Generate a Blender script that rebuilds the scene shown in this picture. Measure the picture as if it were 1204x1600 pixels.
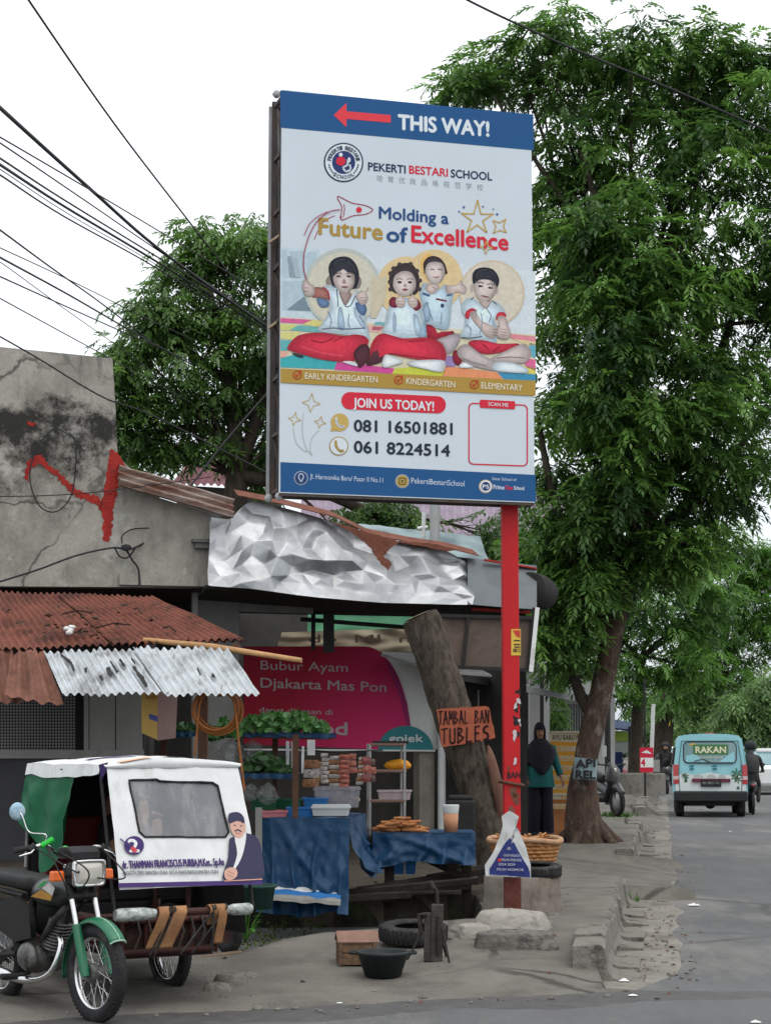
import bpy, math, random
import numpy as np
from mathutils import Vector, Matrix, noise

for o in list(bpy.data.objects):
    bpy.data.objects.remove(o)
S = bpy.context.scene
R = math.radians
random.seed(7)

# ------------------------------------------------------------ camera, sky, sun, exposure
F, CU, CV, CAMZ, HOR = 3000.0, 602.0, 800.0, 1.65, 1164.0
PITCH = math.atan((HOR - CV) / F)
cam = bpy.data.objects.new('camera', bpy.data.cameras.new('camera'))
S.collection.objects.link(cam)
cam.location = (0, 0, CAMZ)
cam.rotation_euler = (math.pi / 2 + PITCH, 0, 0)
cam.data.sensor_fit = 'VERTICAL'
cam.data.sensor_height = 36
cam.data.lens = F / 1600 * 36
cam.data.clip_start = 0.1
cam.data.clip_end = 3000
S.camera = cam
S.view_settings.view_transform = 'Standard'
S.view_settings.look = 'None'
S.view_settings.exposure = 0.0
S.view_settings.gamma = 1
S.render.engine = 'CYCLES'
S.cycles.use_denoising = True
S.cycles.max_bounces = 8
S.cycles.transparent_max_bounces = 12

SUN_EL, SUN_ROT = R(62), R(150)
w = bpy.data.worlds.new("World")
S.world = w
w.use_nodes = True
nt = w.node_tree
nt.nodes.clear()
N = nt.nodes.new
out = N('ShaderNodeOutputWorld')
sky = N('ShaderNodeTexSky')
sky.sky_type = 'NISHITA'
sky.sun_disc = False
sky.sun_elevation = SUN_EL
sky.sun_rotation = SUN_ROT
sky.dust_density = 4
bg1 = N('ShaderNodeBackground'); bg1.inputs[1].default_value = 0.05
nt.links.new(sky.outputs[0], bg1.inputs[0])
tc = N('ShaderNodeTexCoord')
sep = N('ShaderNodeSeparateXYZ')
nt.links.new(tc.outputs['Generated'], sep.inputs[0])
cr = N('ShaderNodeValToRGB')
cr.color_ramp.elements[0].position = 0.0
cr.color_ramp.elements[0].color = (0.66, 0.72, 0.76, 1)
cr.color_ramp.elements[1].position = 1.0
cr.color_ramp.elements[1].color = (1.65, 1.66, 1.64, 1)
e = cr.color_ramp.elements.new(0.12); e.color = (0.90, 0.95, 0.98, 1)
e = cr.color_ramp.elements.new(0.26); e.color = (1.10, 1.11, 1.11, 1)
nt.links.new(sep.outputs[2], cr.inputs[0])
cl = N('ShaderNodeTexNoise'); cl.inputs['Scale'].default_value = 2.2; cl.inputs['Detail'].default_value = 5
mp = N('ShaderNodeMapping'); mp.inputs['Scale'].default_value = (1, 1, 3)
nt.links.new(tc.outputs['Generated'], mp.inputs[0]); nt.links.new(mp.outputs[0], cl.inputs['Vector'])
mr = N('ShaderNodeMapRange'); mr.inputs[3].default_value = 0.94; mr.inputs[4].default_value = 1.06
nt.links.new(cl.outputs[0], mr.inputs[0])
vm = N('ShaderNodeVectorMath'); vm.operation = 'SCALE'
nt.links.new(cr.outputs[0], vm.inputs[0]); nt.links.new(mr.outputs[0], vm.inputs['Scale'])
bg2 = N('ShaderNodeBackground'); bg2.inputs[1].default_value = 1.0
nt.links.new(vm.outputs[0], bg2.inputs[0])
ad = N('ShaderNodeAddShader')
nt.links.new(bg1.outputs[0], ad.inputs[0]); nt.links.new(bg2.outputs[0], ad.inputs[1])
nt.links.new(ad.outputs[0], out.inputs[0])

sun = bpy.data.objects.new('sun', bpy.data.lights.new('sun', 'SUN'))
sun.data.energy = 0.5
sun.data.angle = R(25)
sun.data.color = (1, 0.97, 0.92)
sun.rotation_euler = (R(90) - SUN_EL, 0, R(180) - SUN_ROT)
S.collection.objects.link(sun)

# ------------------------------------------------------------ helpers
CP, SP = math.cos(PITCH), math.sin(PITCH)
def ray(u, v):
    a, b = (u - CU) / F, -(v - CV) / F
    return Vector((a, CP - b * SP, SP + b * CP))
CAM = Vector((0, 0, CAMZ))
def P(u, v, Y):
    d = ray(u, v)
    return CAM + d * (Y / d.y)
def G(u, v, z=0.0):
    d = ray(u, v)
    return CAM + d * ((z - CAMZ) / d.z)

ROOTM = {}
def props(o, label=None, cat=None, group=None, kind=None):
    if label: o['label'] = label
    if cat: o['category'] = cat
    if group: o['group'] = group
    if kind: o['kind'] = kind
    return o
def thing(name, loc, label, cat, rz=0.0, group=None):
    o = bpy.data.objects.new(name, None)
    o.empty_display_size = .2
    S.collection.objects.link(o)
    o.location = loc
    o.rotation_euler = (0, 0, rz)
    ROOTM[o.name] = Matrix.Translation(Vector(loc)) @ Matrix.Rotation(rz, 4, 'Z')
    return props(o, label, cat, group)

class Pl:
    """a flat surface in the place, addressed by metres (a, b)"""
    def __init__(s, O, Rv, U=None):
        s.O = Vector(O); s.R = Vector(Rv).normalized()
        U = Vector((0, 0, 1)) if U is None else Vector(U)
        s.U = (U - s.R * U.dot(s.R)).normalized()
        s.N = s.R.cross(s.U)
    def hit(s, u, v):
        d = ray(u, v)
        t = (s.O - CAM).dot(s.N) / d.dot(s.N)
        p = CAM + d * t - s.O
        return (p.dot(s.R), p.dot(s.U))
    def pt(s, a, b, n=0.0):
        return s.O + s.R * a + s.U * b + s.N * n
    def px(s, u, v, n=0.0):
        return s.pt(*s.hit(u, v), n)

def catmull(pts, n=5, closed=True):
    k = len(pts); out = []
    for i in range(k if closed else k - 1):
        g = lambda j: Vector(pts[j % k] if closed else pts[min(max(j, 0), k - 1)])
        p0, p1, p2, p3 = g(i - 1), g(i), g(i + 1), g(i + 2)
        for q in range(n):
            t = q / n
            out.append(.5 * ((2 * p1) + (p2 - p0) * t + (2 * p0 - 5 * p1 + 4 * p2 - p3) * t * t + (3 * p1 - p0 - 3 * p2 + p3) * t ** 3))
    if not closed: out.append(Vector(pts[-1]))
    return out

TXT = {}
def text_geo(s, bold=0.0):
    key = (s, bold)
    if key not in TXT:
        cu = bpy.data.curves.new('t', 'FONT'); cu.body = s; cu.offset = bold; cu.resolution_u = 3
        ob = bpy.data.objects.new('t', cu)
        me = bpy.data.meshes.new_from_object(ob)
        vs = [(v.co.x, v.co.y) for v in me.vertices]
        fs = [tuple(p.vertices) for p in me.polygons]
        bpy.data.objects.remove(ob); bpy.data.curves.remove(cu); bpy.data.meshes.remove(me)
        TXT[key] = (vs, fs)
    return TXT[key]

LAY = 0.0016
class MB:
    def __init__(s):
        s.v = []; s.f = []; s.m = []; s.cur = 0; s.mats = []; s.sm = []
    def mat(s, m):
        if m not in s.mats: s.mats.append(m)
        s.cur = s.mats.index(m); return s
    def add(s, vs, fs, smooth=False):
        b = len(s.v)
        s.v.extend([tuple(p) for p in vs])
        for f in fs:
            s.f.append(tuple(i + b for i in f)); s.m.append(s.cur); s.sm.append(smooth)
        return s
    def hexa(s, c):            # eight corners: bottom 4 ccw, top 4 ccw
        return s.add(c, [(3, 2, 1, 0), (4, 5, 6, 7), (0, 1, 5, 4), (1, 2, 6, 5), (2, 3, 7, 6), (3, 0, 4, 7)])
    def box(s, c, size, M=None, tp=1.0):
        x, y, z = [k / 2 for k in size]
        cs = [(-x, -y, -z), (x, -y, -z), (x, y, -z), (-x, y, -z), (-x * tp, -y * tp, z), (x * tp, -y * tp, z), (x * tp, y * tp, z), (-x * tp, y * tp, z)]
        if M is not None: cs = [M @ Vector(p) for p in cs]
        return s.hexa([Vector(p) + Vector(c) for p in cs])
    def beam(s, a, b, wd, h=None, up=(0, 0, 1)):
        a, b = Vector(a), Vector(b); h = h or wd
        d = (b - a).normalized(); up = Vector(up)
        if abs(d.dot(up)) > .98: up = Vector((0, 1, 0))
        r = d.cross(up).normalized() * (wd / 2); q = r.cross(d).normalized() * (h / 2)
        return s.hexa([a - r - q, a + r - q, b + r - q, b - r - q, a - r + q, a + r + q, b + r + q, b - r + q])
    def slab(s, q, th):        # quad (4 points) thickened against its normal
        q = [Vector(p) for p in q]
        n = (q[1] - q[0]).cross(q[3] - q[0]).normalized() * th
        return s.hexa([p - n for p in q] + q)
    def tube(s, pts, r, n=8, cap=True, closed=False):
        pts = [Vector(p) for p in pts]; k = len(pts)
        rr = r if isinstance(r, (list, tuple)) else [r] * k
        vs = []; ref = None
        for i, p in enumerate(pts):
            a = pts[i - 1] if (i or closed) else p
            b = pts[(i + 1) % k] if (i < k - 1 or closed) else p
            d = (b - a)
            d = d.normalized() if d.length > 1e-9 else Vector((0, 0, 1))
            if ref is None:
                ref = Vector((0, 0, 1)) if abs(d.z) < .9 else Vector((1, 0, 0))
            x = d.cross(ref).normalized(); y = x.cross(d).normalized(); ref = y
            for j in range(n):
                t = 2 * math.pi * j / n
                vs.append(p + (x * math.cos(t) + y * math.sin(t)) * rr[i])
        fs = []
        for i in range(k if closed else k - 1):
            i2 = (i + 1) % k
            for j in range(n):
                fs.append((i * n + j, i * n + (j + 1) % n, i2 * n + (j + 1) % n, i2 * n + j))
        s.add(vs, fs, True)
        if cap and not closed:
            s.add(vs[:n], [tuple(range(n - 1, -1, -1))]); s.add(vs[-n:], [tuple(range(n))])
        return s
    def lathe(s, prof, c=(0, 0, 0), ax=(0, 0, 1), n=24, closed=False, sx=1.0):   # prof: (radius, height)
        ax = Vector(ax).normalized()
        x = ax.orthogonal().normalized() if abs(ax.z) < .99 else Vector((1, 0, 0)); y = ax.cross(x)
        vs = []
        for r_, h in prof:
            for j in range(n):
                t = 2 * math.pi * j / n
                vs.append(Vector(c) + x * (r_ * math.cos(t) * sx) + y * (r_ * math.sin(t)) + ax * h)
        fs = []; k = len(prof)
        for i in range(k if closed else k - 1):
            i2 = (i + 1) % k
            for j in range(n):
                fs.append((i * n + j, i * n + (j + 1) % n, i2 * n + (j + 1) % n, i2 * n + j))
        return s.add(vs, fs, True)
    def torus(s, c, ax, Rr, r, n=36, m=12, sr=1.0):
        return s.lathe([(Rr + r * sr * math.cos(2 * math.pi * i / m), r * math.sin(2 * math.pi * i / m)) for i in range(m)], c, ax, n, True)
    def grid(s, fn, nu, nv, smooth=True):
        vs = [fn(i / nu, j / nv) for j in range(nv + 1) for i in range(nu + 1)]
        w_ = nu + 1
        return s.add(vs, [(j * w_ + i, j * w_ + i + 1, (j + 1) * w_ + i + 1, (j + 1) * w_ + i) for j in range(nv) for i in range(nu)], smooth)
    def ball(s, c, r, n=14, m=9, sc=(1, 1, 1)):
        return s.grid(lambda a, b: (c[0] + r * sc[0] * math.sin(math.pi * b) * math.cos(2 * math.pi * a), c[1] + r * sc[1] * math.sin(math.pi * b) * math.sin(2 * math.pi * a), c[2] + r * sc[2] * math.cos(math.pi * b)), n, m)
    # flat print on a Pl, in that surface's picture coordinates
    def poly(s, pl, pts, lay=1):
        q = [pl.hit(*p) for p in pts]
        ar = sum(q[i][0] * q[(i + 1) % len(q)][1] - q[(i + 1) % len(q)][0] * q[i][1] for i in range(len(q)))
        if ar < 0: q.reverse()
        return s.add([pl.pt(a, b, lay * LAY) for a, b in q], [tuple(range(len(q)))])
    def blob(s, pl, pts, lay=1, n=5):
        return s.poly(pl, [tuple(p) for p in catmull([(a, b, 0) for a, b in pts], n)] if False else [(p.x, p.y) for p in catmull([Vector((a, b)) for a, b in pts], n)], lay)
    def ell(s, pl, c, rx, ry, lay=1, n=28):
        return s.poly(pl, [(c[0] + rx * math.cos(2 * math.pi * i / n), c[1] + ry * math.sin(2 * math.pi * i / n)) for i in range(n)], lay)
    def stroke(s, pl, pts, wpx, lay=1, sm=0, closed=False):
        pts = [Vector(p) for p in pts]
        if sm: pts = catmull(pts, sm, closed)
        if closed: pts = pts + [pts[0]]
        for a, b in zip(pts, pts[1:]):
            d = b - a
            if d.length < 1e-6: continue
            d.normalize(); q = Vector((-d.y, d.x)) * wpx / 2; e_ = d * wpx * .2
            s.poly(pl, [a - q - e_, b - q + e_, b + q + e_, a + q - e_], lay)
        return s
    def text(s, pl, t, p0, p1, h, lay=2, bold=.02):
        vs, fs = text_geo(t)
        xs = [p[0] for p in vs]; x0, x1 = min(xs), max(xs)
        a0, a1 = pl.hit(*p0), pl.hit(*p1)
        ah = pl.hit(p0[0], p0[1] - h)
        hh = math.hypot(ah[0] - a0[0], ah[1] - a0[1]) / .73
        b = bold * .8; wd = a1[0] - a0[0]
        for i, (ox, oy) in enumerate([(0, 0)] + ([(-b, 0), (b, 0), (0, -b), (0, b)] if bold else [])):
            q = []
            for x, y in vs:
                k = (x - x0) / (x1 - x0)
                q.append(pl.pt(a0[0] + wd * k + ox * hh, a0[1] + (a1[1] - a0[1]) * k + (y + oy) * hh, lay * LAY + i * .00012))
            s.add(q, fs)
        return s
    def build(s, name, m=None, parent=None, bevel=0.0, auto=None, loc=None, subs=0):
        root = parent
        while root is not None and root.parent is not None: root = root.parent
        vs = s.v
        if parent is not None:
            Mi = ROOTM[root.name].inverted()
            vs = [Mi @ Vector(p) for p in vs]
        elif loc is None:
            xs, ys, zs = zip(*vs)
            loc = Vector(((min(xs) + max(xs)) / 2, (min(ys) + max(ys)) / 2, min(zs)))
        if parent is None:
            vs = [Vector(p) - Vector(loc) for p in vs]
        me = bpy.data.meshes.new(name)
        me.from_pydata([tuple(p) for p in vs], [], s.f)
        for k in (s.mats if m is None else [m]): me.materials.append(k)
        if m is None: me.polygons.foreach_set('material_index', s.m)
        me.polygons.foreach_set('use_smooth', s.sm)
        me.validate(); me.update()
        o = bpy.data.objects.new(name, me)
        S.collection.objects.link(o)
        if parent is not None:
            o.parent = parent
            if parent.name not in ROOTM: ROOTM[parent.name] = ROOTM[root.name]
        else:
            o.location = loc
            ROOTM[o.name] = Matrix.Translation(Vector(loc))
        if bevel:
            b = o.modifiers.new('b', 'BEVEL'); b.width = bevel; b.segments = 2; b.limit_method = 'ANGLE'; b.angle_limit = R(50)
        if subs:
            b = o.modifiers.new('s', 'SUBSURF'); b.levels = b.render_levels = subs
        return o
def onground(u, v, dz=0.0):      # where the sight line through a picture point meets the modelled ground
    d = ray(u, v); t = 8.0
    while t < 90:
        p = CAM + d * t
        if p.z <= gz(p.x, p.y) and (p.z <= 0.02 or gz(p.x, p.y) > 0): break
        if p.z <= 0: break
        t += .01
    return Vector((p.x, p.y, max(gz(p.x, p.y), 0) + dz))
def split_build(g, name, m=None, parent=None, **k):      # one object for each connected piece of g
    p = list(range(len(g.v)))
    def find(i):
        while p[i] != i: p[i] = p[p[i]]; i = p[i]
        return i
    for f in g.f:
        for i in f[1:]: p[find(i)] = find(f[0])
    groups = {}
    for q, f in enumerate(g.f): groups.setdefault(find(f[0]), []).append(q)
    out = []
    for fs in groups.values():
        h = MB(); h.mats = g.mats; ids = {}
        for q in fs:
            for i in g.f[q]: ids.setdefault(i, len(ids))
            h.f.append(tuple(ids[i] for i in g.f[q])); h.m.append(g.m[q]); h.sm.append(g.sm[q])
        h.v = [g.v[i] for i in ids]
        out.append(h.build(name, m, parent, **k))
    return out
def copy_tree(o, parent=None):
    c = o.copy(); S.collection.objects.link(c); c.parent = parent
    for ch in list(o.children): copy_tree(ch, c)
    return c

# ------------------------------------------------------------ materials
def mat(name, col, rough=.75, var=.25, sc=4.0, bump=.15, bsc=60.0, metal=0.0, dirt=None, damt=.5, dsc=2.0, spec=.2, stretch=(1, 1, 1), alpha=1.0, trans=0.0):
    m = bpy.data.materials.new(name); m.use_nodes = True
    t = m.node_tree; n = t.nodes; L = t.links.new
    b = n['Principled BSDF']
    b.inputs['Roughness'].default_value = rough
    b.inputs['Metallic'].default_value = metal
    b.inputs['Specular IOR Level'].default_value = spec
    b.inputs['Alpha'].default_value = alpha
    tcn = n.new('ShaderNodeTexCoord'); mpn = n.new('ShaderNodeMapping'); mpn.inputs['Scale'].default_value = stretch
    L(tcn.outputs['Object'], mpn.inputs[0])
    c = tuple(col)
    n1 = n.new('ShaderNodeTexNoise'); n1.inputs['Scale'].default_value = sc; n1.inputs['Detail'].default_value = 7; n1.inputs['Roughness'].default_value = .65
    L(mpn.outputs[0], n1.inputs['Vector'])
    r1 = n.new('ShaderNodeValToRGB')
    r1.color_ramp.elements[0].position = .3; r1.color_ramp.elements[1].position = .72
    r1.color_ramp.elements[0].color = tuple(k * (1 - var) for k in c) + (1,)
    r1.color_ramp.elements[1].color = tuple(min(1, k * (1 + var)) for k in c) + (1,)
    L(n1.outputs[0], r1.inputs[0])
    src = r1.outputs[0]
    if dirt is not None:
        n2 = n.new('ShaderNodeTexNoise'); n2.inputs['Scale'].default_value = dsc; n2.inputs['Detail'].default_value = 9; n2.inputs['Roughness'].default_value = .7
        L(mpn.outputs[0], n2.inputs['Vector'])
        r2 = n.new('ShaderNodeValToRGB')
        r2.color_ramp.elements[0].position = .62 - .28 * damt; r2.color_ramp.elements[1].position = .78 - .22 * damt
        L(n2.outputs[0], r2.inputs[0])
        mx = n.new('ShaderNodeMix'); mx.data_type = 'RGBA'
        L(r2.outputs[0], mx.inputs[0]); L(src, mx.inputs[6]); mx.inputs[7].default_value = tuple(dirt) + (1,)
        src = mx.outputs[2]
    L(src, b.inputs['Base Color'])
    if bump:
        n3 = n.new('ShaderNodeTexNoise'); n3.inputs['Scale'].default_value = bsc; n3.inputs['Detail'].default_value = 6
        L(mpn.outputs[0], n3.inputs['Vector'])
        bn = n.new('ShaderNodeBump'); bn.inputs['Strength'].default_value = bump; bn.inputs['Distance'].default_value = .02
        L(n3.outputs[0], bn.inputs['Height']); L(bn.outputs[0], b.inputs['Normal'])
    return m
def add_cracks(m, sc, wd, col, amt=.8):      # thin irregular crack lines in the surface itself
    t = m.node_tree; n = t.nodes; L = t.links.new; b = n['Principled BSDF']
    src = b.inputs['Base Color'].links[0].from_socket
    tcn = n.new('ShaderNodeTexCoord'); ns = n.new('ShaderNodeTexNoise'); ns.inputs['Scale'].default_value = sc * 2.2; ns.inputs['Detail'].default_value = 6
    L(tcn.outputs['Object'], ns.inputs['Vector'])
    mx0 = n.new('ShaderNodeMix'); mx0.data_type = 'VECTOR'; mx0.inputs[0].default_value = .35; L(tcn.outputs['Object'], mx0.inputs[4]); L(ns.outputs['Color'], mx0.inputs[5])
    vo = n.new('ShaderNodeTexVoronoi'); vo.feature = 'DISTANCE_TO_EDGE'; vo.inputs['Scale'].default_value = sc; L(mx0.outputs[1], vo.inputs['Vector'])
    r = n.new('ShaderNodeValToRGB'); r.color_ramp.elements[0].position = wd * .4; r.color_ramp.elements[0].color = (amt, amt, amt, 1); r.color_ramp.elements[1].position = wd; r.color_ramp.elements[1].color = (0, 0, 0, 1)
    L(vo.outputs['Distance'], r.inputs[0])
    n2 = n.new('ShaderNodeTexNoise'); n2.inputs['Scale'].default_value = sc * .8; L(tcn.outputs['Object'], n2.inputs['Vector'])
    r2 = n.new('ShaderNodeValToRGB'); r2.color_ramp.elements[0].position = .47; r2.color_ramp.elements[1].position = .56; L(n2.outputs[0], r2.inputs[0])
    mu = n.new('ShaderNodeMath'); mu.operation = 'MULTIPLY'; L(r.outputs[0], mu.inputs[0]); L(r2.outputs[0], mu.inputs[1])
    mx = n.new('ShaderNodeMix'); mx.data_type = 'RGBA'; L(mu.outputs[0], mx.inputs[0]); L(src, mx.inputs[6]); mx.inputs[7].default_value = tuple(col) + (1,)
    L(mx.outputs[2], b.inputs['Base Color'])
def flat(name, col, rough=.6):
    return mat(name, col, rough, .05, 5, 0)
def hx(h, k=1.0):       # picture colour -> linear, scaled
    c = [int(h[i:i + 2], 16) / 255 for i in (0, 2, 4)]
    return tuple(k * (x / 12.92 if x <= .04045 else ((x + .055) / 1.055) ** 2.4) for x in c)
# ------------------------------------------------------------ ground
def sst(x): x = min(1, max(0, x)); return x * x * (3 - 2 * x)
def lerp(a, b, t): return a + (b - a) * t
def RX(Y): return 1.66 + (Y - 13.5) * .143          # foot of the kerb along the main road
def YE(X): return 12.58 + .38 * X if X > -4 else 11.06
WALK = .28
def ramp(Y):      # share of a dropped kerb at this distance
    return max(sst((Y - 20.4) / 1.0) * (1 - sst((Y - 26.0) / .8)), sst((Y - 37) / 1.5) * (1 - sst((Y - 43) / 1.5)))
def drain(X, Y):      # how far a point lies inside the open drain
    near = lerp(14.4, 15.55, sst((X + 1.35) / .95)) + .07 * noise.noise((X * 3, 1, 0))
    far = 17.85 + .12 * X + .06 * noise.noise((X * 3, 7, 0))
    return sst((Y - near) / .11) * (1 - sst((Y - far) / .09)) * (1 - sst((X - .74) / .10)) if -6 < X < .9 else 0
def gz(X, Y):
    d = Y - YE(X)
    q_ = sst((X + .6) / 1.8)
    z = WALK * min(1, max(0, d / lerp(4.3, 2.2, q_))) ** lerp(1.25, .9, q_) - (.05 if d < 0 else 0)
    k = RX(Y)
    r = ramp(Y)
    zr = WALK * min(1, max(-.25, (k + .45 - X) / 2.2))
    z = lerp(z, min(z, zr), r)
    if r < .5 and Y > 13.3 and X > k - .16: z = -.1
    if X > k + .6: z = -.1
    # open drain in front of the stalls
    z -= .62 * drain(X, Y)
    z += .018 * noise.noise((X * 1.1, Y * .7, 3)) + .008 * noise.noise((X * 4, Y * 3, 5))
    return z
M_asph = mat('asphalt', (.108, .110, .112), .85, .22, 1.2, .6, 90, dirt=(.20, .195, .18), damt=.42, dsc=.5, stretch=(1, .3, 1))
add_cracks(M_asph, .33, .012, (.06, .06, .06), .75)
M_conc = mat('concrete_ground', (.142, .134, .118), .9, .25, 1.6, .7, 38, dirt=(.085, .08, .07), damt=.46, dsc=1.3)
add_cracks(M_conc, .55, .016, (.045, .042, .036), .85)
M_kerb = mat('kerb_concrete', (.19, .182, .16), .9, .3, 5, .9, 28, dirt=(.065, .06, .05), damt=.5, dsc=5)
M_gut = mat('gutter_concrete', (.20, .19, .165), .9, .25, 1.5, .3, 50, dirt=(.11, .10, .085), damt=.45, dsc=1.2)
M_wet = mat('damp_asphalt', (.075, .074, .073), .55, .25, 6, .4, 60)
M_soil = mat('damp_shaded_soil', (.022, .019, .016), .95, .5, 6, .8, 25, dirt=(.03, .045, .012), damt=.5, dsc=3)

g = MB()
xs = [-400, -60, -10] + list(np.linspace(-8, 12, 41)) + [30, 90, 400]
ys = [-40, 0, 8] + list(np.linspace(10, 60, 51)) + [80, 120, 200, 400, 900, 2000]
g.grid(lambda a, b: (xs[round(a * (len(xs) - 1))], ys[round(b * (len(ys) - 1))], 0), len(xs) - 1, len(ys) - 1)
props(g.build('road', M_asph, loc=(0, 0, 0)), kind='structure')

xs = list(np.linspace(-30, -4, 14))[:-1] + list(np.linspace(-4, 3.9, 122)) + list(np.linspace(4.2, 40, 60))
ys = list(np.linspace(10, 11.6, 6))[:-1] + list(np.linspace(11.6, 28, 220)) + list(np.linspace(28.3, 62, 70)) + list(np.linspace(64, 260, 40))
g = MB()
def _pv(a, b):
    X, Y = xs[round(a * (len(xs) - 1))], ys[round(b * (len(ys) - 1))]
    return (X, Y, gz(X, Y) if X < RX(Y) + 2 else -.12)
g.grid(_pv, len(xs) - 1, len(ys) - 1)
# the drain's own floor gets damp soil darkened to paint in its shade, everything else concrete
o = MB(); o.v = g.v; o.f = g.f; o.sm = g.sm
M_yard = mat('trodden_earth', (.06, .05, .038), .95, .35, 4, .9, 30, dirt=(.035, .03, .024), damt=.5, dsc=3)
o.mats = [M_conc, M_soil, M_yard]
o.m = []
for f in g.f:
    x, y, z = [sum(g.v[i][k] for i in f) / 4 for k in range(3)]
    o.m.append(1 if drain(x, y) > .04 else 2 if (17.3 < y < 30 and x < 1.05 + .25 * noise.noise((y * .9, x, 3)) + (y - 18) * .05) else 0)
pave = props(o.build('pavement', None, loc=(0, 0, 0)), kind='structure')

# gutter strip
g = MB()
Ys = list(np.linspace(13.2, 60, 90))
for i in range(len(Ys) - 1):
    a, b = Ys[i], Ys[i + 1]
    wa, wb = [(.36 + .10 * noise.noise((t * .9, 2, 2)) + .05 * noise.noise((t * 3.1, 8, 2))) * min(1, max(.02, (t - 13.2) / 1.2)) for t in (a, b)]
    g.add([(RX(a) - .3, a, .004), (RX(a) + wa, a, .004), (RX(b) + wb, b, .004), (RX(b) - .3, b, .004), (RX(a) + wa + .03, a, -.003), (RX(b) + wb + .03, b, -.003)], [(0, 1, 2, 3), (1, 4, 5, 2)])
props(g.build('gutter', M_gut, loc=(0, 0, 0)), kind='structure')
# damp band where the asphalt meets the concrete apron
g = MB()
X = -4.2; row = []
while X < 2.9:
    ye = YE(min(X, 1.6)) + (0 if X < 1.6 else -.1 * (X - 1.6))
    wd = .62 + .30 * noise.noise((X * 1.3, 0, 9)) + .08 * noise.noise((X * 6, 0, 4))
    if X > 1.8: wd *= max(.05, 1 - (X - 1.8) / 1.1)
    row.append(((X, ye - wd * .75, .008), (X, ye + .10 + .07 * noise.noise((X * 3, 5, 5)), .008)))
    X += .08
dn = lambda p, d: (p[0], p[1] + d, -.003)
up_ = lambda p: (p[0], p[1], .004)
for a, b in zip(row, row[1:]): g.add([up_(a[0]), up_(b[0]), up_(b[1]), up_(a[1]), dn(a[0], -.06), dn(b[0], -.06), dn(a[1], .03), dn(b[1], .03)], [(0, 1, 2, 3), (4, 5, 1, 0), (3, 2, 7, 6)])
props(g.build('road_edge', M_wet, loc=(0, 0, 0)), kind='structure')

# kerb stones
def kerb(y0, y1, n):
    g = MB()
    prof = [(-.38, -.1), (-.38, .275), (-.18, .28), (-.15, .255), (-.13, .11), (-.10, .06), (-.06, .045), (.10, .035), (.105, -.05)]
    L_ = (y1 - y0) / n
    for i in range(n):
        a, b = y0 + i * L_ + .02, y0 + (i + 1) * L_ - .02
        dx, dz, tw = random.uniform(-.03, .025), random.uniform(-.035, .01), random.uniform(-.015, .015)
        tops = []
        for yy, s_ in ((a, 1), (b, -1)):
            tops.append([(RX(yy) + x + dx + tw * s_, yy, z + dz) for x, z in prof])
        k = len(prof)
        foot = 1 if i % 3 != 2 else 0
        vs = tops[0] + tops[1]
        g.add(vs, [(j, j + 1, k + j + 1, k + j) for j in range(k - 1 - (0 if foot else 3))] + [tuple(range(k - 1, -1, -1)), tuple(range(k, 2 * k))])
    return props(g.build('kerb', M_kerb, bevel=.006, loc=(0, 0, 0)), kind='structure')
kerb(13.75, 20.6, 10)
kerb(26.3, 37, 12)
kerb(43, 70, 26)

# rubble and grit along the gutter and the drain
g = MB().mat(M_kerb)
def stone(g, c, r):
    b = len(g.v)
    g.ball(c, r, 7, 5, (random.uniform(.7, 1.4), random.uniform(.7, 1.3), random.uniform(.4, .8)))
    for i in range(b, len(g.v)):
        v = Vector(g.v[i]); n_ = noise.noise(v * (1.1 / r)) * r * .35
        g.v[i] = tuple(v + (v - Vector(c)).normalized() * n_)
for i in range(620):
    t = random.random()
    if t < .45: Y = random.uniform(13.6, 30); X = RX(Y) + random.gauss(.15, .18); z = .006
    elif t < .7: X = random.uniform(-1.2, .9); Y = random.uniform(15.9, 16.3) + .1 * X; z = gz(X, Y)
    elif t < .85: X = random.uniform(.9, 1.4); Y = random.uniform(15.2, 17); z = gz(X, Y)
    elif t < .93: X = random.uniform(-2.5, 1.4); Y = random.uniform(12.8, 19); z = gz(X, Y)
    else: X = random.uniform(-3, 2); Y = YE(X) + random.uniform(-.3, .3); z = max(.01, gz(X, Y))
    stone(g, (X, Y, z), random.choice([.006, .008, .01, .012, .02, .028]))
props(g.build('rubble', None, loc=(0, 0, 0)), kind='stuff')
# ------------------------------------------------------------ shop building
M_wall = mat('old_plaster', (.335, .318, .28), .9, .2, 1.6, .6, 25, dirt=(.20, .19, .165), damt=.5, dsc=1.8, stretch=(1, 1, .6))
def add_layer(m, scale, lo, hi, col, stretch=(1, 1, 1)):      # one more layer of stains or patches
    t = m.node_tree; n = t.nodes; L = t.links.new; b = n['Principled BSDF']
    src = b.inputs['Base Color'].links[0].from_socket
    tcn = n.new('ShaderNodeTexCoord'); mp_ = n.new('ShaderNodeMapping'); mp_.inputs['Scale'].default_value = stretch; mp_.inputs['Location'].default_value = (3.3, 1.7, 5.1); L(tcn.outputs['Object'], mp_.inputs[0])
    ns = n.new('ShaderNodeTexNoise'); ns.inputs['Scale'].default_value = scale; ns.inputs['Detail'].default_value = 8; ns.inputs['Roughness'].default_value = .68; L(mp_.outputs[0], ns.inputs['Vector'])
    r = n.new('ShaderNodeValToRGB'); r.color_ramp.elements[0].position = lo; r.color_ramp.elements[1].position = hi; L(ns.outputs[0], r.inputs[0])
    mx = n.new('ShaderNodeMix'); mx.data_type = 'RGBA'; L(r.outputs[0], mx.inputs[0]); L(src, mx.inputs[6]); mx.inputs[7].default_value = tuple(col) + (1,)
    L(mx.outputs[2], b.inputs['Base Color'])
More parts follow.
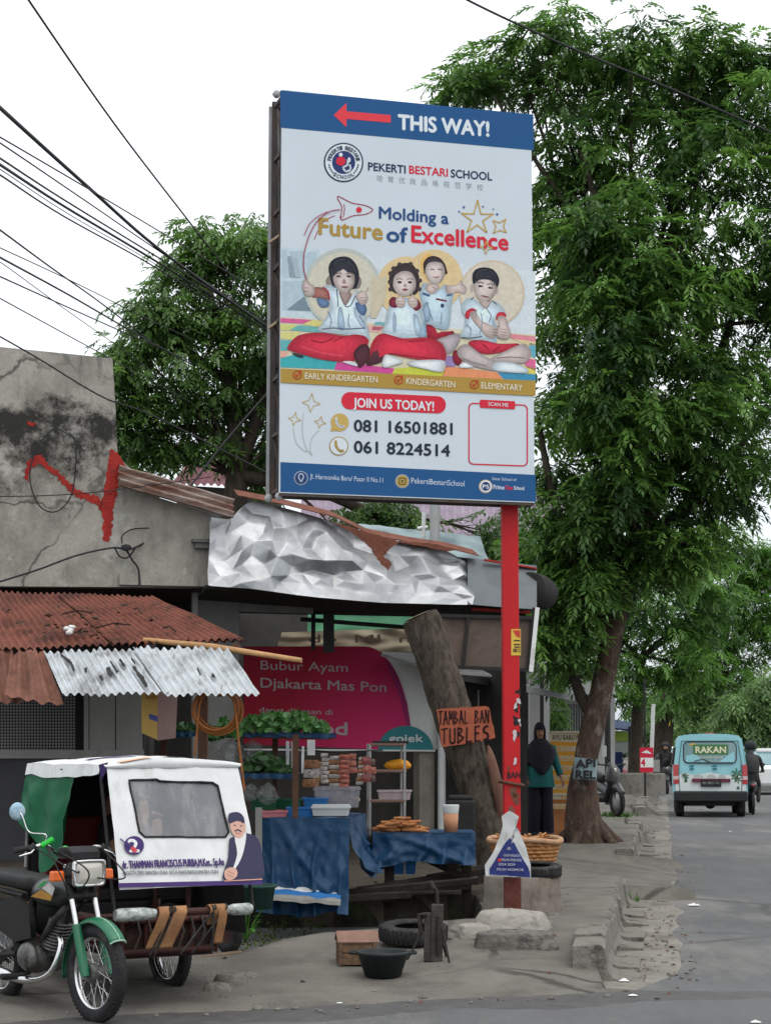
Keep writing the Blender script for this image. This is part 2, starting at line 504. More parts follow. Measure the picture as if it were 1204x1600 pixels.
add_layer(M_wall, 3.2, .57, .74, (.135, .13, .115), (2.2, 2.2, .22))
add_layer(M_wall, 1.5, .585, .64, (.40, .39, .36))
add_cracks(M_wall, .9, .012, (.07, .068, .06), .8)
def add_mould(m, z0, z1):      # black mould band with its own ragged shape
    t = m.node_tree; n = t.nodes; L = t.links.new; b = n['Principled BSDF']
    src = b.inputs['Base Color'].links[0].from_socket
    tcn = n.new('ShaderNodeTexCoord'); sp = n.new('ShaderNodeSeparateXYZ'); L(tcn.outputs['Object'], sp.inputs[0])
    ns = n.new('ShaderNodeTexNoise'); ns.inputs['Scale'].default_value = 1.9; ns.inputs['Detail'].default_value = 10; ns.inputs['Roughness'].default_value = .78
    L(tcn.outputs['Object'], ns.inputs['Vector'])
    r = n.new('ShaderNodeValToRGB'); el = r.color_ramp.elements
    mr_ = n.new('ShaderNodeMapRange'); mr_.inputs[1].default_value = z0; mr_.inputs[2].default_value = z1; L(sp.outputs[2], mr_.inputs[0])
    el[0].position = .0; el[0].color = (0, 0, 0, 1)
    el[1].position = 1; el[1].color = (0, 0, 0, 1)
    for p_, c_ in ((.22, .08), (.42, .19), (.54, .30), (.66, .36), (.735, .17), (.80, .0)):
        e_ = el.new(p_); e_.color = (c_, c_, c_, 1)
    L(mr_.outputs[0], r.inputs[0])
    a = n.new('ShaderNodeMath'); a.operation = 'ADD'; L(ns.outputs[0], a.inputs[0]); L(r.outputs[0], a.inputs[1])
    r2 = n.new('ShaderNodeValToRGB'); r2.color_ramp.elements[0].position = .70; r2.color_ramp.elements[1].position = .84
    L(a.outputs[0], r2.inputs[0])
    mx = n.new('ShaderNodeMix'); mx.data_type = 'RGBA'
    L(r2.outputs[0], mx.inputs[0]); L(src, mx.inputs[6]); mx.inputs[7].default_value = (.035, .034, .032, 1)
    L(mx.outputs[2], b.inputs['Base Color'])
M_dark = mat('near_black', (.03, .029, .028), .9, .3, 3, .2)  # one near black for voids, windows and other dark parts
M_grey = mat('grey_plaster', (.125, .125, .12), .9, .2, 2, .3, 30, dirt=(.08, .08, .078), damt=.4, dsc=2)
M_redp = mat('red_paint', (.33, .026, .02), .75, .3, 9, .6, 30, dirt=(.2, .03, .025), damt=.35, dsc=8)
def corr_mat(name, col, dirt, damt, metal, rough, dsc=3):
    return mat(name, col, rough, .22, 5, .25, 50, metal=metal, dirt=dirt, damt=damt, dsc=dsc)
M_rust = corr_mat('rusty_red_sheet', (.175, .058, .038), (.07, .026, .018), .55, 0, .85)
M_zinc = corr_mat('zinc_sheet', (.50, .53, .55), (.20, .20, .20), .42, .5, .5)
add_layer(M_zinc, 5, .60, .70, (.12, .075, .05), (1.5, .6, .6))
add_layer(M_rust, 4, .58, .70, (.045, .025, .02), (1.4, .6, .6))
M_foil = mat('crumpled_zinc', (.40, .415, .43), .47, .2, 2, .12, 6, metal=.7, dirt=(.26, .27, .28), damt=.5, dsc=1.4, spec=.4)
M_zgrey = mat('dull_zinc', (.13, .145, .155), .6, .15, 3, .15, 40, metal=.6)
M_black = mat('black_iron', (.02, .02, .02), .6, .3, 8, .1)
M_white = mat('white_paint', (.66, .67, .66), .6, .1, 3, .1, 30, dirt=(.42, .41, .38), damt=.3, dsc=3)
M_wood = mat('grey_wood', (.17, .125, .085), .85, .35, 6, .5, 40, dirt=(.07, .055, .04), damt=.4, dsc=4, stretch=(1, 1, 1))
M_brown = mat('brown_wood', (.10, .052, .034), .8, .3, 6, .4, 40)
M_bamboo = mat('bamboo', (.42, .24, .11), .6, .25, 5, .2)

ANG = R(17)
FAC = Pl((-4.314, 21.5, 0), (math.cos(ANG), math.sin(ANG), 0))
bz = thing('shop_building', FAC.px(160, 1164), 'old grey concrete shop with mould stained wall and crumpled metal eaves', 'building')
add_mould(M_wall, 1.9, 4.65)
# the upper wall, thick, with a stepped outline
WO = [(-400, 500), (-200, 520), (0, 542), (90, 551), (176, 560), (181, 640), (184, 712), (250, 778), (330, 803), (327, 918), (160, 917), (0, 916), (-400, 912)]
def prism(g, pl, px, th, n0=0.0):
    q = [pl.hit(*p) for p in px]
    if sum(q[i][0] * q[(i + 1) % len(q)][1] - q[(i + 1) % len(q)][0] * q[i][1] for i in range(len(q))) < 0: q.reverse()
    k = len(q)
    vs = [pl.pt(a, b, n0) for a, b in q] + [pl.pt(a, b, n0 - th) for a, b in q]
    g.add(vs, [tuple(range(k)), tuple(range(2 * k - 1, k - 1, -1))] + [(k + i, k + (i + 1) % k, (i + 1) % k, i) for i in range(k)])
g = MB(); prism(g, FAC, WO, .2)
wall_o = g.build('wall', M_wall, bz)
# projecting beam under the wall and the grey column at its end
g = MB()
prism(g, FAC, [(186, 897), (326, 900), (326, 917), (186, 914)], .06, .06)
g.build('beam', M_wall, wall_o)
g = MB(); prism(g, FAC, [(299, 843), (326, 843), (326, 849), (299, 848)], .1, .1); prism(g, FAC, [(303, 849), (326, 849), (326, 858), (303, 857)], .07, .08)
g.build('bracket', M_grey, wall_o)
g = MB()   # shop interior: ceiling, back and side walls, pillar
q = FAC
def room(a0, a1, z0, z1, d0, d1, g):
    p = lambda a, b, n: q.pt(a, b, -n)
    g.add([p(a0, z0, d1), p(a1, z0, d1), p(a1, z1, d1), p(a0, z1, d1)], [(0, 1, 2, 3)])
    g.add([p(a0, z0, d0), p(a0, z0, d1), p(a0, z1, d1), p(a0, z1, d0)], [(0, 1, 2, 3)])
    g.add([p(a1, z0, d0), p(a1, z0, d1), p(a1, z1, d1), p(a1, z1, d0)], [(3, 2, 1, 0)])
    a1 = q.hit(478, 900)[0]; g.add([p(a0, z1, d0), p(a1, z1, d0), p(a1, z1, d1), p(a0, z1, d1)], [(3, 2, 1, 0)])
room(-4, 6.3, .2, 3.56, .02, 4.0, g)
g.build('interior', mat('shade_dark_plaster', (.06, .058, .055), .9, .3, 2, .3), bz)  # plaster colour darkened to paint in the shade indoors
g = MB(); prism(g, FAC, [(316, 918), (382, 925), (382, 1330), (316, 1330)], .35, -.3)
g.build('pillar', M_grey, bz)
g = MB(); prism(g, FAC, [(380, 922), (500, 936), (500, 956), (384, 953), (384, 1002), (380, 1002)], .25, -.32)
g.build('lintel', M_grey, bz)
g = MB(); prism(g, FAC, [(304, 925), (312, 925), (312, 1200), (304, 1200)], .08, -.1)
g.build('pipe', M_grey, bz)
# red paint daubed on the wall
def ragged(pts, amp, step=4):
    out = []
    for i in range(len(pts)):
        a, b = Vector(pts[i]), Vector(pts[(i + 1) % len(pts)])
        k = max(1, int((b - a).length / step))
        for j in range(k):
            p = a.lerp(b, j / k)
            out.append((p.x + random.uniform(-amp, amp), p.y + random.uniform(-amp, amp)))
    return out
g = MB()
g.poly(FAC, ragged([(172, 700), (186, 708), (194, 722), (192, 740), (184, 762), (178, 800), (172, 846), (160, 845), (162, 815), (157, 795), (160, 780), (163, 760)], 2.4, 3), 3)
g.poly(FAC, ragged([(38, 748), (42, 722), (52, 712), (64, 710), (74, 722), (98, 745), (120, 764), (152, 776), (160, 784), (157, 796), (140, 784), (108, 770), (88, 745), (62, 724), (48, 732), (44, 752)], 2.4, 3), 3)
g.poly(FAC, ragged([(42, 658), (52, 661), (58, 660), (52, 667), (44, 664)], .8), 3)
g.build('paint_daub', M_redp, wall_o)

# ridge of rusty corrugated sheet
def P4(c, s, t):
    a = c[0].lerp(c[1], s); b = c[3].lerp(c[2], s)
    return a.lerp(b, t)
def corrugated(g, c, waves, amp, nu=None, nv=8, across='u', sag=0.0, seed=0, th=0.004, ragg=0.0):
    nrm = (c[1] - c[0]).cross(c[3] - c[0]).normalized()
    nu = nu or int(waves * 7)
    def fn(s, t):
        if ragg:
            t2 = t * (1 + ragg * noise.noise((s * 9, seed, 1)))
        else: t2 = t
        p = P4(c, s, t2)
        ph = (s if across == 'u' else t) * waves * 2 * math.pi
        return p + nrm * (amp * math.cos(ph) + sag * noise.noise((s * 4 + seed, t * 3, seed)))
    if across == 'u': g.grid(fn, nu, nv)
    else: g.grid(fn, nv, nu)
FB = Pl(FAC.pt(0, 0, .12), FAC.R)
g = MB()
corrugated(g, [FB.px(188, 722, -.1), FB.px(369, 776, -.15), FB.px(362, 812, .1), FB.px(183, 762, .12)], 3.4, .03, nu=40, nv=24, across='v', sag=.02)
M_ridge = mat('rusty_ridge', (.30, .25, .22), .55, .3, 4, .2, 40, metal=.5, dirt=(.13, .045, .022), damt=.72, dsc=2.2, stretch=(.7, .7, 3.5))
g.build('ridge_sheet', M_ridge, bz)

# crumpled zinc apron
AP = Pl(FAC.pt(0, 0, .5), FAC.R)
UP = Pl(FAC.pt(0, 0, -.05), FAC.R)
from mathutils.geometry import delaunay_2d_cdt
def apron(u0, u1, top, bot, g, seed, amp, n_in, smooth=False):
    rd = random.Random(seed)
    asp = 2.6
    pts = [(x / 12 * asp, y) for x in range(13) for y in (0, 1)] + [(x * asp, y / 5) for y in range(1, 5) for x in (0, 1)]
    k = 0
    while len(pts) < 34 + n_in and k < 9000:
        k += 1; p = (rd.random() * asp, .04 + .92 * rd.random())
        if min((p[0] - q[0]) ** 2 + (p[1] - q[1]) ** 2 for q in pts) > (.30 / math.sqrt(n_in / 40)) ** 2 * rd.uniform(.25, 1): pts.append(p)
    vs, _, fs = delaunay_2d_cdt([Vector(p) for p in pts], [], [], 0, 1e-4)[:3]
    out = []
    for v in vs:
        s, t = v.x / asp, v.y
        u = lerp(u0, u1, s); p = UP.px(u, top(u)).lerp(AP.px(u, bot(u)), t)
        e = min(1, 5 * t, 3 * (1 - t) + .3)
        h = .8 * noise.noise((p.x * 1.4 + p.z * .7, p.z * 2.2, seed)) + rd.uniform(-.45, .45)
        out.append(p + FAC.N * (amp * e * h))
    g.add(out, [tuple(f) for f in fs], smooth)
itp = lambda pts: (lambda u: float(np.interp(u, [p[0] for p in pts], [p[1] for p in pts])))
g = MB()
apron(326, 738, itp([(326, 808), (362, 812), (366, 776), (440, 792), (520, 815), (600, 845), (660, 848), (710, 866), (738, 884)]),
      itp([(326, 915), (400, 920), (480, 932), (600, 942), (738, 945)]), g, 4, .20, 110, False)
apr = g.build('zinc_apron', M_foil, bz)
rd_ = random.Random(5); ne = len(apr.data.edges); cnt = {}
for p in apr.data.polygons:
    for k in p.edge_keys: cnt[k] = cnt.get(k, 0) + 1
ca = apr.data.attributes.new('crease_edge', 'FLOAT', 'EDGE')
for i, e_ in enumerate(apr.data.edges): ca.data[i].value = 1.0 if cnt.get(tuple(sorted(e_.vertices)), 1) == 1 else (rd_.uniform(.7, 1) if rd_.random() < .82 else rd_.uniform(0, .35))
q_ = apr.modifiers.new('s', 'SUBSURF'); q_.levels = q_.render_levels = 3
g = MB()
apron(730, 838, itp([(730, 872), (775, 876), (838, 884)]), itp([(730, 944), (800, 950), (838, 952)]), g, 2, .02, 12)
g.build('grey_flashing', M_zgrey, bz)
g = MB()   # rusty ridge cap running down behind the apron with the torn tongue
cap = [(368, 772), (440, 786), (520, 806), (575, 833), (640, 846), (700, 855), (742, 866)]
for (a, b) in zip(cap, cap[1:]):
    p0, p1 = UP.px(*a), UP.px(*b)
    g.slab([p0 + FAC.N * .14 - Vector((0, 0, .03)), p1 + FAC.N * .14 - Vector((0, 0, .03)), p1 + FAC.N * -.1 + Vector((0, 0, .07)), p0 + FAC.N * -.1 + Vector((0, 0, .07))], .01)
tng = Pl(FAC.pt(0, 0, .36), FAC.R)
g.poly(tng, ragged([(520, 815), (575, 832), (625, 846), (608, 858), (600, 868), (612, 882), (607, 891), (592, 878), (580, 858), (558, 838)], 1.2), 1)
g.poly(tng, ragged([(618, 846), (668, 848), (715, 858), (700, 862), (650, 852)], .8), 1)
g.build('ridge_cap', mat('rust_brown', (.16, .06, .04), .85, .35, 8, .4), bz)
# black void below the apron with its battens
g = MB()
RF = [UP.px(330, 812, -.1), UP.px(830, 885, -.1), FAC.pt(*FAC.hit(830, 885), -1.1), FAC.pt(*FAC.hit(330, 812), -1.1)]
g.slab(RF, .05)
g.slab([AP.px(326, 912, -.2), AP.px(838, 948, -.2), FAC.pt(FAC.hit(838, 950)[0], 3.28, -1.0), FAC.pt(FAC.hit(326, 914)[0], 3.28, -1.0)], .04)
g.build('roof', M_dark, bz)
g = MB()
for a, b in (((495, 948), (700, 952)), ((500, 960), (690, 975)), ((520, 945), (520, 1010))):
    g.beam(FAC.px(*a, -.9), FAC.px(*b, -.9), .05)
g.beam(FAC.px(538, 935, -.7), FAC.px(538, 1015, -.7), .13)
split_build(g, 'batten', M_black, bz)
# gutter end at the right, drum shaped
g = MB()
c0 = FAC.px(822, 920, .1)
c1 = FAC.px(862, 925, -.3)
g.tube([c0, c0.lerp(c1, .5), c1], [.20, .215, .20], 18)
g.build('gutter_end', M_dark, bz)
g = MB(); g.beam(UP.px(752, 876, .1), UP.px(835, 889, .05), .05, .02); g.beam(AP.px(745, 950, -.2), AP.px(836, 955, -.2), .05, .035)
split_build(g, 'red_edge', M_redp, bz)
# ------------------------------------------------------------ kiosk with the red tin roof
kz = thing('kiosk', (-2.9, 16.7, .25), 'roadside kiosk with rusty red corrugated roof and wire mesh window', 'kiosk')
C_red = [P(-160, 1018, 15.9), P(382, 1001, 15.6), P(238, 932, 18.0), P(-160, 921, 18.3)]
g = MB(); corrugated(g, C_red, 44, .013, nu=44 * 8, nv=6, sag=.03, seed=1)
rf = g.build('roof', M_rust, kz)
g = MB()   # second layer sheet edge, lapped
nrm = (C_red[1] - C_red[0]).cross(C_red[3] - C_red[0]).normalized()
corrugated(g, [P4(C_red, .62, 0) + nrm * .012, P4(C_red, .995, 0) + nrm * .012, P4(C_red, .985, .96) + nrm * .012, P4(C_red, .62, .96) + nrm * .012], 17, .013, nu=17 * 8, nv=6, sag=.03, seed=1)
g.build('lapped_sheet', M_rust, rf)
g = MB()
corrugated(g, [P(98, 1086, 15.0), P(264, 1083, 14.95), P(214, 1014, 15.65), P(68, 1018, 15.75)], 13, .014, nu=13 * 8, nv=5, sag=.02, seed=3, ragg=.06)
corrugated(g, [P(256, 1085, 14.92), P(406, 1086, 14.9), P(354, 1012, 15.5), P(208, 1013, 15.62)], 12, .014, nu=12 * 8, nv=5, sag=.02, seed=5, ragg=.05)
g.build('zinc_awning', M_zinc, kz)
g = MB()
M_rust2 = corr_mat('dark_rust_sheet', (.19, .085, .06), (.09, .04, .028), .6, .1, .85)
corrugated(g, [P(-130, 1103, 15.25), P(38, 1097, 15.2), P(20, 1017, 15.82), P(-130, 1020, 15.9)], 9, .014, nu=72, nv=5, sag=.03, seed=8, ragg=.1)
corrugated(g, [P(8, 1088, 15.12), P(100, 1103, 15.05), P(68, 1017, 15.74), P(18, 1018, 15.76)], 4, .014, nu=40, nv=5, sag=.04, seed=9, ragg=.12)
g.build('rust_awning', M_rust2, kz)
KF = Pl((0, 16.7, 0), (1, -.02, 0))
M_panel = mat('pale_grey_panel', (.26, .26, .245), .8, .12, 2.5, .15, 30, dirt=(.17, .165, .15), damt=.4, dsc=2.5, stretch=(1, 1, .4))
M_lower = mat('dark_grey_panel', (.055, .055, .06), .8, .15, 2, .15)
g = MB()
def pbox(g, pl, u0, v0, u1, v1, th=.04, n=0.0):
    return prism(g, pl, [(u0, v0), (u1, v0), (u1, v1), (u0, v1)], th, n)
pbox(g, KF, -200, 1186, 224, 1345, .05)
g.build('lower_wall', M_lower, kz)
g = MB()
pbox(g, KF, 140, 1060, 180, 1184, .03, .01); pbox(g, KF, 182, 1060, 223, 1184, .03, .006)
split_build(g, 'door_panel', M_panel, kz)
g = MB()
pbox(g, KF, -200, 1172, 224, 1185, .07, .03); pbox(g, KF, 132, 1050, 139, 1172, .05, .02)
g.build('window_frame', M_panel, kz)
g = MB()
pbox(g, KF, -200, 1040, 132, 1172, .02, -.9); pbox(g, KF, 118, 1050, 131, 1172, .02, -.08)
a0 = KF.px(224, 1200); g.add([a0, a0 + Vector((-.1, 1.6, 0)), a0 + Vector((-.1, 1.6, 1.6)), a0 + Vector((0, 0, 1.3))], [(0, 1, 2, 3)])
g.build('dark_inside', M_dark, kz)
g = MB()
M_mesh = mat('wire_mesh', (.30, .30, .31), .5, .1, 3, 0, metal=.4)
for i in range(34):
    u = -40 + i * 4.7
    if u < 117: g.beam(KF.px(u, 1040, -.03), KF.px(u, 1172, -.03), .0045)
for j in range(29): g.beam(KF.px(-60, 1040 + j * 4.7, -.03), KF.px(117, 1040 + j * 4.7, -.03), .0045)
g.build('mesh_screen', M_mesh, kz)
g = MB(); g.beam(P(368, 1010, 15.62), P(372, 1012, 17.3), .05)
for X_ in (P(318, 1090, 15.7), P(-20, 1090, 15.9)): g.beam((X_.x, X_.y, gz(X_.x, X_.y)), (X_.x, X_.y, 2.4), .075)
split_build(g, 'post', M_brown, kz)
g = MB(); g.tube([P(225, 1000, 15.75), P(330, 1010, 15.55), P(471, 1032, 15.3)], [.022, .026, .021], 10)
props(g.build('bamboo_pole', M_bamboo), 'pale bamboo pole sticking out from beneath the red kiosk roof', 'pole')
# leaves and rubbish on the roof
RP = Pl(C_red[0] + nrm * .03, C_red[1] - C_red[0], C_red[3] - C_red[0])
M_leafd = mat('dead_leaf', (.03, .02, .015), .8, .5, 9, .2)
g = MB()
def dead(g, p, r, nr):
    t = random.uniform(0, 6.28); x = Vector((math.cos(t), math.sin(t), 0)); y = nr.cross(x).normalized()
    g.add([p - x * r, p + y * r * .4 + nr * r * .3, p + x * r + nr * r * .4, p - y * r * .4 + nr * r * .15], [(0, 1, 2, 3)])
for i in range(170):
    k = random.random()
    if k < .7: u, v = random.gauss(115, 32), random.gauss(988, 7)
    elif k < .85: u, v = random.gauss(120, 16), random.gauss(966, 4)
    else: u, v = random.uniform(5, 290), random.uniform(945, 995)
    u = min(u, 185 + (v - 960)); v = min(v, 1001)
    dead(g, RP.px(u, v, .012), random.uniform(.015, .04), RP.N)
for u, v in ((12, 960), (33, 976), (76, 966), (148, 971), (238, 974), (196, 949), (184, 983), (75, 983)):
    for i in range(5): dead(g, RP.px(u + random.gauss(0, 2), v + random.gauss(0, 2), .02), .05, RP.N)
for a, b in (((98, 963), (145, 961)), ((150, 985), (205, 980)), ((210, 955), (222, 962)), ((255, 985), (275, 990))):
    g.tube([RP.px(*a, .02), RP.px((a[0] + b[0]) / 2, (a[1] + b[1]) / 2 - 1.5, .04), RP.px(*b, .02)], .007, 5)
props(g.build('fallen_leaves', M_leafd, loc=(0, 0, 0)), 'dark dead leaves and twigs lying on the red tin roof', 'leaves', kind='stuff')
g = MB()
for i in range(5):
    c = RP.px(108 + random.gauss(0, 4), 987 + random.gauss(0, 3), .03); g.ball(c, random.uniform(.018, .035), 7, 5, (1, 1, .7))
props(g.build('plastic_litter', M_white), 'crumpled white plastic litter among the leaves on the red roof', 'litter')
# torn dark holes in the zinc, drawn as flat near black patches
g = MB()
ZP = Pl(P(98, 1086, 14.97), P(264, 1083, 14.92) - P(98, 1086, 14.97), P(68, 1018, 15.75) - P(98, 1086, 14.97))
for pts in ([(92, 1021), (100, 1028), (112, 1036), (118, 1050), (116, 1054), (110, 1042), (98, 1032)], [(131, 1048), (138, 1046), (137, 1054), (133, 1055)], [(155, 1060), (160, 1058), (163, 1066), (159, 1069)],
            [(166, 1048), (172, 1045), (178, 1058), (174, 1062), (168, 1058)], [(172, 1036), (177, 1040), (186, 1053), (182, 1056)], [(186, 1033), (190, 1033), (196, 1044), (192, 1046)],
            [(205, 1030), (211, 1038), (216, 1052), (226, 1062), (232, 1077), (228, 1078), (218, 1064), (209, 1050)], [(308, 1045), (315, 1058), (312, 1060)], [(332, 1054), (338, 1062), (330, 1062)]):
    g.poly(ZP, ragged(pts, .8, 3), 14)
split_build(g, 'dark_patch', M_dark, kz)

# ------------------------------------------------------------ carton, hose, banner
M_cart = mat('yellow_carton', (.50, .33, .10), .8, .12, 4, .1, dirt=(.38, .23, .08), damt=.3)
CB = Pl(P(222, 1156, 15.5), (1, .3, 0))
cz = thing('carton_box', P(236, 1150, 15.5), 'flattened yellow carton hanging below the kiosk awning', 'carton')
g = MB(); prism(g, CB, [(222, 1072), (247, 1072), (246, 1156), (222, 1145)], .03)
g.build('front', M_cart, cz)
g = MB(); g.slab([CB.px(247, 1157), CB.px(247, 1157) + Vector((.12, .2, .02)), CB.px(247, 1070) + Vector((.14, .2, 0)), CB.px(247, 1070)], .01)
g.build('side_flap', mat('pinkish_board', (.30, .20, .18), .8, .1), cz)
g = MB(); M_blk = flat('black_print', (.025, .024, .03)); g.text(CB, 'ROMA', (229, 1092), (245, 1094), 8, 2); g.build('print', flat('orange_print', (.45, .17, .03)), cz)
g = MB(); g.poly(CB, [(233, 1115), (246, 1119), (246, 1128), (233, 1123)], 2); g.build('stamp', flat('blue_print', (.08, .09, .3)), cz)

M_hose = mat('orange_hose', (.24, .085, .022), .5, .3, 12, .1)
g = MB()
hc = P(339, 1108, 15.1)
for k in range(7):
    r_ = .155 + .012 * (k % 4); dx, dz = random.uniform(-.012, .012), random.uniform(-.02, .012)
    pts = [hc + Vector((dx + r_ * math.cos(t) * (1.02), -.03 + .012 * k, dz + r_ * math.sin(t))) for t in [2 * math.pi * i / 40 for i in range(40)]]
    g.tube(pts, .0085, 6, closed=True)
for k, (a, b) in enumerate((((313, 1098), (304, 1180)), ((366, 1100), (382, 1235)))):
    p0, p1, p2 = P(340, 1086 + 2 * k, 15.06), P(*a, 15.05), P(*b, 15.1)
    g.tube([Vector(q) for q in catmull([p0, p0.lerp(p1, .6) + Vector((0, 0, .05)), p1, p1.lerp(p2, .5), p2], 6, False)], .010, 6)
props(g.build('hose', M_hose), 'coiled brown air hose hanging on the post beside the carton', 'hose')

BN = Pl(FAC.pt(0, 0, -1.25), FAC.R)
bn = thing('shop_banner', BN.px(510, 1170), 'dark red food shop banner with white lettering behind the stalls', 'banner')
def sheet_mat(name, col, col2, axis_scale=1):
    return mat(name, col, .65, .12, 1.5, .1, 12, spec=.12)
M_bred = sheet_mat('banner_red', (.27, .012, .03), None)
def print_fade(m, c0, c1, p0, p1):      # the printed blend of the banner: dark red to magenta
    t = m.node_tree; n = t.nodes; L = t.links.new
    tcn = n.new('ShaderNodeTexCoord'); vm_ = n.new('ShaderNodeVectorMath'); vm_.operation = 'DOT_PRODUCT'
    d = Vector(p1) - Vector(p0); vm_.inputs[1].default_value = tuple(d / d.length_squared)
    sb_ = n.new('ShaderNodeVectorMath'); sb_.operation = 'SUBTRACT'; sb_.inputs[1].default_value = tuple(p0)
    L(tcn.outputs['Object'], sb_.inputs[0]); L(sb_.outputs[0], vm_.inputs[0])
    r = n.new('ShaderNodeValToRGB'); r.color_ramp.elements[0].color = tuple(c0) + (1,); r.color_ramp.elements[1].color = tuple(c1) + (1,)
    L(vm_.outputs['Value'], r.inputs[0]); L(r.outputs[0], n['Principled BSDF'].inputs['Base Color'])
_o = Vector(bn.location)
print_fade(M_bred, (.27, .012, .03), (.52, .03, .125), BN.px(470, 1060) - _o, BN.px(590, 1150) - _o)
M_bedge = sheet_mat('banner_edge', (.30, .03, .14), None)
def wavy(g, pl, px, th=.01):
    prism(g, pl, px, th)
arc = [(632 - 62 + 73 * math.sin(t), 1170 - 160 * math.cos(t)) for t in [i * math.pi / 2 / 14 for i in range(15)]]
g = MB().mat(M_bred); prism(g, BN, [(381, 1010), (570, 1010)] + arc + [(643, 1170), (600, 1171), (381, 1163)], .02)
g.mat(M_bedge)
g.poly(BN, [(600, 1026), (612, 1040)] + [(624, 1064), (636, 1100), (641, 1135), (643, 1170), (637, 1170), (634, 1130), (626, 1095), (612, 1058)], 2)
g.build('sheet', None, bn)
g = MB().mat(flat('banner_grey', (.34, .30, .31)))
g.text(BN, 'Bubur Ayam', (407, 1046), (543, 1050), 15, 3, 0)
g.text(BN, 'Djakarta Mas Pon', (407, 1074), (603, 1081), 16, 3, .012)
g.text(BN, 'dapat dipesan di', (405, 1113), (519, 1117), 9, 3, 0)
g.text(BN, 'gofood', (418, 1145), (542, 1148), 20, 3, .035)
g.build('lettering', None, bn)
g = MB(); prism(g, BN, [(600, 1018), (655, 1020), (688, 1060), (692, 1171), (600, 1171)], .05, -.025)
g.build('white_board', M_white, bn)
g = MB(); g.poly(BN, [(590, 1172)] + [(633 - 43 * math.cos(t), 1172 - 38 * math.sin(t)) for t in [i * math.pi / 16 for i in range(1, 16)]] + [(677, 1172)], 4)
g.mat(flat('teal', (.03, .20, .21))); g.cur = 0; g.mats = [flat('teal_disc', (.035, .20, .22))]
g.build('teal_disc', None, bn)
g = MB(); g.text(BN, 'gojek', (607, 1159), (660, 1159), 12, 6, .03); g.build('small_lettering', M_white, bn)
g = MB(); g.beam(BN.px(381, 1171, .01), BN.px(679, 1173, .01), .02); g.build('rail', M_white, bn)

g = MB()
CBN = Pl(FAC.pt(0, 0, -1.9), FAC.R)
def cloth(g, pl, px4, amp, seed, nu=24, nv=10):
    c = [pl.px(*p) for p in px4]
    g.grid(lambda s, t: P4(c, s, t) + pl.N * amp * noise.noise((s * 5 + seed, t * 3, seed)), nu, nv)
M_cream = mat('cream_cloth', (.42, .37, .27), .85, .15, 3, .1); 
cloth(g, CBN, [(430, 1020), (650, 1018), (630, 982), (440, 988)], .06, 3)
c_ = g.build('cream_banner', M_cream); props(c_, 'old cream cloth banner sagging above the red food banner', 'banner')
g = MB(); T2 = Pl(CBN.pt(0, 0, .09), CBN.R)
g.text(T2, 'n  IM  ob', (640, 1004), (482, 1004), -13, 1, .02); o = g.build('lettering', flat('faded_brown', (.12, .09, .07)), c_)
M_greens = mat('green_shade_sheet', (.12, .34, .20), .7, .2, 3, .1)
g = MB(); cloth(g, Pl(FAC.pt(0, 0, -2.6), FAC.R), [(480, 1000), (690, 1000), (690, 940), (480, 930)], .05, 6)
props(g.build('shade_sheet', M_greens), 'green shade sheet hanging high under the shop roof', 'sheet')
M_wallp = mat('pillar_plaster', (.26, .235, .20), .9, .25, 3, .3, 30, dirt=(.12, .11, .09), damt=.45, dsc=3)
g = MB(); PLN = Pl(FAC.pt(0, 0, -1.3), FAC.R)
prism(g, PLN, [(655, 1172), (678, 1172), (678, 1305), (655, 1305)], .25)
props(g.build('pillar', M_wallp), 'weathered plaster pillar below the teal disc of the banner', 'pillar')
g = MB(); g.tube([PLN.px(685, 1040, .12), PLN.px(685, 1310, .12)], .05, 12)
props(g.build('drain_pipe', M_white), 'white upright drain pipe beside the plaster pillar', 'pipe')

# ------------------------------------------------------------ vegetable stall
M_tarp = mat('blue_tarp', (.009, .048, .115), .5, .12, 9, .3, 30, dirt=(.006, .032, .08), damt=.25, dsc=4, spec=.3)
SZ = 1.02; SY = 16.95
vz = thing('vegetable_stall', (P(475, 1300, SY).x, SY, .25), 'wooden vegetable stall with blue tarp over table and shelves', 'stall')
def tarp_drop(g, p0, p1, z0, depth, seed, nu=80, nv=36, lean=.12, hem=.08):
    d = Vector(p1) - Vector(p0); nn = Vector((d.y, -d.x, 0)).normalized()
    def fn(s, t):
        p = Vector(p0) + d * s
        L_ = depth * (1 + hem * noise.noise((s * 3, seed, 0)))
        f = .045 * noise.noise((s * 4 + t * 1.9, t * 1.6, seed)) + .02 * abs(noise.noise((s * 7 - t * 5, t * 4 + s * 3, seed + 2))) + .075 * (1 - abs(math.sin(s * 9 + seed + 2.4 * t * (s - .3) + 2.2 * noise.noise((s * 2.6, t * 1.1, seed))))) ** 2.5 * (.25 + t) + .05 * max(0, 1 - abs((s - .25) * 1.2 - (t - .1) * .9) * 9) + .02 * noise.noise((s * 14, t * 9, seed)) + .03 * abs(noise.noise((s * 4 - t * 3, t * 2 + s * 2, seed + 4)))
        return p + Vector((0, 0, z0 - p.z - L_ * t)) + nn * (f * (.3 + t) + lean * t * t)
    g.grid(fn, nu, nv)
tl, tr = P(404, 1275, SY - .05), P(546, 1275, SY - .1)
g = MB()
tarp_drop(g, tl, tr, SZ, .80, 2.2)
tarp_drop(g, tr, tr + Vector((.12, 1.3, 0)), SZ, .5, 7.1, 30, 14)
g.grid(lambda s, t: (lerp(tl.x, tr.x, s) + .1 * t, lerp(SY - .07, SY + 1.3, t), SZ + .012 * noise.noise((s * 6, t * 6, 2))), 20, 14)
g.build('table_tarp', M_tarp, vz)
g = MB()
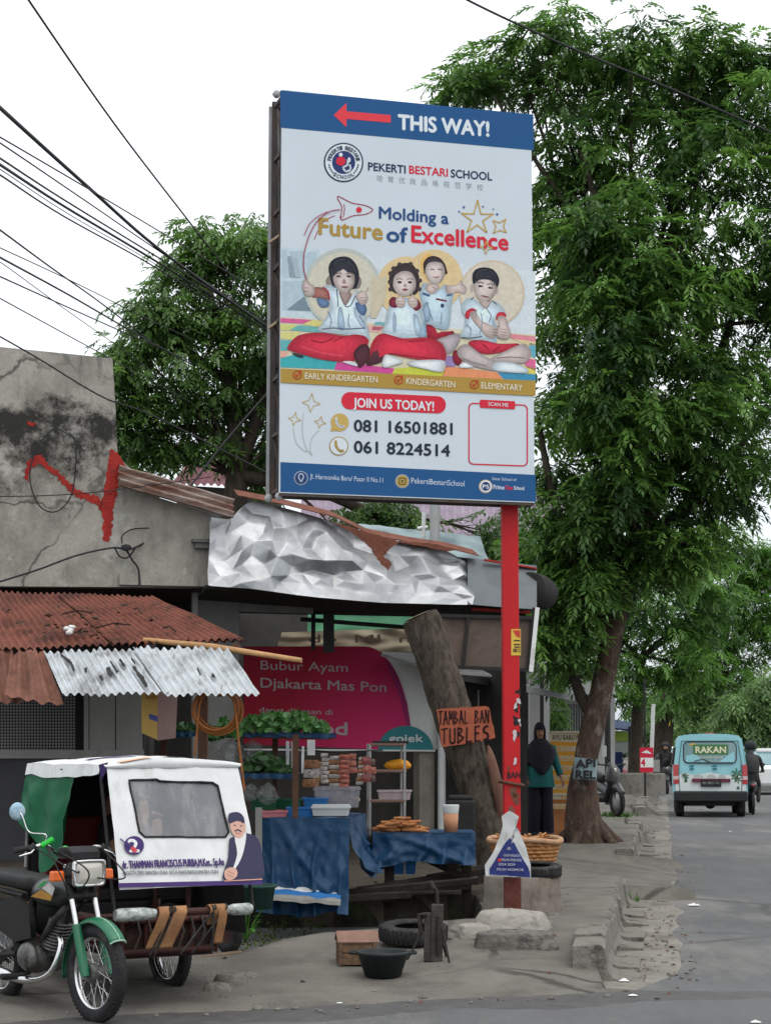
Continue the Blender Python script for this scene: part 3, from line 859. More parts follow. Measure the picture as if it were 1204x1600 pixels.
def shelf_tarp(g, u0, v0, u1, v1, Y, dep=.45, drop=.045):
    a, b = P(u0, v0, Y), P(u1, v1, Y)
    g.grid(lambda s, t: a.lerp(b, s) + Vector((0, dep * t, .01 * noise.noise((s * 9, t * 4, 1)))), 24, 5)
    g.grid(lambda s, t: a.lerp(b, s) + Vector((0, -.02 - .012 * math.sin(s * 30) * t, -drop * t * (1 + .5 * noise.noise((s * 12, 3, u0))))), 40, 4)
shelf_tarp(g, 252, 1144, 318, 1143, 17.2); shelf_tarp(g, 372, 1143, 525, 1146, 17.2)
shelf_tarp(g, 370, 1208, 467, 1209, 17.0)
g.build('shelf_tarp', M_tarp, vz)
g = MB()
for u, y in ((462, 16.92), (430, 17.5)):
    a = P(u, 1150, y); g.beam((a.x, y, .3), (a.x, y, 1.74 if u == 462 else 1.72), .05)
    g.beam((a.x, y, .3), (a.x, y, .9), .06)
for u in (256, 372): a = P(u, 1150, 17.4); g.beam((a.x, 17.4, .25), (a.x, 17.4, 1.72), .05)
a, b = P(372, 1150, 17.22), P(520, 1152, 17.22); g.beam(a, b, .04)
g.build('frame', M_brown, vz)
g = MB(); pbox(g, Pl(P(405, 1330, SY - .16), (1, 0, 0)), 399, 1262, 409, 1385, .05); g.build('side_board', M_panel, vz)
# heaps of greens
M_green = mat('leafy_greens', (.045, .15, .025), .5, .55, 9, .1, spec=.5)
M_green2 = mat('dark_greens', (.022, .075, .015), .5, .5, 9, .1, spec=.5)
def greens(u0, v0, u1, v1, Y, h, n, m, name, lab, r=(.035, .065), dep=.3):
    g = MB()
    a, b = P(u0, v0, Y), P(u1, v1, Y)
    for i in range(n):
        s, t = random.random(), random.random()
        hh = h * (.35 + .65 * math.sin(math.pi * min(1, max(0, .08 + .88 * s)))) * random.uniform(.05, 1) ** .6 * (.6 + .5 * noise.noise((s * 5, 2, u0)) + .2)
        c = a.lerp(b, s) + Vector((0, dep * t - .02, hh))
        q = random.uniform(*r)
        x = Vector((random.gauss(0, 1), random.gauss(0, .5), random.gauss(-.25, .8))).normalized()
        y = x.cross(Vector((random.gauss(0, .5), -1, random.gauss(.3, .5)))).normalized(); z = x.cross(y)
        g.add([c - x * q, c - x * q * .2 - y * q * .42 + z * q * .12, c + x * q * .6 - y * q * .3 + z * q * .1, c + x * q, c + x * q * .6 + y * q * .3 + z * q * .1, c - x * q * .2 + y * q * .42 + z * q * .12], [(0, 1, 5), (1, 2, 4, 5), (2, 3, 4)])
    return props(g.build(name, m), lab, 'vegetables', 'heaps of leafy vegetables')
greens(378, 1146, 508, 1146, 17.12, .22, 620, M_green, 'vegetable_heap', 'long heap of bright leafy greens on the upper blue shelf')
greens(318, 1158, 374, 1150, 17.05, .16, 240, M_green, 'vegetable_heap', 'bunch of greens spilling beside the hanging hose coil')
greens(254, 1143, 300, 1143, 17.2, .09, 130, M_green2, 'vegetable_heap', 'small dark heap of greens beside the yellow carton')
greens(380, 1208, 452, 1209, 17.0, .19, 300, M_green2, 'vegetable_heap', 'dark leafy bunch on the lower blue shelf')
# plastic bags, trays, boxes
M_bag = mat('clear_plastic_bag', (.22, .24, .235), .2, .5, 18, .8, 20, spec=.7, alpha=.3)
M_clear = mat('clear_plastic', (.34, .33, .37), .2, .3, 12, .2, spec=.6, alpha=.5)
def bag(u, v, Y, r, lab, m=M_bag):
    g = MB(); c = P(u, v, Y); b = 0
    g.ball((0, 0, 0), r, 16, 11, (1, .8, 1.05))
    for i, p in enumerate(g.v):
        p = Vector(p); k = .9 + .5 * noise.noise(p * (1.6 / r) + Vector((u, v, 0))) + .22 * noise.noise(p * (4 / r)); g.sm = [False] * len(g.sm)
        if p.z > r * .5: k *= 1 - .5 * (p.z / r - .5); 
        g.v[i] = tuple(c + Vector((p.x * k, p.y * k, p.z * (1.15 if p.z > 0 else .85))))
    return props(g.build('plastic_bag', m), lab, 'bag', 'plastic bags on the stall')
bag(392, 1240, 17.0, .075, 'knotted clear plastic bag below the lower blue shelf, left one')
bag(418, 1243, 17.0, .095, 'knotted clear plastic bag below the lower blue shelf, next to the post')
bag(362, 1180, 17.15, .12, 'dim plastic bag hanging right below the hose coil', M_bag)
bag(395, 1176, 17.25, .10, 'bunched white plastic bag above the dark greens', M_bag)
def tray(u0, u1, v0, v1, Y, m, name, lab, cat='tray', dep=.3, tp=1.08, lidm=None):
    a, b = P(u0, v1, Y), P(u1, v1, Y); t = P(u0, v0, Y)
    h = t.z - a.z
    z_ = thing(name, ((a.x + b.x) / 2, Y + dep / 2, a.z), lab, cat)
    g = MB(); w_ = b.x - a.x
    c = Vector(((a.x + b.x) / 2, Y + dep / 2, a.z))
    o_ = [(-1, -1), (1, -1), (1, 1), (-1, 1)]
    lo = [c + Vector((x * w_ / 2 / tp, y * dep / 2 / tp, 0)) for x, y in o_]
    hi = [c + Vector((x * w_ / 2, y * dep / 2, h)) for x, y in o_]
    li = [c + Vector((x * (w_ / 2 - .012), y * (dep / 2 - .012), h)) for x, y in o_]
    lb = [c + Vector((x * (w_ / 2 / tp - .012), y * (dep / 2 / tp - .012), .012)) for x, y in o_]
    g.add(lo + hi + li + lb, [(3, 2, 1, 0)] + [(i, (i + 1) % 4, 4 + (i + 1) % 4, 4 + i) for i in range(4)] + [(4 + i, 4 + (i + 1) % 4, 8 + (i + 1) % 4, 8 + i) for i in range(4)] + [(8 + i, 8 + (i + 1) % 4, 12 + (i + 1) % 4, 12 + i) for i in range(4)] + [(12, 13, 14, 15)])
    g.build('tub', m, z_)
    g = MB()
    k = 4
    for i in range(4):
        g.beam(hi[i], hi[(i + 1) % 4], .02, .014)
    g.build('rim', m, z_)
    if lidm:
        g = MB(); g.box(c + Vector((0, 0, h + .012)), (w_ * .99, dep * .98, .02)); g.build('lid', lidm, z_)
    return z_
M_pink = flat('pink_plastic', (.62, .22, .24)); M_blue = flat('blue_plastic', (.03, .16, .42)); M_dgreen = mat('green_plastic', (.015, .10, .05), .5, .15, 5, 0); M_wpl = mat('white_plastic', (.50, .52, .52), .4, .08, 4, 0)
tray(409, 448, 1268, 1278, 17.05, M_pink, 'shallow_tray', 'pink plastic tray on the blue tarped table')
tray(448, 490, 1263, 1278, 17.15, M_blue, 'plastic_tub', 'blue plastic tub on the table beside the wooden post', 'tub')
tray(487, 546, 1262, 1275, 17.1, M_wpl, 'food_box', 'low white plastic food box with flat lid on the blue table', 'box', lidm=M_wpl)
tray(392, 432, 1248, 1266, 17.3, M_dgreen, 'vegetable_crate', 'green plastic crate behind the pink tray', 'crate')
tray(433, 470, 1250, 1266, 17.45, M_dgreen, 'vegetable_crate', 'green plastic crate behind the wooden post', 'crate')
tray(474, 512, 1248, 1262, 17.5, M_blue, 'basket_tub', 'dark blue basket behind the white food box', 'basket')
tray(490, 562, 1233, 1262, 17.55, M_clear, 'clear_container', 'large clear plastic container with food on the stall', 'container', lidm=M_clear)
g = MB()
for i in range(9):
    p = P(random.uniform(525, 556), random.uniform(1246, 1256), 17.7); g.ball(p, .035, 8, 6, (1.2, 1, .8))
props(g.build('food_rolls', mat('cream_food', (.45, .33, .26), .7, .3, 12, .2)), 'pale food rolls inside the clear plastic container', 'food')
# hanging snack packets
cols = [(.38, .17, .07), (.55, .5, .46), (.5, .48, .45), (.42, .10, .06), (.40, .12, .08), (.5, .46, .42), (.24, .06, .05), (.12, .07, .06), (.45, .25, .1)]
M_pk = [mat('snack_packet_%s' % n_, c, .35, .5, 30, .5, 30, spec=.5, dirt=(.05, .018, .016), damt=.5, dsc=55) for n_, c in zip(('orange', 'white', 'silver', 'red', 'scarlet', 'grey', 'maroon', 'brown', 'amber'), cols)]
labs = ['orange snack packet cluster hanging nearest the wooden post', 'white striped sachet strip hanging beside orange packets', 'silver striped sachet strip, wider of two hanging together', 'tall red and white sachet strip hanging over the container', 'short scarlet packet hanging high in the row', 'slanted pale sachet strip hanging toward the rack', 'maroon packet hanging behind the slanted strip', 'dark brown packet hanging last before the rack', 'amber packet cluster hanging above the post']
for k, (u, v0, v1, wd) in enumerate(((486, 1185, 1230, 26), (507, 1176, 1224, 12), (522, 1180, 1230, 17), (538, 1178, 1232, 16), (551, 1176, 1208, 13), (562, 1182, 1226, 12), (572, 1180, 1222, 14), (581, 1184, 1222, 12), (497, 1188, 1222, 16))):
    a = P(u - wd / 2, v1, 17.75 + .03 * (k % 3)); b = P(u + wd / 2, v0, 17.75 + .03 * (k % 3))
    z_ = thing('snack_packet', ((a.x + b.x) / 2, a.y, a.z), labs[k], 'snacks', group='snack packets hanging over the stall')
    nseg = 7 if k in (1, 2, 3, 5) else 3
    for q in range(2):
        g = MB()
        for i in range(nseg):
            if i % 2 != q: continue
            z0, z1 = lerp(a.z, b.z, i / nseg), lerp(a.z, b.z, (i + .86) / nseg)
            sh = (.03 * (i / nseg) if k in (5,) else 0) + random.uniform(-.006, .006)
            x0, x1 = a.x + sh, b.x + sh
            g.grid(lambda s, t: (lerp(x0, x1, .5 + (s - .5) * (.9 + .10 * math.sin(math.pi * t) ** .5)), a.y - .007 * math.sin(math.pi * s) * math.sin(math.pi * t) - .004 * noise.noise((s * 8, t * 8, k)), lerp(z0, z1, t)), 6, 5)
        split_build(g, 'packet', M_pk[k] if q == 0 else M_pk[(k * 2 + 2) % 3 if k in (1, 2, 5) else (1 if k in (0, 8) and q else 4)], z_)
g = MB(); g.tube([P(440, 1168, 17.72), P(520, 1175, 17.74), P(598, 1172, 17.78)], .006, 5)
props(g.build('hanging_string', M_black), 'dark cord the snack packets hang from', 'cord')
g = MB()
for u, v0, v1, wd in ((447, 1158, 1195, 5), (455, 1158, 1200, 6), (471, 1166, 1208, 4), (480, 1156, 1180, 12)):
    c = P(u, v0, 16.97); d = P(u + wd, v1, 16.97)
    g.grid(lambda s, t: (lerp(c.x, d.x, s), 16.97 - .01 * math.sin(3 * s + 4 * t), lerp(c.z, d.z, t)), 4, 6)
props(g.build('plastic_sachets', M_wpl), 'pale plastic strips hanging from the upper blue shelf edge', 'sachets')

# ------------------------------------------------------------ display rack and second table
rk = thing('display_rack', P(612, 1366, 18.4), 'metal display rack with open shelves behind the low table', 'rack')
RK = Pl((0, 18.3, 0), (1, .06, 0))
M_alu = mat('dull_aluminium', (.33, .33, .33), .45, .2, 8, .05, metal=.7)
g = MB()
for u in (578, 632):
    for n_ in (0, -.45): g.beam(RK.px(u + (-14 if n_ and u == 632 else (10 if n_ else 0)) * 0, 1162, n_), RK.px(u, 1366, n_), .022)
split_build(g, 'upright', M_alu, rk)
M_rsh = mat('rack_shelf', (.20, .13, .10), .7, .25, 6, .2)
for v in (1163, 1204, 1251, 1296):
    g = MB(); a, b = RK.px(578, v), RK.px(632, v); q = RK.N * -.45
    g.slab([a, b, b + q, a + q], .02)
    g.beam(a, b, .03, .02); g.beam(b, b + q, .03, .02)
    g.build('shelf', M_rsh, rk)
g = MB(); g.box(RK.px(612, 1160, -.25), (.34, .3, .03)); g.build('top_tray', M_dark, rk)
def fruit(u, v, Y, rx, rz, m, name, lab, cat):
    g = MB(); g.ball(P(u, v, Y), rx, 20, 12, (1, .55, rz / rx)); return props(g.build(name, m), lab, cat)
z_ = thing('papaya', P(620, 1200, 18.45), 'ripe orange yellow papaya on the top rack shelf', 'papaya')
g = MB(); pts = [P(600, 1197, 18.45), P(604, 1196, 18.45), P(612, 1196, 18.45), P(624, 1195, 18.45), P(636, 1196, 18.45), P(642, 1197, 18.45)]
g.tube(pts, [.008, .035, .05, .055, .045, .012], 16)
g.build('flesh', mat('papaya_skin', (.62, .28, .02), .4, .3, 6, .1, dirt=(.5, .14, .01), damt=.4, dsc=6), z_)
g = MB(); g.tube([pts[0], P(597, 1196, 18.45)], .006, 6); g.build('stalk', M_brown, z_)
tray(590, 642, 1236, 1250, 18.35, mat('milky_plastic', (.50, .42, .44), .3, .2, 8, .1, alpha=.75), 'food_box', 'milky plastic food box on the middle rack shelf', 'box')
M_cass = mat('fried_snack', (.36, .14, .05), .75, .4, 16, .4, 40, dirt=(.5, .25, .1), damt=.4, dsc=12)
g = MB()
for i in range(46):
    u = random.uniform(595, 658); v = 1298 - random.random() ** 1.2 * 22 * (1 - abs(u - 626) / 48)
    p = P(u, v, 17.9 + random.uniform(0, .25)); t = random.gauss(0, .25); d = Vector((math.cos(t), random.gauss(0, .3), math.sin(t) * .4)) * random.uniform(.05, .09)
    g.tube([p - d, p, p + d], [.011, .018, .012], 7)
props(g.build('roots_heap', M_cass, ), 'heap of brown cassava sticks on the low table', 'food')
tz = thing('low_table', P(660, 1388, 17.9), 'rough wooden table with short blue tarp drape', 'table')
TZ = P(660, 1302, 17.8).z
ta, tb = P(582, 1300, 17.8), P(742, 1300, 17.8)
g = MB(); tarp_drop(g, ta, tb, TZ, .24, 5.5, 60, 10, .03, .45)
g.grid(lambda s, t: (lerp(ta.x, tb.x, s), 17.82 + .7 * t, TZ + .004), 10, 4); g.build('tarp', M_tarp, tz)
M_dwood = mat('dark_wood', (.022, .018, .015), .85, .4, 8, .5, 35)  # one blackish brown for planks, legs and braces
g = MB()
for u in (608, 728):
    for y in (17.9, 18.5): a = P(u, 1310, y); g.beam((a.x, y, .22), (a.x, y, TZ - .02), .09, .06)
split_build(g, 'leg', M_dwood, tz)
g = MB(); a = P(600, 1384, 17.85); b = P(735, 1382, 17.85); g.beam(a, b, .08, .09)
a = P(640, 1330, 17.88); b = P(728, 1372, 17.88); g.beam(a, b, .05, .06); a = P(665, 1330, 18.5); b = P(735, 1365, 18.5); g.beam(a, b, .05, .06)
split_build(g, 'brace', M_dwood, tz)
g = MB(); a = P(575, 1308, 17.85); b = P(700, 1306, 17.85); g.slab([a, b, b + Vector((0, .7, 0)), a + Vector((0, .7, 0))], .04); g.build('table_top', M_dwood, tz)
# jar
z_ = thing('drink_tub', P(704, 1298, 17.95), 'pale lidded plastic tub of orange drink on the low table', 'tub')
g = MB(); c = P(704, 1300, 17.95); g.lathe([(0, 0), (.062, 0), (.07, .17), (.068, .17), (0, .17)], c, n=20); g.build('tub', mat('peach_plastic', (.45, .22, .12), .4, .05, 4, 0), z_)
g = MB(); g.lathe([(.07, .171), (.078, .24), (.075, .25), (0, .25)], c, n=20); g.build('lid', M_wpl, z_)
g = MB(); a = P(716, 1300, 18.9); g.box(a + Vector((.02, 0, .1)), (.28, .3, .42), tp=.95); g.box(a + Vector((.02, .0, .33)), (.24, .25, .05))
props(g.build('black_bin', M_black, bevel=.02), 'black plastic bin standing behind the drink tub', 'bin')
tray(604, 650, 1345, 1366, 18.7, M_blue, 'plastic_crate', 'blue crate on the ground under the low table', 'crate')
tray(600, 640, 1322, 1340, 18.9, M_wpl, 'plastic_crate', 'white crate stacked behind the low table legs', 'crate')
# timber over the drain
for k, (a, b, w_, lab) in enumerate((((470, 1402, 17.0), (745, 1376, 17.6), .10, 'long black plank lying along the drain edge'), ((520, 1416, 16.8), (640, 1398, 17.1), .09, 'short black plank nearest the drain'), ((560, 1392, 17.6), (760, 1360, 18.2), .12, 'dark beam under the low table'), ((670, 1372, 17.9), (780, 1352, 18.5), .08, 'narrow dark beam running towards the leaning trunk'))):
    p, q = P(*a), P(*b); p.z = max(p.z, gz(p.x, 18.2) + .05); q.z = max(q.z, .33); g = MB(); g.beam(p, q, w_, .06)
    props(g.build('plank', M_dwood, bevel=.008), lab, 'plank', 'dark planks along the drain')
for k, (v, m, lab) in enumerate(((1386, M_white, 'white folded sheet, uppermost of three beside the green tub'), (1393, M_blue, 'blue folded sheet in the middle of the white ones'), (1400, M_panel, 'grey folded sheet, lowest of three beside the green tub'))):
    g = MB(); a, b = P(415, v, 16.75 - .1 * k), P(532, v + 9, 16.75 - .1 * k)
    g.grid(lambda s, t: a.lerp(b, s) + Vector((0, .25 * t, .02 * noise.noise((s * 5, t * 3, k)) + .018 * math.sin(t * 3.1))), 24, 5)
    g.grid(lambda s, t: a.lerp(b, s) + Vector((0, -.01 * t, .02 * noise.noise((s * 5, 0, k)) - .03 * t)), 24, 2)
    props(g.build('folded_sheet', m), lab, 'sheet', 'folded sheets by the stall')
# ------------------------------------------------------------ things at the corner
M_rub = mat('black_rubber', (.022, .022, .023), .75, .3, 10, .3, 60, dirt=(.07, .065, .06), damt=.35, dsc=5)
M_dgreenp = mat('dark_green_plastic', (.02, .055, .045), .6, .15, 6, .1)
def tyre(name, c, ax, Rr, r, lab, cat, sr=.9, group=None):
    g = MB()
    ax = Vector(ax).normalized()
    prof = [(Rr - r * .75, -r * .55), (Rr - r * .85, -r * .75), (Rr - r * .2, -r * 1.0), (Rr + r * .6, -r * .92), (Rr + r * .95, -r * .7), (Rr + r, 0), (Rr + r * .95, r * .7), (Rr + r * .6, r * .92), (Rr - r * .2, r * 1.0), (Rr - r * .85, r * .75), (Rr - r * .75, r * .55), (Rr + r * .75, r * .5), (Rr + r * .8, 0), (Rr + r * .75, -r * .5)]
    g.lathe(prof, c, ax, 48, True)
    x = ax.orthogonal().normalized(); y = ax.cross(x)
    for i in range(44):
        t = 2 * math.pi * i / 44; d = x * math.cos(t) + y * math.sin(t); e = ax.cross(d)
        for h in (-.55, .0, .55):
            p = Vector(c) + d * (Rr + r * .955) + ax * (h * r + .12 * r * (i % 2)); g.beam(p - ax * r * .2, p + ax * r * .2, Rr * .07, .010, up=d)
    return props(g.build(name, M_rub), lab, cat, group)
c = onground(645, 1472, .07)
tyre('old_tyre', c, (.02, -.10, 1), .195, .066, 'used black car tyre lying flat beside the pump stand', 'tyre')
def tub(name, c, r0, r1, h, m, lab, cat, ears=True):
    z_ = thing(name, c, lab, cat)
    g = MB(); g.lathe([(0, .012), (r0 - .012, .012), (r1 - .014, h - .012), (r1 - .006, h), (r1 + .018, h), (r1 + .02, h - .02), (r1 + .002, h - .026), (r0, 0), (0, 0)], c, n=36); g.build('tub', m, z_)
    if ears:
        g = MB()
        for s in (-1, 1):
            g.tube([Vector(c) + Vector((s * (r1 + .01), -.05, h - .012)), Vector(c) + Vector((s * (r1 + .055), -.04, h - .01)), Vector(c) + Vector((s * (r1 + .055), .04, h - .01)), Vector(c) + Vector((s * (r1 + .01), .05, h - .012))], .011, 6)
        g.build('handle', m, z_)
    return z_
bp = onground(598, 1526, .005)
tub('black_basin', bp, .125, .172, .17, mat('black_plastic', (.02, .024, .026), .5, .2, 6, .05), 'black plastic basin with two handles in front of the wooden box', 'basin')
# wooden crate with pitched top
p = onground(556, 1506); cz = thing('wooden_box', p, 'small weathered wooden toolbox with sloped lid', 'box', rz=R(6))
Mx = Matrix.Translation(p) @ Matrix.Rotation(R(6), 4, 'Z')
T = lambda x, y, z: Mx @ Vector((x, y, z))
M_box = mat('old_box_wood', (.16, .10, .06), .85, .35, 7, .5, 40, dirt=(.06, .045, .035), damt=.45, dsc=6)
W, D, H = .135, .13, .17
g = MB(); 
for z0, z1 in ((0.005, .085), (.09, .165)): g.hexa([T(-W, -D, z0), T(W, -D, z0), T(W, D, z0), T(-W, D, z0), T(-W, -D, z1), T(W, -D, z1), T(W, D, z1), T(-W, D, z1)])
for x in (-W + .012, W - .012): g.beam(T(x, -D - .006, 0), T(x, -D - .006, .165), .025, .012, up=(0, 1, 0))
g.build('box_body', M_box, cz, bevel=.004)
g = MB()
R0 = .235
g.slab([T(-W - .01, -D - .015, .168), T(W + .02, -D - .015, .168), T(W + .02, 0, R0), T(-W - .01, 0, R0)], .014)
g.slab([T(W + .02, D + .015, .168), T(-W - .01, D + .015, .168), T(-W - .01, 0, R0), T(W + .02, 0, R0)], .014)
g.build('lid', mat('pinkish_wood', (.22, .13, .10), .85, .3, 8, .4), cz, bevel=.003)
g = MB(); g.add([T(W, -D, .165), T(W, D, .165), T(W, 0, R0 - .01), T(W - .02, -D, .165), T(W - .02, D, .165), T(W - .02, 0, R0 - .01)], [(0, 1, 2), (5, 4, 3)]); g.build('gable', M_box, cz)
# pump / vulcanising press stand
p = onground(677, 1502); pz = thing('pump_stand', p, 'dark post stand with iron clamp and prop legs in front of the tyre', 'stand')
M_iron = mat('dark_iron', (.035, .03, .027), .65, .3, 10, .3, metal=.3)
g = MB(); g.beam(p + Vector((.02, 0, 0)), p + Vector((.03, 0, .40)), .085, .07); g.beam(p + Vector((-.045, .01, .0)), p + Vector((-.04, .01, .34)), .05, .07)
g.build('post', mat('charred_wood', (.05, .045, .04), .85, .35, 9, .5, dirt=(.1, .09, .08), damt=.35, dsc=6), pz, bevel=.004)
g = MB(); g.tube([p + Vector((.03, 0, .40)), p + Vector((.02, 0, .5)), p + Vector((-.02, -.01, .53)), p + Vector((-.03, -.01, .55))], [.014, .014, .016, .02], 8)
g.tube([p + Vector((-.03, -.01, .56)), p + Vector((.0, -.01, .51))], .022, 8)
g.tube([p + Vector((-.09, -.02, .20)), p + Vector((-.10, -.02, .33)), p + Vector((-.05, -.03, .33))], .018, 8)
g.tube([p + Vector((.03, -.045, .05)), p + Vector((.03, -.045, .32))], .012, 6)
g.build('clamp', M_iron, pz)
for a, b in (((-.05, .0, .26), (-.19, -.02, .01)), ((.06, -.03, .24), (.11, -.08, .0)), ((.04, .03, .22), (.10, .12, .0))):
    g = MB(); g.tube([p + Vector(a), p + Vector(b)], .009, 6); g.build('leg', M_iron, pz)

# concrete well ring with tyre and wicker basket
rc = onground(816, 1425); rc = Vector((P(816, 1425, 16.55).x, 16.55, gz(1.18, 16.4) - .02))
M_ring = mat('ring_concrete', (.20, .18, .155), .9, .25, 3, .5, 35, dirt=(.09, .065, .05), damt=.5, dsc=3, stretch=(1, 1, .5))
g = MB(); H = P(816, 1372, 16.3).z - rc.z
g.lathe([(.345, 0), (.345, .06), (.335, .08), (.325, H * .5), (.325, H), (.30, H + .008), (.25, H), (.25, H - .1), (0, H - .1)], rc, n=48)
props(g.build('concrete_ring', M_ring), 'stained concrete well ring behind the red pole', 'concrete ring')
tyre('small_tyre', rc + Vector((.10, -.06, H + .055)), (.03, -.1, 1), .175, .052, 'narrow black tyre lying on top of the concrete ring', 'tyre')
M_wick = mat('wicker', (.42, .20, .075), .7, .4, 18, .3, 40)
bz_ = thing('wicker_basket', rc + Vector((0, .3, H)), 'large round orange wicker basket behind the red pole', 'basket')
def wicker(c, r0, r1, h, n, k, sx=1.0, lean=(0, 0)):
    g = MB()
    pos = lambda t, z, off: Vector(c) + Vector((math.cos(t) * (lerp(r0, r1, z / h) + off) * sx + lean[0] * z, math.sin(t) * (lerp(r0, r1, z / h) + off) + lean[1] * z, z))
    for j in range(k):
        z = h * (j + .5) / k
        pts = [pos(2 * math.pi * i / (n * 2), z, .008 * (1 if (i + j) % 2 else -1)) for i in range(n * 2)]
        g.tube(pts, h / k * .46, 5, closed=True)
    for i in range(n):
        t = 2 * math.pi * i / n
        g.tube([pos(t, 0, 0), pos(t, h, 0)], .007, 5)
    return g
RB = Vector((P(820, 1350, 17.0).x, 17.0, rc.z + .30))
bz_.location = RB
ROOTM[bz_.name] = Matrix.Translation(RB)
wk = wicker(RB, .22, .30, .26, 26, 8)
wk.lathe([(0, .01), (.22, .01)], RB, n=24)
wk.build('weave', M_wick, bz_)
g = MB(); pts = [RB + Vector((.315 * math.cos(t), .315 * math.sin(t), .275 + .012 * math.sin(3 * t))) for t in [2 * math.pi * i / 40 for i in range(40)]]
g.tube(pts, .024, 8, closed=True); g.build('rim', mat('pale_cane', (.40, .24, .14), .7, .3, 9, .3), bz_)
g = MB()
for i in range(46):
    t = random.uniform(0, 6.28); q = random.uniform(.02, .23); d = Vector((random.gauss(0, 1), random.gauss(0, 1), random.gauss(0, .35))).normalized() * .1
    pp = RB + Vector((q * math.cos(t), q * math.sin(t), .16 + random.uniform(0, .14))); g.tube([pp - d, pp, pp + d], .011, 5)
props(g.build('bark_strips', M_wick), 'orange brown strips piled inside the round wicker basket', 'strips')
# stone plinth and footing around the pole
FT = P(802, 1440, 15.5)
g = MB()
def rock(g, c, sx, sy, h, seed, n=22, m=7, top=.75):
    def fn(a, b):
        t = 2 * math.pi * a
        if b < .8: q = b / .8; r_ = lerp(1, top, q ** 2); z = h * q
        else: q = (b - .8) / .2; r_ = top * (1 - q); z = h * (1 + .12 * q)
        k = 1 + .16 * noise.noise((math.cos(t) * 1.7, math.sin(t) * 1.7, seed)) + .05 * noise.noise((math.cos(t) * 6, math.sin(t) * 6 + b * 5, seed))
        return (c[0] + sx * r_ * k * math.cos(t), c[1] + sy * r_ * k * math.sin(t), c[2] + z + .015 * noise.noise((math.cos(t) * 3, math.sin(t) * 3, seed + b * 6)))
    g.grid(fn, n * 2, m * 3)
pb = onground(800, 1462); rock(g, (pb.x + .0, pb.y + .3, pb.z - .05), .31, .30, .20, 4)
rock(g, (pb.x - .28, pb.y + .1, pb.z - .05), .15, .14, .12, 9)
props(g.build('concrete_footing', mat('pale_concrete', (.30, .285, .25), .9, .25, 4, .6, 30, dirt=(.12, .115, .1), damt=.4, dsc=4)), 'pale rough concrete footing around the red pole', 'footing')
g = MB(); q = onground(808, 1484); rock(g, (q.x, q.y + .16, q.z - .04), .32, .17, .15, 13, top=.9)
rock(g, (q.x + .19, q.y + .09, q.z - .04), .12, .12, .10, 21)
props(g.build('stone_block', mat('dark_stone', (.14, .135, .12), .95, .4, 7, 1.0, 20, dirt=(.04, .038, .035), damt=.5, dsc=8)), 'dark rough stone block in front of the pole footing', 'stone')
g = MB()
for (u, v, s) in ((590, 1450, .09), (722, 1446, .14), (745, 1440, .15), (640, 1449, .07), (470, 1452, .10), (430, 1458, .1), (700, 1449, .10), (505, 1451, .06), (360, 1500, .12), (340, 1508, .1), (385, 1495, .08)):
    c = G(u, v, .2); rock(g, (c.x, c.y, gz(c.x, c.y) - .03), s, s * .7, s * .7, u)
props(g.build('broken_concrete', M_kerb), 'broken concrete lumps along the open drain', 'rubble', kind='stuff')
# moss and small plants on the drain bank
M_moss = mat('moss', (.05, .08, .015), .95, .5, 14, .8, 40)
M_plant = mat('weed_leaf', (.07, .19, .03), .5, .4, 9, .1)
def weed(c, n, r, lab, name='weed_plant', m=M_plant, h=.14):
    z_ = thing(name, c, lab, 'plant'); g = MB(); st = MB()
    for i in range(n):
        t = random.uniform(0, 6.28); l_ = random.uniform(.3, 1) * r; hh = random.uniform(.3, 1) * h
        p = Vector(c) + Vector((math.cos(t) * l_, math.sin(t) * l_ * .7, hh)); st.tube([Vector(c), Vector(c).lerp(p, .6) + Vector((0, 0, .02)), p], .004, 4)
        x = Vector((math.cos(t), math.sin(t) * .7, random.uniform(-.4, .3))).normalized() * random.uniform(.03, .055); y = x.cross(Vector((0, 0, 1))).normalized() * x.length * .5
        g.add([p - x * .6, p - y + Vector((0, 0, .01)), p + x, p + y + Vector((0, 0, .01))], [(0, 1, 2, 3)])
    g.build('leaves', m, z_); st.build('stems', m, z_)
    return z_
c = G(525, 1450, .1); weed((c.x, c.y, gz(c.x, c.y + .05)), 30, .22, 'bright green weed at the drain edge behind the wooden box')
c = G(385, 1470, .0); weed((c.x, c.y, .0), 26, .16, 'bright green weed by the small black wheel', h=.3)
g = MB()
for i in range(1500):
    u, v = random.uniform(375, 520), random.uniform(1424, 1490)
    if v > 1440 + (520 - u) * .33 or v < 1423 + (520 - u) * .03: continue
    c = G(u, v, .08); c = Vector((c.x, c.y, max(gz(c.x, c.y), .02 + .14 * noise.noise((c.x * 3, c.y * 3, 1)))))
    r_ = random.uniform(.01, .03); t = random.uniform(0, 6.28)
    g.add([c, c + Vector((math.cos(t) * r_, math.sin(t) * r_, r_ * .8)), c + Vector((math.cos(t + .9) * r_, math.sin(t + .9) * r_, r_))], [(0, 1, 2)])
props(g.build('moss', M_moss, loc=(0, 0, 0)), 'moss and small weeds on the drain bank', 'moss', kind='stuff')
g = MB().mat(M_brown)
for i in range(170):
    X, Y = random.uniform(-3, 3), random.uniform(12.6, 27)
    if X > RX(Y) - .5 or drain(X, Y) > .01: X = RX(Y) + random.uniform(.05, .5)
    c = Vector((X, Y, max(gz(X, Y), .006) + .004)); t = random.uniform(0, 6.28); r_ = random.uniform(.012, .03); d = Vector((math.cos(t), math.sin(t), 0)) * r_; q = Vector((-d.y, d.x, .2 * r_)) * .45
    g.add([c - d, c - q, c + d, c + q + Vector((0, 0, r_ * .4))], [(0, 1, 2, 3)])
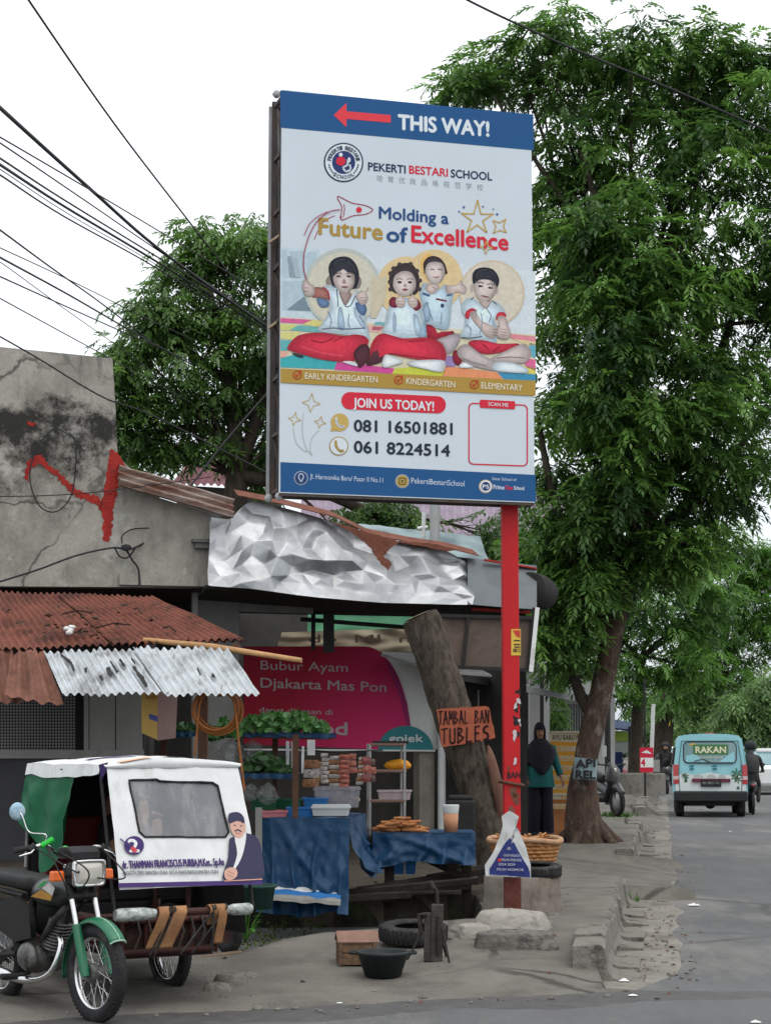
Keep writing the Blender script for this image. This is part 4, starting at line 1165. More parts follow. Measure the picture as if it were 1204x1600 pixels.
props(g.build('dry_leaves', None, loc=(0, 0, 0)), 'dry brown leaves scattered over the pavement', 'leaves', kind='stuff')
# bits of litter
for k, (u, v, r_) in enumerate(((1083, 1416, .06), (974, 1535, .035), (988, 1558, .03), (166, 1590, .04), (1140, 1300, .03), (530, 1570, .018), (985, 1410, .03), (1180, 1600, .03))):
    c = G(u, v, 0); g = MB()
    g.grid(lambda s, t: (c.x + (s - .5) * r_ * 2, c.y + (t - .5) * r_ * 1.6, .012 + r_ * .5 * (noise.noise((s * 3, t * 3, k)) + .5) * math.sin(3.1 * s) * math.sin(3.1 * t)), 6, 6)
    props(g.build('paper_scrap', M_white), 'small scrap of white paper litter lying on the road surface', 'litter', 'paper scraps on the road')
# small wheel on a beam by the sidecar, green tub behind it
tub('square_tub', P(403, 1420, 15.6), .11, .135, .19, M_dgreenp, 'dark green planter tub beside the blue stall tarp', 'tub', ears=False)
w_ = P(357, 1455, 14.6); wz = thing('cart_wheel', w_ - Vector((0, 0, .18)), 'small black wheel with maroon rim on a timber beam', 'wheel')
M_maroon = mat('maroon_paint', (.05, .016, .013), .6, .35, 8, .25, dirt=(.03, .018, .015), damt=.5, dsc=6)
g = MB(); ax = Vector((.86, .42, 0)) ; ax = Vector((-.80, -.6, .0)); g.torus(w_, ax, .125, .045, 32, 10, 1.0); g.build('tyre', M_rub, wz)
g = MB(); g.lathe([(.0, .02), (.09, .025), (.11, .03), (.11, -.03), (0, -.02)], w_, ax, 24); g.build('rim', M_maroon, wz)
g = MB(); a, b = P(305, 1503, 14.3), P(376, 1493, 14.5); g.beam(a, b, .09, .07)
props(g.build('timber_beam', M_wood, bevel=.006), 'short grey timber beam under the small black wheel', 'beam')
# ------------------------------------------------------------ school billboard on its red pole
BA, BB = P(437, 770, 15.05), P(836, 770, 15.68)
BP = Pl((BA.x, BA.y, 0), (BB.x - BA.x, BB.y - BA.y, 0))
(b0, bz0), (b1, bz1) = BP.hit(436.5, 770), BP.hit(835, 785)
bz1t = BP.hit(437, 139.5)[1]
zb = min(bz0, bz1)
pole_p = P(800, 1415, 15.85)
bb = thing('billboard', (pole_p.x, pole_p.y, .2), 'tall school billboard with blue header on a single red pole', 'billboard')
PK = 1.12
ink_cache = {}
def ink(h, k=PK):
    if (h, k) not in ink_cache:
        ink_cache[(h, k)] = mat('print_' + h, tuple(min(.82, c) for c in hx(h, k)), .55, .03, 2, .06, 5, spec=.12)
    return ink_cache[(h, k)]
g = MB().mat(ink('BCC6CE'))
WB = b1 - b0
fn = lambda s, t: BP.pt(b0 + WB * s, zb + (bz1t - zb) * t, 0)
g.grid(fn, 1, 1, False)
g.v = [tuple(p) for p in g.v]
e0, e1 = (b0, zb), (b1, bz1t)
g.add([BP.pt(b0, zb, 0), BP.pt(b0, zb, -.025), BP.pt(b0, bz1t, -.025), BP.pt(b0, bz1t, 0)], [(0, 3, 2, 1)])
g.add([BP.pt(b1, zb, 0), BP.pt(b1, zb, -.025), BP.pt(b1, bz1t, -.025), BP.pt(b1, bz1t, 0)], [(0, 1, 2, 3)])
face = g.build('banner_face', None, bb)
# steel box frame, open at the side
M_steel = mat('rusty_steel', (.07, .06, .055), .7, .35, 6, .3, 40, dirt=(.12, .06, .035), damt=.35, dsc=5)
M_lath = mat('pale_steel', (.33, .34, .35), .6, .15, 6, .15, 40, dirt=(.18, .16, .14), damt=.3)
TH = .33
g = MB()
for n_ in (-.055, -TH):
    for a in (b0 + .02, b1 - .02): g.beam(BP.pt(a, zb, n_), BP.pt(a, bz1t, n_), .045)
    for z in (zb + .02, bz1t - .02, zb + (bz1t - zb) * .33, zb + (bz1t - zb) * .66): g.beam(BP.pt(b0, z, n_), BP.pt(b1, z, n_), .045)
for i in range(8):
    z = zb + .04 + (bz1t - zb - .08) * i / 7
    for a in (b0 + .02, b1 - .02): g.beam(BP.pt(a, z, -.06), BP.pt(a, z, -TH + .02), .025, .03)
for i in range(7):
    z, z2 = [zb + .04 + (bz1t - zb - .08) * k / 7 for k in (i, i + 1)]
    g.beam(BP.pt(b0 + .03, z, -.06), BP.pt(b0 + .03, z2, -TH + .02), .016)
g.beam(BP.pt(b0, zb - .012, -.03), BP.pt(b1, zb - .012, -.03), .05, .02)
g.build('frame', M_steel, bb)
g = MB(); g.beam(BP.pt(b0 - .008, zb - .02, -TH - .03), BP.pt(b0 - .008, bz1t - .03, -TH - .03), .03, .03); g.build('edge_lath', M_lath, bb)
g = MB(); g.slab([BP.pt(b0 + .01, zb, -TH - .03), BP.pt(b0 + .01, bz1t, -TH - .03), BP.pt(b1 - .01, bz1t, -TH - .03), BP.pt(b1 - .01, zb, -TH - .03)], .01); g.build('rear_banner', M_lath, bb)
g = MB()
for k, z in enumerate((.635, .42)):
    a = BP.pt(b0 - .03, zb + (bz1t - zb) * z, -.28); g.beam(a, a + Vector((.09, -.10, .035)), .018)
g.build('tie_rope', mat('pale_rope', (.40, .32, .22), .9, .2, 9, .2), bb)
g = MB()
for a, z, n_ in ((b0 - .01, bz1t + .01, -.15), (b0 + .01, zb - .02, -.05), (b0 - .04, zb - .02, -.2)):
    p = BP.pt(a, z, n_); r_ = .03
    g.grid(lambda s, t: (p.x + r_ * math.sin(3.14 * t) * math.cos(6.28 * s) * (1 + .4 * noise.noise((s * 9, t * 5, a))), p.y + r_ * math.sin(3.14 * t) * math.sin(6.28 * s), p.z + r_ * 1.2 * math.cos(3.14 * t)), 10, 6)
g.build('cloth_knot', M_lath, bb)
# pole
M_pole = mat('red_enamel', (.46, .016, .02), .5, .12, 3, .12, 30, dirt=(.36, .02, .02), damt=.35, dsc=2, stretch=(1, 1, .4))
PYAW = R(4)
pl_h = .066
pz0 = onground(800, 1462).z
Mp = Matrix.Translation((pole_p.x, pole_p.y, 0)) @ Matrix.Rotation(R(3), 4, 'Z')
zl = P(800, 1362, 15.8).z
g = MB().mat(M_pole)
g.hexa([Mp @ Vector((x * pl_h, y * pl_h, z)) for z in (zl, zb + .06) for x, y in ((-1, -1), (1, -1), (1, 1), (-1, 1))])
pole_o = g.build('pole', None, bb, bevel=.006)
g = MB(); g.hexa([Mp @ Vector((x * pl_h * .98, y * pl_h * .98, z)) for z in (pz0 - .1, zl) for x, y in ((-1, -1), (1, -1), (1, 1), (-1, 1))])
g.build('rusty_foot', mat('rust_red', (.14, .045, .035), .85, .4, 8, .5, 40, dirt=(.07, .05, .045), damt=.45, dsc=9), bb)
PP = Pl(Mp @ Vector((0, -pl_h - .001, 0)), Mp.to_3x3() @ Vector((1, 0, 0)))
g = MB().mat(flat('black_paint', (.02, .018, .02)))
for pts in ([(804, 1080), (812, 1076), (813, 1084), (806, 1084)], [(805, 1098), (811, 1100), (809, 1114), (803, 1112)], [(801, 1118), (811, 1122), (810, 1134), (803, 1134)], [(804, 1142), (812, 1144), (811, 1152), (807, 1150)]): g.poly(PP, ragged(pts, 1.2, 3), 1)
g.text(PP, 'BAN', (792, 1216), (813, 1215), 10, 2, .03)
g.mat(flat('paper_remnant', (.5, .46, .47)))
for pts in ([(806, 1092), (811, 1090), (813, 1100), (808, 1098)], [(802, 1102), (806, 1096), (808, 1106), (803, 1108)], [(800, 1142), (805, 1140), (807, 1152), (802, 1160)], [(802, 1185), (806, 1183), (807, 1194), (802, 1196)], [(808, 1124), (812, 1122), (813, 1136)]): g.poly(PP, ragged(pts, 1, 3), 2)
g.mat(mat('bare_rust', (.17, .07, .05), .9, .4, 20, .3))
for pts in ([(795, 1232), (806, 1230), (808, 1244), (798, 1248)], [(800, 1240), (812, 1240), (811, 1256), (803, 1258)], [(792, 1262), (800, 1258), (804, 1268), (796, 1272)], [(792, 1196), (796, 1198), (794, 1208)]): g.poly(PP, ragged(pts, 1.4, 3), 1)
g.build('paint_marks', None, pole_o)
g = MB(); g.tube([Mp @ Vector((-.10, -.08, P(800, 1224, 15.8).z + .02)), Mp @ Vector((.09, -.085, P(800, 1224, 15.8).z - .02)), Mp @ Vector((.09, .08, P(800, 1224, 15.8).z - .01)), Mp @ Vector((-.09, .08, P(800, 1224, 15.8).z + .01))], .014, 6, closed=True)
g.build('wire_loop', M_brown, pole_o)
st = thing('yellow_sticker', PP.px(805, 1024), 'small yellow and red advert sticker high on the red pole', 'sticker')
g = MB(); g.poly(PP, [(798, 983), (813, 983), (813, 1024), (798, 1024)], 2); g.build('paper', flat('sticker_yellow', (.62, .42, .07)), st)
g = MB().mat(flat('sticker_red', (.5, .05, .04))); g.poly(PP, [(800, 985), (812, 985), (812, 997), (806, 994)], 3); g.mat(flat('black_print', (.03, .03, .03)))
for v in (1000, 1006, 1010): g.poly(PP, [(801 + (v % 3), v), (812, v), (812, v + 2), (801 + (v % 3), v + 2)], 3)
g.text(PP, '0812', (801, 1019), (812, 1019), 6, 3, .03); g.build('print', None, st)

# --- artwork
OX, OY = BP.O, None
BLUE, NAVY, RED, GOLD = ink('24507F'), ink('263452'), ink('C22E3F'), ink('A08340')
GREY = ink('8B8F93'); WHITE = ink('C9D2D8'); GOLDL = ink('B49A58')
g = MB().mat(BLUE)
EX = 1.0
def toppx(u): return 139.5 + (u - 437) * (178 - 139.5) / 396
g.poly(BP, [(438, 141), (832.5, 179), (833.5, 235), (438, 199.5)], 1)
g.build('header_band', None, face)
g = MB().mat(BLUE); g.poly(BP, [(438, 722), (836, 742), (836.5, 784), (438, 768.5)], 1)
g.build('footer_band', None, face)
g = MB().mat(GOLD); g.poly(BP, [(438, 576), (836, 595), (836, 619), (438, 598)], 4)
g.build('level_band', None, face)
g = MB().mat(ink('CE4049'))
g.poly(BP, [(521, 180), (541, 161), (541, 174), (610, 180), (610, 192), (541, 186), (541, 199)], 2)
g.build('arrow', None, face)
g = MB().mat(WHITE)
g.text(BP, 'THIS WAY!', (622, 202), (763, 213), 24, 2, .045)
g.mat(NAVY); g.text(BP, 'PEKERTI', (575, 266), (633, 271), 13, 1, .03); g.text(BP, 'SCHOOL', (704, 277), (768, 282), 13, 1, .03)
g.mat(RED); g.text(BP, 'BESTARI', (639, 271), (699, 276), 13, 1, .03)
g.mat(GREY)
for i, ch in enumerate('培育优良品格规范学校'): g.text(BP, ch, (588 + i * 17.4, 282.5 + i * 1.55), (597.5 + i * 17.4, 283.3 + i * 1.55), 8, 1, .0)
g.mat(ink('2C4C7A')); g.text(BP, 'Molding a', (592, 341), (700, 350), 19, 2, .03)
g.mat(GOLD); g.text(BP, 'Future', (498, 366), (597, 375), 27, 2, .03)
g.mat(ink('2C4C7A')); g.text(BP, 'of', (604, 377), (636, 379), 24, 2, .035)
g.mat(RED); g.text(BP, 'Excellence', (643, 378), (793, 391), 27, 2, .035)
g.mat(ink('D2CDB9')); g.text(BP, 'EARLY KINDERGARTEN', (476, 592), (589, 598), 10, 6, .01); g.text(BP, 'KINDERGARTEN', (634, 600), (710, 606), 10, 6, .01); g.text(BP, 'ELEMENTARY', (751, 607), (815, 611), 10, 6, .01)
g.mat(WHITE); g.text(BP, 'JOIN US TODAY!', (552, 636), (677, 642), 15, 3, .03)
g.mat(ink('272F3D')); g.text(BP, '081 16501881', (553, 674), (706, 679), 19, 2, .035); g.text(BP, '061 8224514', (553, 707), (702, 713), 19, 2, .035)
g.mat(WHITE); g.text(BP, 'SCAN ME', (762, 634), (793, 636), 6, 4, .01)
g.mat(ink('B9C4D2')); g.text(BP, 'Jl. Harmonika Baru/ Pasar II No.11', (484, 748), (598, 754), 8, 2, 0); g.text(BP, 'PekertiBestariSchool', (642, 755), (725, 760), 9, 2, 0)
g.text(BP, 'Sister School of', (768, 750), (806, 752), 5, 2, 0); g.text(BP, 'Prime', (770, 764), (787, 765), 7, 2, .03); g.text(BP, 'School', (802, 765), (818, 766), 6, 2, .03)
g.mat(RED); g.text(BP, 'One', (789, 765), (800, 765.6), 7, 2, .03)
g.build('lettering', None, face)
g = MB().mat(RED)
rr = lambda x0, y0, x1, y1, r, sl=.047: [(cx + r * math.cos(t), cy + (cx - x0) * sl + r * math.sin(t)) for cx, cy, t0 in ((x1 - r, y1 - r, 0), (x0 + r, y1 - r, 1), (x0 + r, y0 + r, 2), (x1 - r, y0 + r, 3)) for t in [math.pi / 2 * (t0 + k / 5) for k in range(6)]]
g.poly(BP, rr(533, 612, 696, 639, 13), 2)
g.poly(BP, rr(749, 624.5, 804, 637, 2), 3)
g.stroke(BP, rr(732, 630, 823, 725, 7, .035), 2, 2, closed=True)
g.build('red_button', None, face)
# round school badge
g = MB().mat(ink('3C4355')); C0 = (536.5, 254)
g.ell(BP, C0, 31, 31, 1, 40); g.mat(WHITE); g.ell(BP, C0, 28.5, 28.5, 2, 40); g.mat(ink('2B3A66')); g.ell(BP, C0, 18, 18, 3, 32)
g.mat(RED); g.ell(BP, (532, 252), 7.5, 7, 4); g.mat(WHITE); g.ell(BP, (532, 242), 3, 3, 4); g.stroke(BP, [(543, 250), (542, 258), (536, 262), (540, 268), (547, 265), (546, 258)], 3, 4, 3); g.ell(BP, (545, 250), 2.2, 4, 4)
g.mat(ink('3C4355'))
def ring(g, s_, r, t0, t1, h, flip=False):
    for i, ch in enumerate(s_):
        if ch == ' ': continue
        t = t0 + (t1 - t0) * i / (len(s_) - 1)
        c = Vector((C0[0] + r * math.sin(t), C0[1] - r * math.cos(t))); d = Vector((math.cos(t), math.sin(t))) * h * .38 * (-1 if flip else 1); up = Vector((math.sin(t), -math.cos(t))) * (-1 if flip else 1)
        vs, fs = text_geo(ch, .03); xs = [p[0] for p in vs]; x0, x1 = min(xs), max(xs)
        b = c - up * h / 2
        q = []
        for x, y in vs:
            k = ((x - x0) / (x1 - x0) - .5) * 2
            pt = b + d * k + up * (y / .73 * h); q.append(BP.pt(*BP.hit(pt.x, pt.y), 4 * LAY))
        g.add(q, fs)
ring(g, 'PEKERTI BESTARI', 23, -1.35, 1.35, 6)
ring(g, 'SCHOOL', 23, math.pi + .62, math.pi - .62, 6, True)
for t in np.linspace(1.75, 2.35, 5):
    for s_ in (1, -1): g.ell(BP, (C0[0] + s_ * 23 * math.sin(t), C0[1] - 23 * math.cos(t)), 1.5, 1.2, 4, 8)
g.build('school_badge', None, face)
# rocket, stars, contact icons
g = MB().mat(ink('96344A'))
g.stroke(BP, [(531, 341), (534, 324), (527, 310), (530, 307.5), (549, 317), (570, 321), (582, 328), (570, 335), (552, 337), (534, 344), (533, 338)], 1.4, 2, 3)
g.stroke(BP, [(537, 319), (538, 328), (536, 339)], 1.2, 2, 3)
g.stroke(BP, [(531, 328), (515, 331), (497, 344), (484, 365), (475, 395), (474, 420), (480, 440), (487, 447)], 1.5, 6, 5); g.stroke(BP, [(511, 331), (494, 340), (482, 352), (475, 368)], 1.2, 6, 4)
g.stroke(BP, [(523, 337), (507, 345), (497, 360), (491, 374)], 1.2, 1, 4)
g.mat(RED); g.ell(BP, (560.5, 328), 4.5, 4.5, 2)
g.build('rocket_drawing', None, face)
g = MB().mat(GOLDL)
def star(g, c, r, w_, n=5, rot=0.0, lay=2, k=.42):
    pts = []
    for i in range(2 * n):
        t = rot + math.pi * i / n - math.pi / 2; q = r if i % 2 == 0 else r * k
        pts.append((c[0] + q * math.cos(t), c[1] + q * math.sin(t) * (1.12 if i == 0 else 1)))
    g.stroke(BP, pts, w_, lay, closed=True)
for a_ in (((745, 342), 26, 2.2, 5, .02, 2, .36), ((780, 354), 14, 1.9, 4, .75, 2, .42), ((759, 387), 10, 1.6, 4, .1, 3, .4), ((486, 630), 14, 1.2, 4, .1, 2, .4), ((460, 655), 10, 1.1, 4, .2, 2, .4), ((500, 660), 9, 1.1, 4, .2, 2, .4)):
    g = MB().mat(GOLDL); star(g, *a_); g.build('star_drawing', None, face)
g = MB()
g.mat(ink('A9ACAA')); g.stroke(BP, [(474, 645), (472, 672), (478, 700), (488, 711)], 1.1, 2, 4); g.stroke(BP, [(458, 668), (462, 690), (472, 702), (480, 706)], 1, 2, 4); g.stroke(BP, [(498, 672), (488, 684), (484, 698), (487, 712)], 1, 2, 4)
g.mat(ink('48618A')); 
for x, y, r_ in ((724, 324, 2), (717, 331, 1.6), (776, 335, 2), (754, 323, 1.5), (770, 327, 1.3)): g.ell(BP, (x, y), r_, r_, 2, 10)
g.build('line_drawing', None, face)
g = MB().mat(GOLDL); g.ell(BP, (530.5, 660), 14, 14, 2); g.poly(BP, [(517, 668), (516, 674), (527, 673)], 2)
g.mat(ink('A08C5C')); g.ell(BP, (529, 697), 15, 15, 2); g.mat(ink('C4CCD2')); g.ell(BP, (529, 697), 13.3, 13.3, 3)
g.mat(WHITE); g.stroke(BP, [(525, 653), (526, 661), (532, 667), (537, 666)], 4, 3, 4); g.mat(GOLDL); g.stroke(BP, [(524, 689), (525, 698), (531, 705), (536, 704)], 4, 4, 4)
g.build('phone_icon', None, face)
def disc(c, m): g = MB().mat(ink('8F9AA8')); g.ell(BP, c, 11, 11, 2); g.mat(ink(m)); g.ell(BP, c, 9.5, 9.5, 3); return g
g = disc((470, 747), '2A3F68').mat(ink('B9C4D2')); g.stroke(BP, [(470, 753), (466, 746), (467, 742), (470, 740), (473, 742), (474, 746)], 1.4, 4, closed=True); g.build('location_icon', None, face)
g = disc((628, 752), 'A58F55').mat(ink('54451F')); g.stroke(BP, rr(623, 747, 633, 757, 2, 0), 1.4, 4, closed=True); g.stroke(BP, [(626, 752), (628, 750), (630, 752), (628, 754)], 1.2, 4, closed=True); g.build('camera_icon', None, face)
g = MB().mat(ink('B9A98C')); g.ell(BP, (758, 760), 10.5, 10.5, 2); g.mat(ink('D0D5DA')); g.ell(BP, (758, 760), 9, 9, 3); g.mat(ink('2B3A66')); g.ell(BP, (758, 760), 7, 7, 4); g.mat(WHITE); g.text(BP, 'PS', (753, 763), (763, 763.5), 6, 5, .03); g.build('partner_badge', None, face)
for x, y in ((464, 586), (622, 594), (740, 601)):
    g = MB().mat(ink('B0432F')); g.stroke(BP, [(x + 6.3 * math.cos(t), y + 6.3 * math.sin(t)) for t in [6.28 * i / 16 for i in range(16)]], 1.6, 6, closed=True); g.stroke(BP, [(x - 3, y - 1), (x - .5, y + 2.5), (x + 6, y - 7)], 2, 6); g.build('tick_icon', None, face)
ink0 = ink
def ink(h, k=PK):
    if ('p', h) not in ink_cache: ink_cache[('p', h)] = mat('photo_' + h, tuple(min(.8, c) for c in hx(h, k)), .55, .11, 26, .05, 5, spec=.12)
    return ink_cache[('p', h)]
# --- the printed classroom picture
z1 = lambda p: (430 + p[0] / 5.733, 375 + p[1] / 5.733)
z2 = lambda p: (630 + p[0] / 5.733, 375 + p[1] / 5.733)
z3 = lambda p: (400 + p[0] / 2.617, 370 + p[1] / 2.617)
def I(f, pts): return [f(p) for p in pts]
g = MB()
def B(c, f, pts, lay, n=4):      # printed tone built from nested shapes, like the soft tones of the photograph on the board
    q = I(f, pts); k = len(q); cx, cy = sum(p[0] for p in q) / k, sum(p[1] for p in q) / k
    w_, h_ = max(p[0] for p in q) - min(p[0] for p in q), max(p[1] for p in q) - min(p[1] for p in q)
    big = w_ * h_ > 90 and min(w_, h_) > 7
    for i, (kc, sc) in enumerate(((.86, 1), (.93, .88), (1.0, .74), (1.06, .58), (1.12, .40)) if big else ((1, 1),)):
        h = ''.join('%02X' % min(255, int(int(c[j:j + 2], 16) * kc)) for j in (0, 2, 4))
        ox, oy = cx - (1 - sc) * .08 * w_, cy - (1 - sc) * .10 * h_
        g.mat(ink(h)); g.blob(BP, [(ox + (a - ox) * sc, oy + (b - oy) * sc) for a, b in q] if i else q, lay + i * .055, n)
def Q(c, f, pts, lay): g.mat(ink(c)); g.poly(BP, I(f, pts), lay)
def E(c, f, p, rx, ry, lay, k=5.733): g.mat(ink(c)); q = f(p); g.ell(BP, q, rx / k, ry / k, lay, 20)
def SK(c, f, pts, w_, lay, sm=3, k=5.733): g.mat(ink(c)); g.stroke(BP, I(f, pts), w_ / k, lay, sm)
idn = lambda p: p
Q('B4C4CC', idn, [(438, 386), (500, 390), (500, 500), (438, 496)], 1)
Q('C1CBD1', idn, [(500, 392), (836, 424), (836, 524), (500, 506)], 1)
for a in ((441, 390, 449, 434), (453, 392, 476, 434), (480, 394, 494, 432), (441, 439, 490, 484)): Q('A3B6C0', idn, [(a[0], a[1]), (a[2], a[1]), (a[2], a[3]), (a[0], a[3])], 2)
Q('8494A0', idn, [(449, 401), (454, 400), (461, 433), (452, 433)], 3); Q('9AA9B2', idn, [(456, 402), (465, 405), (469, 434), (460, 433)], 3)
Q('6F828E', idn, [(448, 484), (474, 464), (492, 466), (488, 486)], 3)
floor = [('C35C8C', [(438, 497), (488, 500), (474, 506), (438, 504)]), ('C4BE7A', [(488, 500), (506, 502), (496, 512), (470, 506)]), ('B9BE74', [(438, 507), (466, 508), (452, 516), (438, 516)]), ('66A3A3', [(452, 516), (466, 508), (502, 511), (500, 520)]),
         ('C4C080', [(438, 518), (470, 519), (458, 531), (438, 529)]), ('5AA0A4', [(438, 531), (456, 532), (448, 548), (438, 548)]), ('CC9C8C', [(438, 549), (450, 549), (446, 558), (438, 559)]), ('3F9DA3', [(438, 560), (470, 551), (526, 566), (522, 577), (438, 574)]), ('BE4A8C', [(526, 566), (560, 569), (616, 576), (612, 584), (522, 578)]),
         ('B7BC48', [(616, 576), (660, 572), (696, 580), (690, 588), (612, 584)]), ('D08862', [(696, 572), (776, 582), (786, 593), (690, 588)]), ('3E86A8', [(776, 582), (836, 585), (836, 595), (786, 593)]), ('8C7AA4', [(690, 556), (716, 556), (710, 574), (696, 574)]), ('C9648C', [(815, 560), (836, 562), (836, 580), (822, 574)]), ('C4BC5C', [(805, 570), (836, 575), (836, 586), (815, 582)]),
         ('5F9FB4', [(826, 536), (836, 538), (836, 560), (826, 555)]), ('C8828C', [(790, 521), (836, 526), (836, 534), (800, 530)]), ('C9B890', [(800, 530), (836, 534), (836, 540), (826, 540)]), ('CBA49A', [(574, 508), (602, 509), (592, 520), (576, 518)]), ('6AA3A6', [(586, 503), (604, 504), (602, 510), (584, 508)]), ('C86C84', [(582, 510), (600, 511), (592, 517), (580, 516)])]
Q('C5BFA6', idn, [(438, 495), (836, 523), (836, 596), (438, 577)], 1.5)
for c, p in floor: Q(c, idn, p, 3)
g.mat(ink('ABB2AE')); g.ell(BP, z1((600, 430)), 60, 62, 3.4, 40)
g.mat(ink('BDBAAA')); g.ell(BP, z1((600, 440)), 55, 57, 3.7, 40)
g.mat(ink('C9B48A')); g.ell(BP, (634, 448), 46, 47, 3.5, 36); g.ell(BP, (677, 438), 45, 48, 3.8, 36)
g.mat(ink('CDA864')); g.blob(BP, [(661, 401), (668, 396), (676, 402), (678, 424), (672, 440), (662, 432), (656, 412)], 4.1)
g.mat(ink('BEB09A')); g.ell(BP, z2((790, 480)), 51, 52, 4.0, 40); g.mat(ink('C2BCAC')); g.ell(BP, z2((790, 480)), 48, 49, 4.2, 40)
Q('B9B29C', z1, [(860, 340), (1000, 330), (985, 520), (900, 700), (850, 700)], 4.4)
# girl with a fringe
B('8F857F', z1, [(450, 380), (470, 330), (520, 300), (700, 300), (760, 340), (765, 400), (720, 440), (500, 420)], 4.6)
B('2E3038', z1, [(486, 330), (474, 250), (500, 190), (560, 155), (640, 152), (700, 190), (738, 260), (748, 330), (738, 395), (700, 440), (530, 430), (498, 380)], 5)
B('B5C6D0', z1, [(420, 420), (520, 405), (570, 440), (630, 600), (690, 520), (720, 450), (760, 480), (800, 560), (812, 740), (835, 820), (835, 905), (700, 860), (395, 820), (420, 745), (480, 640), (470, 520)], 5)
B('8FA3B4', z1, [(560, 640), (580, 600), (600, 640), (620, 800), (560, 790)], 5.3); B('97ABBA', z1, [(700, 600), (740, 640), (800, 760), (790, 800), (720, 700)], 5.3)
SK('4A5468', z1, [(420, 800), (520, 790), (620, 800), (800, 790)], 9, 5.6); SK('3D4658', z1, [(548, 440), (556, 540), (560, 600)], 8, 5.6); SK('3D4658', z1, [(622, 600), (670, 590), (715, 500)], 8, 5.6)
B('8C7B76', z1, [(570, 460), (660, 470), (680, 500), (630, 590), (600, 560)], 5.5)
B('B0A4A0', z1, [(515, 330), (540, 285), (600, 262), (690, 290), (708, 345), (700, 410), (668, 460), (630, 485), (590, 475), (548, 430), (522, 385)], 5.8)
B('2E3038', z1, [(500, 330), (510, 230), (560, 180), (640, 175), (700, 220), (722, 320), (690, 295), (640, 288), (610, 235), (595, 270), (545, 292), (515, 325)], 6.2)
for x in (565, 657): E('3A3538', z1, (x, 328), 22, 10, 6.4); SK('55494A', z1, [(x - 28, 305), (x, 298), (x + 26, 304)], 6, 6.4)
B('8E7C78', z1, [(596, 385), (612, 350), (632, 385), (614, 394)], 6.2); B('7C5A5A', z1, [(582, 422), (618, 414), (655, 422), (620, 436)], 6.3); B('C2B6B2', z1, [(560, 370), (590, 365), (590, 400), (565, 400)], 6.1)
B('8C5F58', z1, [(330, 430), (430, 432), (480, 480), (478, 535), (400, 520), (330, 510)], 5.8); SK('A23A48', z1, [(425, 425), (470, 465), (482, 540)], 12, 6.1)
B('57718F', z1, [(370, 520), (470, 545), (470, 600), (400, 600)], 5.6)
B('AA9C98', z1, [(240, 420), (250, 370), (270, 345), (300, 390), (340, 410), (350, 480), (320, 508), (268, 500), (250, 460)], 6.1); SK('776662', z1, [(255, 430), (300, 432)], 5, 6.4); SK('776662', z1, [(255, 460), (300, 464)], 5, 6.4)
B('51688A', z1, [(720, 560), (800, 580), (815, 640), (780, 680), (725, 620)], 5.8)
B('ADA09C', z1, [(730, 480), (770, 455), (800, 460), (826, 425), (830, 440), (810, 480), (828, 510), (815, 560), (770, 585), (735, 550), (715, 510)], 6.3); SK('776662', z1, [(760, 520), (810, 520)], 5, 6.6); SK('776662', z1, [(765, 548), (810, 545)], 5, 6.6)
B('B53244', z1, [(105, 970), (180, 872), (300, 835), (440, 835), (620, 860), (700, 848), (790, 860), (832, 900), (820, 960), (790, 1010), (740, 1040), (690, 1092), (560, 1090), (400, 1070), (250, 1030), (170, 1005)], 6)
SK('8A2233', z1, [(520, 910), (600, 870)], 10, 6.4); SK('8A2233', z1, [(320, 900), (420, 920), (520, 880)], 12, 6.4); SK('8A2233', z1, [(690, 1080), (730, 990), (800, 940)], 12, 6.4); SK('C9485A', z1, [(240, 960), (400, 1010), (600, 1040)], 14, 6.4)
B('4A2B33', z1, [(700, 1010), (760, 940), (830, 950), (845, 1050), (800, 1110), (750, 1145), (715, 1080)], 6.6); B('BFC4C8', z1, [(600, 1092), (690, 1090), (745, 1130), (690, 1125)], 6.3); B('3A3038', z1, [(150, 1010), (250, 1040), (230, 1055), (180, 1040)], 5.8)
# girl with curls
B('3A3437', z3, [(546, 205), (544, 160), (566, 124), (604, 108), (640, 116), (664, 160), (664, 215), (640, 240), (570, 232)], 5)
for x, y in ((548, 150), (560, 130), (585, 114), (630, 112), (656, 140), (668, 180), (666, 215), (546, 185), (548, 215)): E('3E383B', z3, (x, y), 9, 9, 5.1, 2.617)
B('B8ADA9', z3, [(558, 190), (566, 160), (596, 142), (630, 146), (650, 176), (650, 212), (630, 236), (605, 244), (580, 236), (562, 214)], 5.8)
for x in (585, 627): E('33302F', z3, (x, 187), 9, 5, 6.2, 2.617); SK('5A4E4E', z3, [(x - 12, 176), (x, 172), (x + 12, 176)], 3, 6.2, 3, 2.617)
B('93827E', z3, [(600, 204), (607, 192), (614, 204)], 6.1); B('7A4F50', z3, [(594, 216), (607, 212), (621, 217), (607, 223)], 6.2)
B('B5C6D0', z3, [(540, 290), (560, 262), (610, 250), (665, 270), (680, 330), (692, 416), (600, 420), (518, 402), (530, 340)], 5.6)
B('8FA3B4', z3, [(560, 310), (572, 330), (570, 390), (556, 380)], 5.9); B('9AAEBC', z3, [(640, 320), (660, 330), (676, 400), (650, 400)], 5.9)
B('6E2A3A', z3, [(542, 262), (560, 246), (580, 262), (574, 290), (548, 286)], 6); B('6E2A3A', z3, [(640, 250), (664, 262), (672, 290), (650, 304), (634, 280)], 6)
